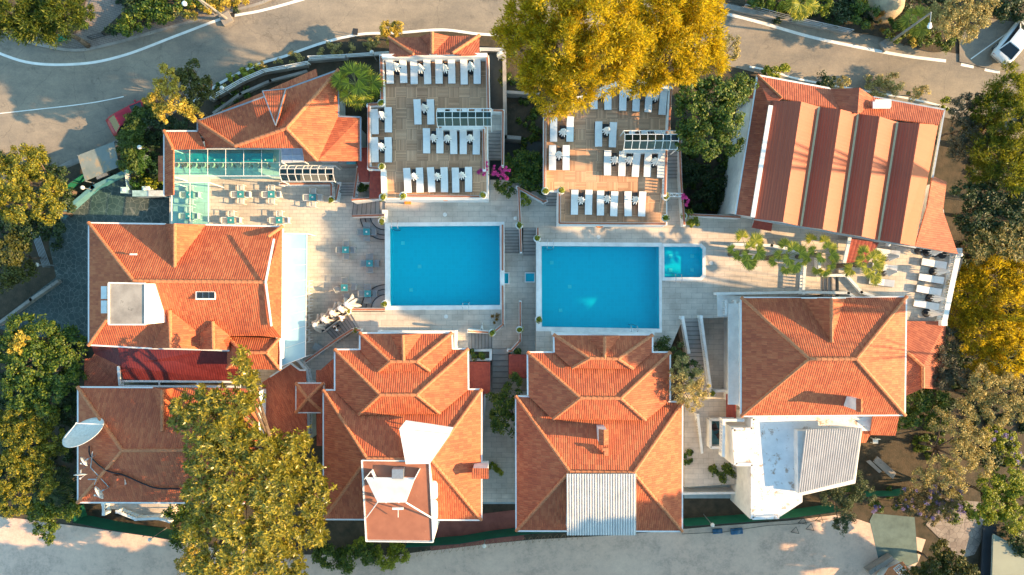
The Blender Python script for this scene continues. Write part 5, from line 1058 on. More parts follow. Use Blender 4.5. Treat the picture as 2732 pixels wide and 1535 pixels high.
p = WG(492, 10, 5.5); t = thing('street_lamp', 'white drop shaped street lamp head at the top edge', 'street lamp', (p.x+.1, p.y+1.2, p.z-5.5)); MB().ball(p, .2, 12, 8).build('lamp_head', WHITEM, t, smooth=True); MB().tube(p, p+Vector((0, 1.2, .3)), .03).tube(p+Vector((0.1, 1.2, .3)), (p.x+.1, p.y+1.2, p.z-5.5), .05).build('pole', GREYM, t)
# fences, rails
def net(label, pts, h=2.0, wire=True):
    P = [WG(x, y) for x, y in pts]; t = thing('shade_net_fence', label, 'fence', P[0]); m = MB(); f = MB(); n = len(P); up = Vector((0, 0, h)); vs = []
    for i, p in enumerate(P): vs += [p, p+up]
    m.add(vs, [(2*i, 2*i+2, 2*i+3, 2*i+1) for i in range(n-1)]); o = m.build('net', GREENF, t); md = o.modifiers.new('solid', 'SOLIDIFY'); md.thickness = .03
    for i in range(n-1):
        L = (P[i+1]-P[i]).length; k = max(1, int(L/2))
        for j in range(k): q = P[i].lerp(P[i+1], j/k)+Vector((0, -.05, 0)); f.tube(q, q+up*1.12, .03, n=6)
    f.build('posts', DARKM, t); f = MB()
    for i in range(n-1): f.tube(P[i]+up, P[i+1]+up, .025, n=6)
    f.build('top_rail', DARKM, t)
net('green shade net fence below the satellite dish house', [(222, 1345), (232, 1375), (330, 1395), (500, 1420)]); net('green shade net fence between the central houses and the lower road', [(1090, 1440), (1230, 1430), (1320, 1415), (1420, 1404), (1515, 1400)])
net('green shade net fence from the corrugated roof to the right', [(1815, 1385), (1960, 1375), (2100, 1362), (2220, 1345)]); net('green shade net fence hidden among the lower right trees', [(2290, 1312), (2370, 1310), (2420, 1300)], 1.6)
net('green shade net beside the road behind the retaining wall', [(175, 520), (215, 490), (240, 470)], 1.2)
def rail(label, P, h=.9, n=3, mat=WHITEM, dz=0.9, sp=1.8):
    Q = [WG(x, y, dz) for x, y in P]; t = thing('railing', label, 'railing', Q[0]-Vector((0, 0, h))); m = MB(); q = MB()
    for i in range(len(Q)-1):
        for k in range(n): m.tube(Q[i]-Vector((0, 0, h*k/n)), Q[i+1]-Vector((0, 0, h*k/n)), .03, n=6)
        L = (Q[i+1]-Q[i]).length; c = max(1, int(L/sp))
        for j in range(c+1): a = Q[i].lerp(Q[i+1], j/c); q.tube(a, a-Vector((0, 0, h)), .035, n=6)
    m.build('rails', mat, t); q.build('posts', mat, t)
rail('white metal railing along the roadside above the first roof', [(560, 258), (640, 212), (700, 186), (820, 164)], dz=1.9); rail('white metal railing on the wall left of the terrace roof', [(820, 150), (920, 146), (1036, 138)], dz=1.9)
rail('long grey metal railing on the road wall at top right', [(1990, 12), (2120, 45), (2278, 80)], mat=GREYM, dz=1.3); rail('white railing in front of the pines', [(1280, 128), (1345, 130)], dz=1.8); rail('dark rail at the driveway corner', [(232, 98), (270, 88)], mat=DARKM, dz=.8); rail('light railing at the forecourt entrance', [(333, 455), (338, 500)], dz=.9, n=5)
# razor wire along the lower fence
t = thing('wire_coil', 'rusty coiled wire along the verge below the green fence', 'wire', WG(1100, 1455)); m = MB(); pts = smooth_line([(1110, 1478), (1230, 1462), (1330, 1450), (1450, 1438), (1560, 1430)], 40); last = None
for i, p in enumerate(pts):
    a = i*1.1; q = WG(p[0], p[1], .45)+Vector((.1*math.cos(a), .28*math.cos(a), .28*math.sin(a)));
    if last is not None: m.tube(last, q, .014, n=4, caps=False)
    last = q
m.build('coil', simple('rusty_wire', (.35, .2, .12), .8), t)
t = thing('wire_fence', 'bent rusty wire fence frame along the lower road at right', 'fence', WG(1830, 1420)); m = MB()
pts = [(1820, 1425), (1930, 1420), (2050, 1402), (2130, 1398), (2210, 1385)]
for i in range(4):
    for h_ in (.1, .9): m.tube(WG(*pts[i], h_), WG(*pts[i+1], h_), .02, n=5)
    m.tube(WG(*pts[i], 0), WG(*pts[i], 1), .03, n=5)
for x, y in [(2110, 1420), (2130, 1395), (2150, 1412), (2175, 1390)]: m.tube(WG(x, y, .05), WG(x+14, y-14, .8), .025, n=5); m.tube(WG(x+14, y-14, .8), WG(x+22, y+4, .1), .025, n=5); m.tube(WG(x, y, .05), WG(x+22, y+4, .1), .025, n=5)
m.build('frame', DARKM, t)
for i, (x, y, r) in enumerate([(1913, 1416, .4), (1964, 1416, .5)]): p = WG(x, y); single(MB().box(p+Vector((0, 0, .12)), (r*2.1, r, .24), .1).ball(p+Vector((0, 0, .2)), r*.6, 10, 6, .5), 'rubbish_bag', simple('blue_plastic', (.03, .13, .26), .4), ('left' if i == 0 else 'right') + ' blue plastic bag by the wire fence', 'bag', 'blue plastic bags')
# benches, louvre strips
for P, l in [([(84, 622), (101, 618), (133, 708), (115, 712)], 'louvred metal strip gate at the left edge of the forecourt')]:
    Q = [WG(x, y, .9) for x, y in P]; t = thing('metal_gate', l, 'gate', (Q[0].x, Q[0].y, Q[0].z-.9)); m = MB()
    for k in range(6): m.beam(Q[0].lerp(Q[1], k/5), Q[3].lerp(Q[2], k/5), .05, .03)
    m.build('bars', GREYM, t); m = MB(); [m.tube(q, q-Vector((0, 0, .9)), .04) for q in Q]; m.build('posts', GREYM, t)
# vehicles
def car(px, py, ang, paint, label, red=False):
    p = WG(px, py, .13); t = thing('parked_car', label, 'car', p); c = math.cos(ang); s_ = math.sin(ang)
    def X(x, y, z): return Vector((p.x+x*c-y*s_, p.y+x*s_+y*c, p.z+z))
    ST = [(-2.25, .62, .35, .60, .60), (-2.15, .80, .28, .80, .76), (-1.7, .88, .25, .93, .84), (-1.0, .90, .25, .97, .86), (0, .90, .25, .95, .86), (1.0, .90, .25, .90, .86), (1.6, .88, .25, .82, .82), (2.05, .78, .28, .68, .72), (2.22, .60, .35, .52, .55)]
    m = MB(); ring = []
    for x, hw, zb, zt, ht in ST:
        ring.append([(x, -hw*.9, zb), (x, -hw, zb+.18), (x, -hw, zt-.16), (x, -ht, zt-.03), (x, -ht*.5, zt+.02), (x, ht*.5, zt+.02), (x, ht, zt-.03), (x, hw, zt-.16), (x, hw, zb+.18), (x, hw*.9, zb)])
    n = 10; m.add([X(*v) for R_ in ring for v in R_], [(i*n+j, i*n+(j+1) % n, (i+1)*n+(j+1) % n, (i+1)*n+j) for i in range(len(ST)-1) for j in range(n)] + [tuple(range(n-1, -1, -1)), tuple(range((len(ST)-1)*n, len(ST)*n))])
    m.build('body', paint, t, smooth=True)
    # greenhouse
    B = [(-1.65, .70), (-1.05, .76), (.2, .78), (1.15, .72)]; zb = .93; g_ = MB(); R0 = [(-1.75, .66), (1.25, .68)]; T0 = [(-1.0, .56), (.35, .58)]
    b4 = [(-1.8, -.70, zb), (1.2, -.74, zb-.06), (1.2, .74, zb-.06), (-1.8, .70, zb)]; t4 = [(-1.05, -.56, 1.42), (.35, -.58, 1.43), (.35, .58, 1.43), (-1.05, .56, 1.42)]
    def quad(nm, q, mat): MB().add([X(*v) for v in q], [(0, 1, 2, 3)]).build(nm, mat, t)
    quad('windscreen', [b4[1], b4[2], t4[2], t4[1]], WINDOW); quad('rear_window', [b4[3], b4[0], t4[0], t4[3]], WINDOW); quad('side_window', [b4[0], b4[1], t4[1], t4[0]], WINDOW); quad('side_window', [b4[2], b4[3], t4[3], t4[2]], WINDOW)
    m = MB(); m.add([X(-1.08, -.58, 1.42), X(.38, -.60, 1.43), X(.38, .60, 1.43), X(-1.08, .58, 1.42), X(-1.02, -.4, 1.47), X(.32, -.42, 1.48), X(.32, .42, 1.48), X(-1.02, .4, 1.47)], [(4, 5, 6, 7), (0, 1, 5, 4), (1, 2, 6, 5), (2, 3, 7, 6), (3, 0, 4, 7)])
    for a, b in zip(b4, t4): m.beam(X(*a), X(*b), .09, .05)
    m.build('roof', paint, t)
    for x in (-1.35, 1.38):
        for y in (-.82, .82):
            w_ = MB().tube(X(x, y-.1, .32), X(x, y+.1, .32), .32, n=18).build('wheel', BLACK, t); MB().tube(X(x, y-.11, .32), X(x, y+.11, .32), .19, n=12).build('rim', STEEL, w_)
    for y in (-.92, .92): MB().ball(X(.85, y*1.04, .93), .1, 8, 6, .7).build('mirror', paint, t)
    for y in (-.62, .62): MB().box(X(2.08, y, .58), (.12, .34, .12), ang).build('headlight', POTW, t); MB().box(X(-2.13, y, .68), (.1, .3, .12), ang).build('tail_light', simple('red_lens', (.4, .02, .02), .3), t)
    MB().box(X(-2.24, 0, .5), (.02, .5, .12), ang).build('number_plate', POTW, t)
CARW = simple('white_car_paint', (.78, .80, .82), .25, c2=(.76, .78, .8)); CARR = simple('red_car_paint', (.42, .012, .035), .35, c2=(.38, .01, .03))
car(2697, 112, math.radians(51), CARW, 'white parked sedan at the top right edge'); car(366, 316, math.radians(28), CARR, 'red parked car half covered by the hedge')
# carport roof
t = thing('carport', 'flat weathered translucent canopy roof by the road at left', 'canopy', WG(250, 450)); Q = [W(*p) for p in ((207, 415, -.6), (304, 378, -.6), (318, 445, -.6), (227, 483, -.6))]; m = MB(); m.add(Q+[q-Vector((0, 0, .08)) for q in Q], [(0, 3, 2, 1), (4, 5, 6, 7), (0, 1, 5, 4), (1, 2, 6, 5), (2, 3, 7, 6), (3, 0, 4, 7)])
m.build('roof_sheet', simple('weathered_sheet', (.21, .24, .23), .7, c2=(.15, .19, .19), scale=1.2, spots=((.34, .26, .16), .9, .52)), t)
for q in Q: MB().tube(q, (q.x, q.y, -3.3), .05).build('post', GREYM, t)
sheet('road_gutter', [(150, 446), (190, 426), (225, 420), (195, 440)], .035, CONC)
single(MB().box(WG(276, 470, .3), (1.0, .3, .5), .35), 'utility_box', GREYM, 'grey box in the shade beside the carport', 'box')
# satellite dishes
def dish(px, py, z, R_, tilt, az, label, base, feed=True):
    c = W(px, py, z); d = Vector((math.sin(tilt)*math.cos(az), math.sin(tilt)*math.sin(az), math.cos(tilt))); q = d.to_track_quat('Z', 'Y'); t = thing('satellite_dish', label, 'satellite dish', (c.x, c.y, base)); pr = [(max(.001, R_*k/8), .22*R_*(k/8)**2) for k in range(9)]
    o = MB().lathe(c, pr, 32, q).build('reflector', POTW, t, smooth=True); md = o.modifiers.new('solid', 'SOLIDIFY'); md.thickness = .03
    f = c + d*R_*.85; m = MB()
    for k in range(2 if R_ > 1 else 1): a = .2+math.pi*k; m.tube(c+q @ Vector((R_*math.cos(a), R_*math.sin(a), .22*R_)), f, .03 if R_ > 1 else .015)
    m.ball(f, .07); m.build('feed_arm', WHITEM, t); back = c-d*.25; MB().tube(c, back, .06).tube(back, (c.x-d.x*.4, c.y-d.y*.4, base), .05 if R_ > 1 else .03).build('mount', GREYM, t)
dish(229, 1162, 4.9, 1.53, math.radians(57), math.radians(105), 'very large white satellite dish over the left eave', 3.6)
dish(228, 1229, 4.6, .42, math.radians(74), math.radians(215), 'small tilted dish below the very large one', 3.4); dish(215, 1263, 4.4, .46, math.radians(80), math.radians(272), 'small flat lying dish at the left roof edge', 3.2); dish(269, 1312, 4.3, .56, math.radians(74), math.radians(212), 'medium leaning dish near the bottom eave', 3.2)
single(MB().tube(W(242, 1248, 4.3), W(291, 1300, 3.6), .04).tube(W(242, 1248, 4.3), W(247, 1205, 4.1), .04).tube(W(242, 1248, 4.3), W(243, 1249, 3.2), .04).tube(W(291, 1300, 3.6), W(290, 1300, 2.9), .04).tube(W(235, 1279, 4.2), W(258, 1279, 4.2), .05).tube(W(257, 1280, 4.2), W(252, 1293, 4.2), .03).tube(W(258, 1275, 4.2), W(262, 1274, 3.6), .03), 'pipe_frame', GREYM, 'thin metal pipe frame linking the small dishes', 'frame')
pts = smooth_line([(238, 1190), (240, 1215), (262, 1240), (290, 1258), (330, 1268), (380, 1290), (420, 1303), (480, 1305)], 6); m = MB()
def H5z(px, py): return 2.95+min((py-1033)/169 if py < 1202 else (1341-py)/139, (px-208)/119)*2.4
for i in range(len(pts)-1): m.tube(W(*pts[i], H5z(*pts[i])+.08), W(*pts[i+1], H5z(*pts[i+1])+.08), .06, n=6)
single(m, 'cable', BLACK, 'thick black cable winding over the red roof', 'cable')
wall('white balcony balustrade in the shade below the dish house', [(274, 1345), (276, 1372)], -1.8, .9, cap=None, style='bal'); wall('curved white balcony balustrade below the dish house', [(312, 1366), (362, 1386), (420, 1384), (452, 1392)], -1.8, .9, cap=None, style='bal')
slab('balcony_floor', [(276, 1330), (470, 1330), (455, 1385), (362, 1380), (318, 1360), (280, 1358)], -4.8, -1.8, PAVE)
# bits at lower right
for i, P in enumerate([[(2330, 1232), (2342, 1218), (2390, 1262), (2380, 1278)], [(2312, 1232), (2322, 1228), (2352, 1258), (2345, 1262)]]):
    Q = [WG(x, y, .5) for x, y in P]; single(MB().prism([(q.x, q.y) for q in Q], Q[0].z-.12, Q[0].z), 'board', CONC, ('long' if i == 0 else 'short') + ' grey board lying on the bare soil at lower right', 'board', 'grey boards on the soil')
p = WG(2329, 1174, 0); single(MB().box(p+Vector((0, 0, .42)), (.45, .45, .05)).box(p+Vector((0, .22, .65)), (.45, .05, .45)).box(p+Vector((.2, .2, .2)), (.05, .05, .4)).box(p+Vector((-.2, .2, .2)), (.05, .05, .4)).box(p+Vector((.2, -.2, .2)), (.05, .05, .4)).box(p+Vector((-.2, -.2, .2)), (.05, .05, .4)), 'garden_chair', WHITEM, 'white garden chair below the porch roof', 'chair')
def flatbuilding(label, P, z0, z1, mat, rm, name='building_roof'):
    L = [W(x, y, z1) for x, y in P]; t = thing(name, label, 'building', (L[0].x, L[0].y, z0)); MB().prism(L, z0, z1-.1).build('wall', mat, t); MB().prism(inset(L, -.15), z1-.1, z1).build('roof', rm, t); return t
flatbuilding('pale green flat roof building at the bottom right corner', [(2655, 1432), (2800, 1510), (2800, 1640), (2648, 1640)], -5, -4.2, WHITE, simple('pale_green_roof', (.27, .30, .25), .7, c2=(.23, .26, .22), scale=.6))
flatbuilding('black flat roof strip beside the pale green roof', [(2628, 1405), (2655, 1410), (2646, 1640), (2615, 1640)], -5, -4.6, BLACK, simple('black_felt', (.02, .025, .035), .8))
flatbuilding('small brick and white skylight roof at the bottom edge', [(2375, 1520), (2408, 1505), (2450, 1560), (2350, 1560)], -5, -3.8, WHITE, CLAYB)
t = thing('pergola_grid', 'white metal grid pergola at the bottom edge', 'pergola', W(2400, 1520, -4.5)); Q = [W(*p) for p in ((2384, 1518, -3), (2400, 1506, -3), (2428, 1532, -3), (2410, 1546, -3))]; m = MB()
for k in range(5): m.beam(Q[0].lerp(Q[1], k/4), Q[3].lerp(Q[2], k/4), .06, .06); m.beam(Q[0].lerp(Q[3], k/4), Q[1].lerp(Q[2], k/4), .06, .06)
m.build('grid', WHITEM, t)
c = WG(2355, 15); t = thing('stone_dome', 'rounded pale stone oven roof at the top edge', 'building', c); MB().lathe(c, [(1.5, 0), (1.45, .8), (1.1, 1.5), (.6, 1.9), (.001, 2.0)], 20).build('dome', simple('sandstone', (.45, .36, .24), .9, c2=(.3, .24, .17), scale=1.5, bmp=.03), t, smooth=True)
single(MB().box(WG(157, 97, .5), (.9, .6, 1.0), .2).box(WG(157, 97, 1.05), (1.0, .7, .12), .2), 'waste_bin', simple('green_plastic', (.0, .22, .12), .4), 'green waste bin under the dark tree by the sidewalk', 'bin')
single(MB().tube(WG(1335, 144, .9), WG(1336, 150, 1.0), .32, n=18).tube(WG(1330, 160, .2), WG(1334, 150, .8), .05), 'round_tank', POTW, 'small round white tank on the dark garden path', 'tank')
for x, y, l in [(948, 85, 'dark drain grate on the upper road edge'), (620, 37, 'small drain grate beside the street lamp')]: single(MB().box(WG(x, y, .04), (.42, .55, .03), -.1), 'drain_grate', DARKM, l, 'drain')
for x, y, l in [(2052, 1133, 'upper'), (2060, 1165, 'lower')]: pass
t = thing('open_patio', 'small sunken white patio with dark chairs beside the right house', 'patio', W(1900, 1150, -4.6)); mb = MB()
for a, b in (((1892, 1118), (1892, 1192)), ((1892, 1118), (1932, 1118)), ((1892, 1192), (1932, 1192))): mb.beam(W(*a, -2.6), W(*b, -2.6), .22, .8)
mb.build('parapet', WHITE, t); MB().box(W(1912, 1155, -2.99), (1.1, 2.2, .03)).build('floor', simple('teal_floor', (.10, .26, .28), .6), t)
for i, (x, y, a) in enumerate([(1905, 1138, .3), (1918, 1162, 2.2)]):
    p = W(x, y, -2.6); q = MB().box((0, 0, .42), (.45, .45, .06)).box((0, -.22, .68), (.45, .05, .45)); [q.box((sx*.2, sy*.2, .2), (.04, .04, .4)) for sx in (-1, 1) for sy in (-1, 1)]
    R_ = Matrix.Rotation(a, 3, 'Z'); q.v = [tuple(R_ @ Vector(v) + Vector((p.x, p.y, -2.97))) for v in q.v]; single(q, 'patio_chair', simple('dark_brown_weave', (.05, .03, .03), .7), ('upper' if i == 0 else 'lower') + ' dark chair in the sunken white patio', 'chair', 'dark patio chairs')
single(MB().box(W(1122+86, 872, .35), (.12, .5, .7), -.1).box(W(1210, 872, .02), (.4, .5, .04)), 'sign_board', POTW, 'small white board standing on the left pool deck', 'board') if False else None
single(MB().box(W(1285, 871, .4), (.06, .55, .75), -.25).box(W(1287, 871, .4), (.06, .55, .75), .1), 'notice_board', POTW, 'small white folding notice board near the orange shrub', 'board')
# cart by the forecourt wall
single(MB().box(W(420, 526, -2.4), (.9, .35, .4)).box(W(432, 526, -2.1), (.3, .3, .25)).tube(W(412, 528, -2.9), W(412, 532, -2.9), .14).tube(W(430, 528, -2.9), W(430, 532, -2.9), .14), 'hand_cart', BLACK, 'black hand cart under the eave at the forecourt', 'cart')
# ---------------------------------------------------------------- people
SKIN = simple('skin', (.52, .30, .20), .6, c2=(.48, .27, .18)); HAIR = simple('dark_hair', (.015, .010, .008), .6); SHW = simple('white_shirt', (.78, .78, .78), .9); SHB = simple('black_trousers', (.015, .015, .02), .9); SHG = simple('grey_trousers', (.14, .14, .16), .9)
def skinmesh(name, verts, edges, radii, mat, parent, lvl=1, root=0):
    me = bpy.data.meshes.new(name); me.from_pydata([tuple(v) for v in verts], edges, []); o = bpy.data.objects.new(name, me); COL.objects.link(o); o.parent = parent; me.materials.append(mat)
    md = o.modifiers.new('skin', 'SKIN'); md.use_smooth_shade = True
    for i, r_ in enumerate(radii): d = me.skin_vertices[0].data[i]; d.radius = (r_, r_); d.use_root = (i == root)
    s_ = o.modifiers.new('sub', 'SUBSURF'); s_.levels = lvl; s_.render_levels = lvl; ORG[o.name] = ORG[parent.name]; return o
def person(px, py, z, rz, label, top, leg, step=.22, lean=0.06, armup=0.0):
    p = W(px, py, z+1.2); t = thing('person', label, 'person', (p.x, p.y, z)); t.rotation_euler = (0, 0, rz)      # faces +y
    J = {'pel': (0, 0, .95), 'sp': (0, lean, 1.15), 'ch': (0, lean*1.8, 1.36), 'nk': (0, lean*2.2, 1.50), 'hd': (0, lean*2.6+.01, 1.60), 'tp': (0, lean*2.8, 1.71)}
    names = list(J); V = [Vector(J[k]) for k in names]; Rr = [.135, .125, .14, .055, .09, .075]; E_ = [(0, 1), (1, 2), (2, 3), (3, 4), (4, 5)]
    def add(par, co, r_): V.append(Vector(co)); Rr.append(r_); E_.append((par, len(V)-1)); return len(V)-1
    legs = []; arms = []
    for s, k in ((-1, 1), (1, -1)):
        h = add(0, (s*.10, 0, .90), .10); kn = add(h, (s*.11, k*step*.7+.05, .50+(.06 if k > 0 else 0)), .065); an = add(kn, (s*.11, k*step, .10+(.14 if k > 0 else 0)), .042); add(an, (s*.12, k*step+.14, .05+(.14 if k > 0 else 0)), .04); legs.append((h, kn, an))
        sh = add(2, (s*.19, lean*1.9, 1.42), .062); el = add(sh, (s*.25, lean*2-k*.12, 1.16+armup*.1), .043); wr = add(el, (s*.24, lean*2+.10-k*.10, .98+armup*.25), .028); pm = add(wr, (s*.235, lean*2+.15-k*.10, .92+armup*.28), .03); arms.append((sh, el, wr))
        for q in range(4): f1 = add(pm, V[pm]+Vector(((q-1.5)*.02, .03, -.035)), .009); add(f1, V[f1]+Vector((0, .008-.004*abs(q-1.5), -.03-.008*(q in (1, 2)))), .008)
        th = add(wr, V[wr]+Vector((-s*.03, .035, -.03)), .010); add(th, V[th]+Vector((-s*.008, .02, -.025)), .009)
    skinmesh('body', V, E_, Rr, SKIN, t)
    sv = [V[0]+Vector((0, 0, .02)), V[1], V[2], V[2]+Vector((0, .01, .08))]; se = [(0, 1), (1, 2), (2, 3)]; sr = [.155, .148, .165, .09]
    for sh, el, wr in arms: i = len(sv); sv += [V[sh], V[sh].lerp(V[el], .75)]; se += [(2, i), (i, i+1)]; sr += [.08, .068]
    skinmesh('shirt', sv, se, sr, top, t)
    lv = [V[0]]; le = []; lr = [.15]
    for h, kn, an in legs: i = len(lv); lv += [V[h], V[kn], V[an]]; le += [(0, i), (i, i+1), (i+1, i+2)]; lr += [.115, .085, .068]
    skinmesh('trousers', lv, le, lr, leg, t)
    hd = V[4]; m = MB(); oc = ORG[t.name]; m.ball(oc+hd+Vector((0, -.02, .055)), .108, 14, 10, 1.05); m.build('hair', HAIR, t, smooth=True)
    m = MB(); m.ball(oc+hd+Vector((0, .10, .0)), .018, 8, 6); m.build('nose', SKIN, t, smooth=True); m = MB(); [m.ball(oc+hd+Vector((s*.032, .088, .03)), .012, 8, 6) for s in (-1, 1)]; m.build('eyes', BLACK, t, smooth=True)
    m = MB(); m.box(oc+hd+Vector((0, .09, -.045)), (.045, .015, .012)); m.build('mouth', simple('lips', (.4, .12, .1), .5), t)
    for s, k in ((-1, 1), (1, -1)): MB().ball(oc+Vector((s*.12, k*step+.07, .045+(.14 if k > 0 else 0))), .062, 10, 6, .75).build('shoe', BLACK, t, smooth=True)
    return t
person(893, 878, -1.05, math.radians(-60), 'person in black trousers and white top walking up the broad stairs', SHW, SHB)
person(916, 846, -.65, math.radians(115), 'person in white shirt leaning by the round pot at the stair head', SHW, SHG, .15, .12, .8)
# ================================================================ trees and plants
def quads_obj(name, C, Nn, U, sx, sy, mat, parent, shape='leaf'):
    """C centres, Nn normals, U long axes; every leaf one small pointed quad"""
    V_ = np.cross(Nn, U); V_ /= np.linalg.norm(V_, axis=1, keepdims=True)+1e-9; n = len(C)
    a = U*sy[:, None]; b = V_*sx[:, None]
    P = np.stack([C-a, C+b*.9-a*.1, C+a, C-b*.9-a*.1], 1).reshape(-1, 3)
    org = np.array(ORG[parent.name]) if parent is not None else 0
    P = (P-org).astype(np.float32); me = bpy.data.meshes.new(name); me.vertices.add(4*n); me.vertices.foreach_set('co', P.ravel()); me.loops.add(4*n); me.loops.foreach_set('vertex_index', np.arange(4*n, dtype=np.int32))
    me.polygons.add(n); me.polygons.foreach_set('loop_start', np.arange(0, 4*n, 4, dtype=np.int32)); me.polygons.foreach_set('loop_total', np.full(n, 4, dtype=np.int32)); me.materials.append(mat); me.update(calc_edges=True)
    o = bpy.data.objects.new(name, me); COL.objects.link(o)
    if parent is not None: o.parent = parent
    ORG[o.name] = Vector(ORG[parent.name]) if parent is not None else Vector((0, 0, 0)); return o
def unit(v): return v/(np.linalg.norm(v, axis=1, keepdims=True)+1e-9)
STY = {  # clump radius, leaves per clump, clump density (per m2), leaf half width, half length, up bias, spread
 'pine': (.46, 105, 8.0, .034, .13, .35, .9), 'magnolia': (.38, 42, 8, .060, .17, .5, .5), 'green': (.36, 62, 9, .062, .10, .4, .8), 'dark': (.38, 60, 9, .06, .10, .4, .8),
 'olive': (.32, 80, 10, .034, .075, .3, .9), 'gold': (.30, 70, 11, .042, .09, .3, .9), 'lime': (.32, 70, 10, .055, .085, .4, .8), 'pink': (.18, 60, 18, .04, .05, .3, .9), 'lilac': (.22, 60, 8.0, .035, .05, .3, .9), 'rust': (.25, 80, 6.0, .02, .12, .6, .5)}
def crown_pts(lobes, st, dens=1.0, core=True):
    cr, nl, cd, sx, sy, upb, spr = STY[st]; CC = []; DD = []; RR = []
    for (x, y, z, r, rz) in lobes:
        area = 2*math.pi*r*r*(.5+.5*rz/r); n = max(4, int(area*cd*dens*.5)); d = RNG.normal(size=(n, 3)); d[:, 2] = np.abs(d[:, 2])*.95-.25; d = unit(d)
        k = .55+.50*RNG.random(n)**.7; bump_ = 1+.22*np.sin(d[:, 0]*5+x*3)*np.cos(d[:, 1]*4+y*2)
        c = np.stack([x+d[:, 0]*r*k*bump_, y+d[:, 1]*r*k*bump_, z+d[:, 2]*rz*k], 1); CC.append(c); DD.append(d); RR.append(cr*(.55+.9*RNG.random(n))*min(1, .5+r*.5))
    return np.concatenate(CC), np.concatenate(DD), np.concatenate(RR)
def crown(name, lobes, st, mat, parent, dens=1.0, lk=1.0, nleaf=1.0):
    cr, nl, cd, sx, sy, upb, spr = STY[st]; C, D, R_ = crown_pts(lobes, st, dens); nl = int(nl*nleaf); n = len(C)
    k = nl; c = np.repeat(C, k, 0); d = np.repeat(D, k, 0); r = np.repeat(R_, k); off = RNG.normal(size=(n*k, 3)); off = unit(off)*(RNG.random((n*k, 1))**.45); out = off.copy()
    off[:, 2] *= .75; p = c + off*r[:, None]
    if st == 'magnolia':
        ros = RNG.normal(size=(n, 6, 3)); ros = ros/np.linalg.norm(ros, axis=2, keepdims=True); ros[:, :, 2] = np.abs(ros[:, :, 2]); idx = RNG.integers(0, 6, n*k); rc = ros[np.repeat(np.arange(n), k), idx]*r[:, None]*.9
        a = RNG.random(n*k)*2*math.pi; u = np.stack([np.cos(a), np.sin(a), .15+.5*RNG.random(n*k)], 1)*1.0 + rc/(r[:, None]+.01)*.5; u = unit(u); p = c+rc+u*sy; nn = unit(np.stack([-u[:, 0]*.5, -u[:, 1]*.5, np.ones(n*k)], 1)+.3*RNG.normal(size=(n*k, 3)))
    elif st in ('pine', 'rust'):
        u = unit(out + .9*RNG.normal(size=(n*k, 3))*.5 + d*.5 + np.array([0, 0, upb])); nn = unit(RNG.normal(size=(n*k, 3)))
    else:
        nn = unit(out*.6+d*.4+np.array([0, 0, upb])+spr*.7*RNG.normal(size=(n*k, 3))); u = unit(RNG.normal(size=(n*k, 3))+.4*out)
    u = unit(u - nn*(u*nn).sum(1, keepdims=True)*(0 if st in ('pine',) else 1)); s_ = (.65+.7*RNG.random(n*k))*lk
    return quads_obj(name, p, nn, u, sx*s_, sy*s_, mat, parent)
def limbs(lobes, base, rt, parent, name='trunk', twig=True):
    m = MB(); b = Vector(base); cx_ = Vector((sum(l[0] for l in lobes)/len(lobes), sum(l[1] for l in lobes)/len(lobes), min(l[2] for l in lobes)-.3))
    fork = b.lerp(cx_, .55); m.chain([b, b.lerp(fork, .5)+Vector((.1, .08, 0)), fork], [rt, rt*.8, rt*.65])
    for l in lobes:
        c = Vector((l[0], l[1], l[2])); mid = fork.lerp(c, .5)+Vector((random.uniform(-.3, .3), random.uniform(-.3, .3), .15)); m.chain([fork, mid, c], [rt*.5, rt*.34, rt*.2], 6)
        if twig:
            for q in range(max(3, int(l[3]*4))):
                a = random.uniform(0, 6.28); e_ = random.uniform(-.1, .9); d = Vector((math.cos(a)*math.cos(e_), math.sin(a)*math.cos(e_), math.sin(e_)*l[4]/l[3])); s0 = mid.lerp(c, random.uniform(.3, 1)); m.chain([s0, s0.lerp(c+d*l[3]*.9, .5)+Vector((0, 0, .1)), c+d*l[3]*random.uniform(.8, 1.0)], [rt*.14, rt*.08, rt*.03], 5)
    return m.build(name, BARK, parent, smooth=True)
def tree(label, lobes, st, h, rt=.16, dens=1.0, name=None, cat='tree', lk=1.0, flat=.7, nleaf=1.0, base=None, group=None, mat=None, flowers=None, top=None):
    """lobes: (px,py,rpx[,dz]) apparent positions; h = crown centre height above the ground there"""
    g0 = WG(lobes[0][0], lobes[0][1]).z if base is None else base; L = []
    for l in lobes:
        z = g0+h+(l[3] if len(l) > 3 else 0); p = W(l[0], l[1], z); k = PX*(CAM_H-z)/CAM_H; r = l[2]*k*.86; L.append((p.x, p.y, z, r, r*flat))
    bx = sum(l[0] for l in L)/len(L); by = sum(l[1] for l in L)/len(L); t = thing(name or 'leafy_tree', label, cat, (bx, by, g0), group)
    if h > .8: limbs(L, (bx, by, g0-.1), rt, t)
    crown('crown', L, st, mat or LF[st], t, dens, lk, nleaf)
    if flowers:
        FL = [(l[0], l[1], l[2]+.1, l[3]*.95, l[4]) for l in L[:flowers[1]]]; crown('flowers', FL, flowers[0], LF[flowers[0]], t, .30*flowers[2])
    return t
def shrub(label, lobes, st, dens=1.0, h=.5, name='shrub', cat='shrub', **kw): return tree(label, lobes, st, h, .06, dens, name, cat, **kw)
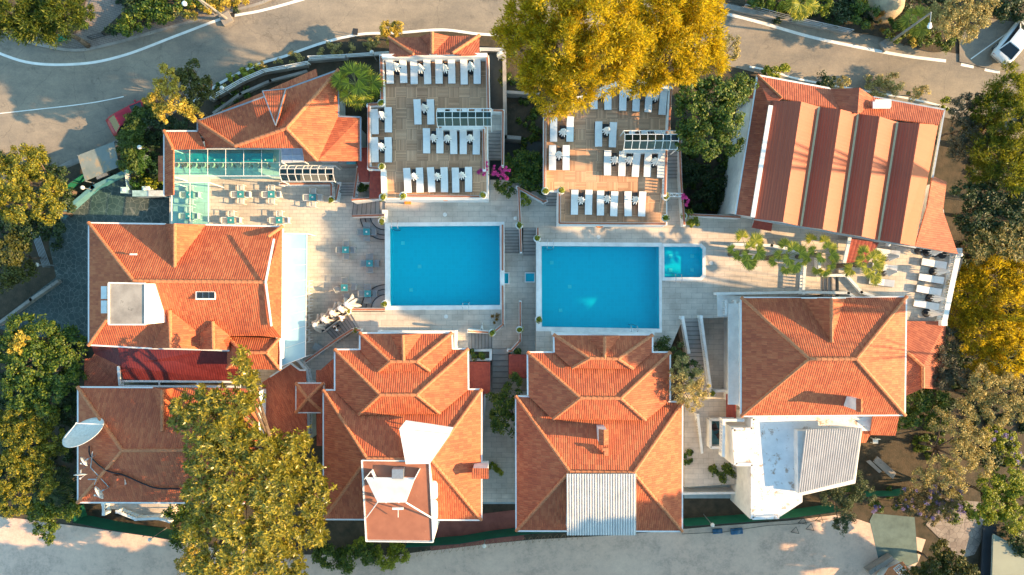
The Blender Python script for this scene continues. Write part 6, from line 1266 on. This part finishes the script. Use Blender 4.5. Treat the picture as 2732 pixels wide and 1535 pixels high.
# big pines
tree('huge yellow green pine spreading over the left part of the road edge', [(1395, 40, 62), (1420, 130, 62, -.6), (1470, 50, 80, .8), (1500, 150, 85, .4), (1440, 215, 58, -1.2), (1580, 70, 90, 1.2), (1600, 165, 85, .6), (1530, 235, 70, -1), (1660, 40, 60, .6), (1480, 275, 42, -2), (1670, 130, 75, .2), (1640, 210, 45, -1), (1360, 100, 40, -1.5)], 'pine', 18.0, .35, flat=2.3, name='pine_tree', dens=.72, nleaf=1.1)
tree('wide yellow green pine on the right of the huge pine', [(1760, 60, 85, .8), (1830, 40, 75, .5), (1870, 120, 62), (1780, 160, 75, -.3), (1720, 210, 52, -1.4), (1860, 20, 70, .2), (1830, 185, 45, -1.2), (1720, 110, 60, -.2), (1890, 170, 40, -1)], 'pine', 16.5, .32, flat=2.3, name='pine_tree', dens=.72, nleaf=1.1)
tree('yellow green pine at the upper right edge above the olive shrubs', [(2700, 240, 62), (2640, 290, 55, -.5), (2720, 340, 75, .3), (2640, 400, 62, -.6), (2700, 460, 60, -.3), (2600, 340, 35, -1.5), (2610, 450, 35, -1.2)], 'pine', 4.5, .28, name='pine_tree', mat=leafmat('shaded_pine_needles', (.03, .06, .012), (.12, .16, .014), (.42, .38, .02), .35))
tree('broad pine covering the right edge beside the sun terrace', [(2640, 740, 65), (2580, 790, 62, -.4), (2690, 830, 80, .5), (2620, 880, 70), (2560, 850, 45, -.8), (2700, 940, 70, .2), (2620, 960, 50, -.6), (2720, 740, 55, .4), (2560, 730, 30, -1)], 'pine', 3.8, .28, name='pine_tree')
P_ = bpy.data.materials.get('shaded_pine_needles')
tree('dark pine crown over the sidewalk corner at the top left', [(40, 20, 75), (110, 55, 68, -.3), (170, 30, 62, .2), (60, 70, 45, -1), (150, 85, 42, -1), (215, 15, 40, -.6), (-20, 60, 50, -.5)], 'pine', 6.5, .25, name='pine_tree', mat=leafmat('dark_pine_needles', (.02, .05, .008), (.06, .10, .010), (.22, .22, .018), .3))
tree('sunlit golden needle tree at the left edge by the road', [(60, 440, 55), (20, 480, 60, .4), (100, 500, 55), (50, 550, 62, -.2), (130, 560, 42, -.8), (100, 420, 32, -1), (150, 500, 30, -1.2)], 'gold', 6.0, .24, nleaf=1.3, mat=leafmat('golden_green_leaves', (.03, .055, .01), (.12, .15, .012), (.55, .42, .03), .35))
tree('dark broad crown between the golden tree and the retaining wall', [(150, 470, 38, -.6), (170, 540, 40, -.5), (140, 600, 38, -.6), (90, 610, 40, -.8), (40, 590, 40, -.6)], 'dark', 4.0, .18)
tree('small rounded dark yellow green tree at the left edge', [(30, 670, 50), (10, 720, 55), (60, 720, 35, -.5), (50, 640, 28, -.6)], 'green', 4.0, .16, mat=leafmat('olive_green_leaves', (.03, .045, .008), (.075, .085, .012), (.15, .14, .02), .3))
tree('large dark green tree left of the maroon wing', [(60, 880, 50), (120, 900, 62), (180, 920, 50, -.3), (80, 960, 70, .3), (160, 990, 60), (60, 1040, 60, -.2), (140, 1060, 55), (200, 1010, 35, -.8), (30, 930, 50)], 'green', 5.5, .25)
tree('pale yellow tipped small tree at the left above the green one', [(60, 900, 22, 1), (40, 925, 20, .8)], 'gold', 6.6, .1)
tree('large yellow olive tree at the lower left edge', [(40, 1130, 62), (110, 1110, 50), (80, 1190, 75, .3), (30, 1250, 65), (110, 1270, 58, -.3), (40, 1330, 50, -.5), (140, 1180, 42, -.5)], 'gold', 5.5, .22, nleaf=1.3, mat=bpy.data.materials['golden_green_leaves'])
tree('dark drooping tree above the lower road at left', [(130, 1340, 42), (180, 1360, 35, -.4), (120, 1400, 34, -.6), (100, 1370, 32, -.2), (135, 1425, 25, -1)], 'dark', 3.5, .16, mat=LF['green'])
tree('dark shaded tree left of the dish house', [(180, 1100, 40), (175, 1060, 35), (190, 1150, 32)], 'dark', 3.5, .16)
# magnolia
tree('large glossy leaved yellow green tree overlapping the red dish house roof', [(650, 950, 22), (655, 1000, 32), (672, 1050, 35), (640, 1090, 48), (570, 1070, 42), (500, 1080, 36, -.4), (480, 1120, 26, -.8), (540, 1130, 52), (610, 1170, 65, .4), (700, 1200, 68, .5), (560, 1220, 60), (640, 1280, 75, .6), (760, 1220, 52), (800, 1170, 34, -.5), (740, 1300, 70, .4), (560, 1310, 58), (830, 1260, 42, -.5), (850, 1330, 45, -.4), (640, 1380, 70, .2), (740, 1400, 70), (550, 1400, 52, -.3), (830, 1410, 42, -.6), (660, 1470, 65, -.1), (560, 1500, 58, -.5), (760, 1490, 60, -.4)], 'magnolia', 11.0, .32, flat=1.3, name='broadleaf_tree', dens=.85)
tree('feathery sunlit yellow tree at the bottom edge below the glossy tree', [(520, 1500, 45), (600, 1530, 50), (690, 1520, 45), (560, 1545, 50)], 'gold', 7.0, .2, dens=1.1, flat=1.5)
tree('dark green shrub crown left of the glossy tree below the dish house', [(475, 1360, 34), (500, 1400, 42), (490, 1440, 36), (510, 1340, 30)], 'green', 5.5, .15)
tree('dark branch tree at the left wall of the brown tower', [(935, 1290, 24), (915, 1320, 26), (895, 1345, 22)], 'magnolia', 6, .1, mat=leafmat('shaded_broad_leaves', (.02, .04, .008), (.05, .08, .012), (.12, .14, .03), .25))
for i, (x, y, r) in enumerate([(870, 1480, 40), (925, 1492, 38), (975, 1475, 36), (1025, 1490, 34), (1070, 1478, 28), (1055, 1455, 18), (960, 1450, 24)]): shrub('%s leafy hedge shrub from the left along the lower road verge' % ORD[i], [(x, y, r)], 'lime' if i > 2 else 'green', 1.2, 1.2, group='hedge shrubs along the lower verge')
# yellow tree and hedge top-left
tree('golden yellow tree over the road beside the first roof', [(445, 180, 20, .6), (455, 210, 24, .4), (475, 240, 26, .3), (430, 235, 28), (415, 270, 26), (470, 280, 30, .2), (440, 300, 28), (500, 290, 26, -.2), (520, 310, 22, -.6), (395, 265, 12, -.4)], 'gold', 6.5, .16, dens=.9)
tree('dark green tree behind the golden yellow tree', [(515, 185, 26), (500, 215, 28), (530, 225, 22), (480, 200, 20), (515, 265, 26, -.4), (550, 250, 24, -.8), (565, 215, 16, -1)], 'dark', 4.8, .15, mat=bpy.data.materials['olive_green_leaves'])
tree('low dark green crown below the golden tree', [(440, 335, 30), (490, 345, 28), (410, 320, 24)], 'dark', 2.0, .1)
for i, (x, y, r) in enumerate([(400, 300, 24), (370, 320, 26), (350, 355, 28), (345, 395, 30), (350, 430, 28)]): shrub('%s clipped hedge clump from the top beside the red car' % ORD[i], [(x, y, r+7), (x+14, y-4, r+2)], 'lime' if i < 9 else 'green', 1.3, 1.7, name='hedge_clump', cat='hedge', group='hedge beside the road', mat=leafmat('hedge_leaves', (.03, .06, .008), (.075, .12, .014), (.15, .20, .025), .3) if i == 0 else bpy.data.materials['hedge_leaves'])
for i, (x, y, r, s_) in enumerate([(405, 370, 28, 'dark'), (410, 430, 26, 'dark'), (365, 490, 20, 'green'), (395, 492, 18, 'lime'), (425, 492, 18, 'lime'), (420, 460, 20, 'dark'), (385, 455, 16, 'green')]): shrub(['dark shrub near the small white mail box', 'dark shrub in the middle of the entrance bed', 'green shrub behind the left gate pillar', 'light shrub between the two gate pillars', 'light shrub right of the gate pillars', 'dark shrub below the small porch roof', 'green shrub beside the hedged pillar'][i], [(x, y, r)], s_, 1.1, .6)
for i, (x, y, r) in enumerate([(620, 215, 18), (650, 200, 20), (680, 186, 18), (600, 240, 14), (705, 175, 12), (790, 160, 22), (850, 140, 14), (900, 138, 20), (935, 130, 16), (985, 125, 22), (1000, 105, 18), (880, 118, 10), (740, 165, 12)]): shrub('%s dry verge shrub from the left between road and railing' % ORD[i], [(x, y, r)], 'lime' if i in (0, 1, 2) else 'olive', .9, .5, group='dry verge shrubs')
tree('bright golden yellow bush beside the terrace roof at the road', [(1030, 75, 20, .3), (1062, 70, 20, .3), (1045, 95, 22)], 'gold', 2.6, .08, dens=1.3, name='bush', cat='bush')
for i, (x, y, r, s_) in enumerate([(330, 75, 30, 'green'), (370, 50, 38, 'green'), (400, 20, 40, 'green'), (440, 45, 28, 'green'), (300, 80, 18, 'dark'), (480, 35, 18, 'olive'), (510, 30, 22, 'gold'), (560, 18, 26, 'gold'), (600, 10, 22, 'gold'), (640, 0, 22, 'gold'), (350, 20, 30, 'dark'), (460, 5, 28, 'green'), (520, 0, 26, 'green'), (225, 60, 16, 'green')]): shrub('%s roadside garden bush from the left at the top of the picture' % ORD[i], [(x, y, r)], s_, 1.1, 1.0, group='roadside garden bushes')
tree('pale dry shrub tree at the right foot of the pines', [(1945, 135, 28), (1960, 110, 20), (1925, 160, 22), (1965, 150, 18)], 'olive', 2.6, .1, dens=.9)
tree('broad dark green tree with lit tips between right terrace and hall', [(1840, 240, 48), (1900, 250, 45), (1950, 250, 42), (1850, 310, 52), (1930, 320, 55), (1880, 370, 55, -.3), (1820, 370, 32, -.8), (1950, 380, 34, -.8), (1985, 225, 28, -.6)], 'green', 7.0, .2, dens=1.1, flat=1.1)
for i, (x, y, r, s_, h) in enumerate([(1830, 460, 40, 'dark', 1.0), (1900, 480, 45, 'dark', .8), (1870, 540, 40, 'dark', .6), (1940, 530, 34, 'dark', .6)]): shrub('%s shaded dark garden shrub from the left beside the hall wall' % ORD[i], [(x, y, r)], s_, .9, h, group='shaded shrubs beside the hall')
shrub('bright green bush below the round pot right of the terrace', [(1842, 582, 20), (1850, 596, 15)], 'lime', 1.4, .6, base=.2)
tree('dark green tree in the shaded bed between the two terraces', [(1385, 430, 36), (1420, 440, 36), (1400, 480, 42), (1440, 490, 26), (1370, 470, 26), (1350, 440, 18)], 'green', 2.6, .14, base=-2.5)
shrub('dense green bush beside the pink bougainvillea', [(1348, 508, 20), (1335, 495, 13)], 'green', 1.3, .6, base=0)
shrub('green shrub in the angled planting bed between the terraces', [(1402, 535, 13), (1396, 525, 9)], 'lime', 1.3, .6, base=0)
shrub('orange brown spiky shrub on the left pool deck', [(1320, 853, 13)], 'rust', 1.3, .3, base=0)
shrub('left round green shrub in the white planting box', [(1262, 946, 12)], 'green', 1.6, .4, base=-.6); shrub('right round green shrub in the white planting box', [(1291, 947, 12)], 'green', 1.6, .4, base=-.6)
L = [W(x, y, -.6) for x, y in ((1252, 932), (1312, 932), (1312, 962), (1252, 964))]; t = thing('planting_box', 'white planting box holding two round shrubs', 'planter', (L[0].x, L[0].y, -3)); MB().prism(L, -3.2, -.62).build('box', WHITE, t); MB().prism(inset(L, .2), -.7, -.6).build('soil', SOIL, t)
shrub('green bush in the white court below the cafe balustrade', [(965, 512, 14), (972, 500, 10)], 'green', 1.3, .6, base=-1.4); shrub('small bush in the corner bed by the walkway', [(1380, 938, 9)], 'green', 1.4, .3, base=-1)
tree('dark green tree in the passage between the central houses', [(1370, 1020, 26), (1360, 1060, 34), (1330, 1080, 34), (1345, 1130, 32), (1370, 1110, 24), (1320, 1120, 20)], 'green', 3.6, .14, base=-3.3)
shrub('feathery palm like bush at the foot of the passage stairs', [(1315, 1245, 18), (1330, 1258, 12)], 'lime', 1.0, 1.2, base=-4)
tree('dark feathery shrub behind the silvery olive tree', [(1770, 930, 26), (1800, 935, 28), (1820, 960, 30), (1850, 980, 24)], 'dark', 2.2, .1, base=-2, mat=leafmat('grass_green_leaves', (.03, .06, .01), (.06, .10, .015), (.12, .16, .03), .25))
tree('silvery green olive tree leaning on the corrugated roof house', [(1820, 965, 18, .6), (1810, 1000, 28, .4), (1850, 1010, 30, .2), (1870, 1040, 28), (1820, 1050, 34, .3), (1845, 1075, 26)], 'olive', 6.3, .13, dens=1.1, base=-3)
tree('dark green bush pair beside the white bridge', [(1905, 1255, 20), (1935, 1262, 26), (1945, 1245, 18)], 'green', 1.4, .1, base=-4.6, dens=1.3)
shrub('small green shrub against the wall of the corrugated roof house', [(1832, 1225, 14), (1838, 1210, 9)], 'green', 1.2, 1.6, base=-4.6)
# right side woods
tree('dark olive tree between the hall and the right pine', [(2560, 290, 38), (2600, 270, 30), (2560, 350, 40, -.3), (2600, 390, 40), (2550, 410, 30, -.6), (2610, 330, 30)], 'olive', 3.8, .14, mat=leafmat('dark_olive_leaves', (.03, .04, .02), (.07, .075, .04), (.15, .13, .08), .2))
for i, (x, y, r, s_) in enumerate([(2060, 195, 24, 'lime'), (2090, 185, 20, 'lime'), (2045, 190, 14, 'green'), (2205, 218, 24, 'dark'), (2250, 222, 22, 'olive'), (2340, 235, 30, 'olive'), (2385, 225, 32, 'olive'), (2330, 215, 24, 'olive'), (2440, 250, 20, 'olive'), (2465, 240, 18, 'olive'), (2520, 278, 16, 'lime')]): shrub('%s roadside bush from the left between the upper road and the hall' % ORD[i], [(x, y, r)], s_, 1.1, .9, group='bushes behind the hall')
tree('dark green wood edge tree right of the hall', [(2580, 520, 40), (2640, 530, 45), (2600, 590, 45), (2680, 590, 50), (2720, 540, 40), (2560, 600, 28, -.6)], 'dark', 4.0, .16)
tree('broadleaf tree with yellow tips right of the sun terrace', [(2610, 650, 36), (2660, 640, 38), (2700, 660, 36), (2600, 680, 26, -.5), (2720, 620, 30)], 'magnolia', 4.6, .16, mat=leafmat('gold_tipped_leaves', (.03, .05, .01), (.10, .11, .015), (.38, .25, .05), .25))
tree('dark olive tree beside the eastern wing roof', [(2490, 920, 36), (2530, 900, 38), (2470, 960, 32, -.4), (2520, 970, 42), (2560, 1010, 40), (2510, 1020, 30)], 'olive', 3.8, .16, mat=bpy.data.materials['dark_olive_leaves'])
tree('sunlit olive tree at the right edge middle', [(2620, 1020, 45), (2680, 1040, 50), (2600, 1080, 42, -.2), (2720, 1090, 45), (2660, 1100, 45)], 'olive', 5, .18)
tree('bright green citrus tree below the eastern wing', [(2440, 1070, 40), (2490, 1060, 40), (2450, 1120, 36), (2410, 1120, 28, -.3), (2500, 1110, 34)], 'green', 3.4, .14)
tree('grey golden olive tree at lower right with bare branches', [(2510, 1120, 36), (2560, 1150, 42, .3), (2600, 1180, 45, .3), (2560, 1220, 48, .2), (2500, 1240, 36), (2620, 1240, 38), (2460, 1280, 34, -.3), (2540, 1290, 40)], 'olive', 4.6, .18, dens=.85)
tree('golden lit tree with lilac flowers above the stone terrace', [(2470, 1330, 36), (2510, 1360, 34), (2440, 1350, 30), (2540, 1320, 30), (2490, 1300, 30), (2420, 1320, 28), (2480, 1390, 20)], 'olive', 3.2, .12, mat=leafmat('golden_olive_leaves', (.07, .07, .02), (.17, .14, .05), (.36, .27, .11), .3), flowers=('lilac', 7, 1.0))
tree('blue flowering shrub row at the foot of the stone terrace', [(2400, 1345, 16), (2500, 1350, 22), (2540, 1375, 24), (2580, 1365, 20), (2560, 1345, 20), (2340, 1355, 16)], 'green', 1.0, .08, flowers=('lilac', 6, 2.5))
tree('dark willow like tree beside the grey corrugated roof', [(2225, 1300, 32), (2260, 1320, 36), (2210, 1330, 26), (2250, 1370, 32, -.2), (2290, 1290, 28), (2240, 1400, 24, -.5), (2310, 1320, 26)], 'olive', 4.4, .14, mat=leafmat('blue_green_leaves', (.02, .045, .02), (.05, .085, .03), (.16, .17, .06), .25))
tree('vivid lime green tree at the lower right edge', [(2640, 1290, 40), (2690, 1280, 48), (2720, 1330, 50), (2650, 1350, 45), (2700, 1380, 42), (2620, 1380, 28, -.4)], 'lime', 4.6, .16, dens=1.2)
tree('dark green tree at the bottom edge of the stone terrace', [(2510, 1470, 28), (2540, 1500, 40), (2490, 1520, 45), (2570, 1540, 45), (2440, 1540, 35)], 'green', 3.4, .14, mat=bpy.data.materials['olive_green_leaves'])
tree('green tree with lilac blossoms near the right edge', [(2640, 1160, 34), (2680, 1180, 34), (2700, 1220, 30)], 'lime', 4.0, .14, flowers=('lilac', 3, 1.2))
shrub('dark bushes behind the pale green roof', [(2700, 1430, 30), (2725, 1460, 26)], 'dark', 1.1, .8)
# top right garden
for i, (x, y, r, s_) in enumerate([(2080, 5, 34, 'lime'), (2020, 0, 26, 'green'), (2200, 10, 30, 'lime'), (2240, 35, 30, 'dark'), (2160, 20, 26, 'green'), (2310, 40, 34, 'green'), (2340, 60, 26, 'rust'), (2390, 80, 32, 'green'), (2460, 95, 34, 'green'), (2520, 105, 28, 'green'), (2290, 15, 20, 'green'), (2430, 110, 18, 'gold')]): shrub('%s garden bush from the left above the top right road wall' % ORD[i], [(x, y, r)], s_, 1.1, 1.1, group='garden bushes above the road wall')
tree('round olive tree with golden top beside the parking bay', [(2560, 20, 45), (2600, 50, 42), (2530, 60, 42), (2570, 90, 34, -.4), (2620, 10, 36), (2500, 40, 30, -.6)], 'olive', 4.4, .16, dens=1.1)
tree('dark green ivy mass at the top right corner', [(2680, 15, 40), (2730, 30, 40), (2650, 10, 24)], 'dark', 1.2, .1)
# bougainvillea
tree('magenta bougainvillea spilling over the left terrace stairs', [(1290, 458, 15), (1310, 455, 15), (1330, 462, 17), (1345, 475, 13), (1280, 475, 9, -.3), (1350, 450, 12), (1300, 440, 9)], 'pink', 1.9, .05, dens=1.0, base=.3, name='bougainvillea', cat='flowering shrub')
tree('small magenta bougainvillea on the lattice arch', [(1829, 530, 12), (1834, 545, 8, -.4), (1822, 524, 8)], 'pink', 2.0, .05, dens=1.4, base=.4, name='bougainvillea', cat='flowering shrub')
for t, c, r, mname in PLQ: crown('plant', [(c.x, c.y, c.z, r, r*.8)], 'green', LF['lime'], t, 1.6, .55)
# fan palms
def frond_mesh(R_, rnd):
    vs = []; fs = []; n = 19
    for i in range(n):
        a = math.radians(-118+236*i/(n-1)); rr = R_*(.80+.20*math.cos(a*.8))*rnd.uniform(.88, 1.08); w = .155; sx, sy = math.sin(a), math.cos(a)
        q = [(0, 0, .0), (math.sin(a-w)*rr*.55, math.cos(a-w)*rr*.55, -.02*R_), (sx*rr*.62, sy*rr*.62, .05*R_), (math.sin(a+w)*rr*.55, math.cos(a+w)*rr*.55, -.02*R_), (math.sin(a-.03)*rr*.86, math.cos(a-.03)*rr*.86, -.03*R_), (sx*rr, sy*rr, -.16*R_*rnd.uniform(.5, 1.6)), (math.sin(a+.03)*rr*.86, math.cos(a+.03)*rr*.86, -.03*R_)]
        b = len(vs); vs += q; fs += [(b, b+1, b+2), (b, b+2, b+3), (b+1, b+4, b+2), (b+2, b+6, b+3), (b+4, b+5, b+6, b+2)]
    return vs, fs
def fan_palm(label, px, py, g0, h, nf, R_=.72, pet=1.0, seed=0, mat=None):
    rnd = random.Random(seed); c = W(px, py, g0+h); t = thing('fan_palm', label, 'palm tree', (c.x, c.y, g0)); MB().chain([(c.x+.05, c.y, g0-.2), (c.x-.05, c.y+.04, g0+h*.5), (c.x, c.y, g0+h)], [.2, .16, .19], 10).build('trunk', BARK, t)
    for i in range(nf):
        az = 2*math.pi*i*.618+rnd.uniform(-.2, .2); el = math.radians(rnd.uniform(-10, 60)) if i > 2 else math.radians(70); L = pet*rnd.uniform(.75, 1.15); d = Vector((math.cos(az)*math.cos(el), math.sin(az)*math.cos(el), math.sin(el))); e_ = c+d*L; tilt = el*.4-math.radians(12)
        fd = Vector((math.cos(az)*math.cos(tilt), math.sin(az)*math.cos(tilt), math.sin(tilt))); sd = Vector((-math.sin(az), math.cos(az), 0)); nn = sd.cross(fd)*-1
        if nn.z < 0: nn = -nn
        rr = R_*rnd.uniform(.8, 1.15); vs, fs = frond_mesh(rr, rnd); m = MB(); m.add([e_+sd*v[0]+fd*v[1]+nn*v[2] for v in vs], fs); fo = m.build('frond', mat or LF['palm'], t); MB().tube(c, e_, .025, .015, 5).build('stalk', simple('palm_stalk', (.30, .30, .10), .6), fo)
fan_palm('leftmost fan palm in front of the metal roof hall', 1992, 672, 0, 4.3, 12, .66, 1.2, 1); fan_palm('second fan palm from the left in front of the hall', 2100, 683, 0, 4.5, 12, .66, 1.2, 2); fan_palm('third fan palm from the left in front of the hall', 2186, 680, 0, 4.3, 12, .66, 1.2, 3); fan_palm('rightmost fan palm beside the sun loungers', 2305, 706, 0, 4.8, 12, .66, 1.2, 4)
fan_palm('large fan palm in the bed left of the left wooden terrace', 950, 225, -2.2, 5.0, 22, .95, 1.3, 5, LF['lime']); fan_palm('yellow fan palm at the top edge above the road wall', 2130, 14, -1.4, 2.5, 12, .8, .8, 6); fan_palm('yellow green fan palm beside the top right street lamp', 2440, 60, -1.4, 2.8, 12, .8, .8, 7)
fan_palm('dark fan palm in the shade of the lower left trees', 150, 1300, -4.8, 3.4, 14, .95, 1.1, 8, LF['dark'])
# unseen trees added outside the frame, crowns placed and sized to cast shade
def unseen_shade_tree(label, x, y, z, r, rz, n=5):
    g0 = GZ(x, y); L = []
    for i in range(n): a = 2*math.pi*i/n; L.append((x+r*.55*math.cos(a), y+r*.55*math.sin(a), z, r*.62, rz))
    L.append((x, y, z+rz*.3, r*.6, rz)); t = thing('unseen_shade_tree', label, 'tree', (x, y, g0)); limbs(L, (x, y, g0), .3 if r > 4 else .11, t, twig=False); crown('crown', L, 'pine', LF['green'], t, .9, 3.2, .6)
unseen_shade_tree('tall unseen shade pine outside the right edge, level with the large pool', 50, -3.6, 22.8, 4.8, 3.8)
unseen_shade_tree('lower unseen shade pine crown outside the right edge beside the sun terrace', 52, -3.0, 18.8, 2.2, 2.2)
unseen_shade_tree('tall unseen shade pine outside the right edge behind the right house', 56, 6.0, 29.0, 4.2, 2.6)
unseen_shade_tree('tall unseen shade pine outside the right edge below the lower road', 47, -27, 19.5, 5.5, 5)
unseen_shade_tree('unseen shade pine outside the lower right corner', 44, -33, 15, 5, 5)
def undergrowth(name, boxes, st, dens, mat):
    P = []
    for (x0, y0, x1, y1) in boxes:
        n = int((x1-x0)*(y1-y0)*PX*PX*dens)
        for k in range(n): p = WG(random.uniform(x0, x1), random.uniform(y0, y1)); P.append((p.x, p.y, p.z+.1, random.uniform(.3, .7), random.uniform(.12, .4)))
    o = crown(name, P, st, mat, None, .5); o['kind'] = 'stuff'; o['label'] = 'low green ground cover under the trees'; o['category'] = 'ground cover'; return o
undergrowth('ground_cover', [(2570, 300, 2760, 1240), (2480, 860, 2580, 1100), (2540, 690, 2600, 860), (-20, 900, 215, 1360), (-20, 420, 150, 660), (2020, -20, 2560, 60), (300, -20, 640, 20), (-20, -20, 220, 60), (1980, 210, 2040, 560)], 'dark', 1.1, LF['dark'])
undergrowth('ground_cover', [(1825, 330, 1985, 570), (1350, 130, 1450, 240), (1380, 250, 1455, 500), (2440, 1050, 2560, 1230), (2250, 1300, 2460, 1330), (580, 235, 900, 300), (385, 350, 440, 500)], 'green', .7, LF['green'])
for i, x in enumerate((-34, -27, -20, -12.5, -5, 2.5, 10, 18, 26, 34)):  # unseen tree row added to throw shade on the lower road
    unseen_shade_tree('%s unseen shade tree from the left beyond the bottom edge of the picture' % ORD[i], x, -29.3, 3.6+.4*(i % 3), 3.0, 3.8, 4)
unseen_shade_tree('dark tall unseen shade pine outside the right edge level with the lower road', 47, -26.5, 8, 4.5, 8)  # unseen, added to shade the lower road
unseen_shade_tree('small unseen shade pine outside the right edge level with the right house', 53, -7.4, 21.4, 2.9, 1.7)  # unseen crown added to shade the large pool
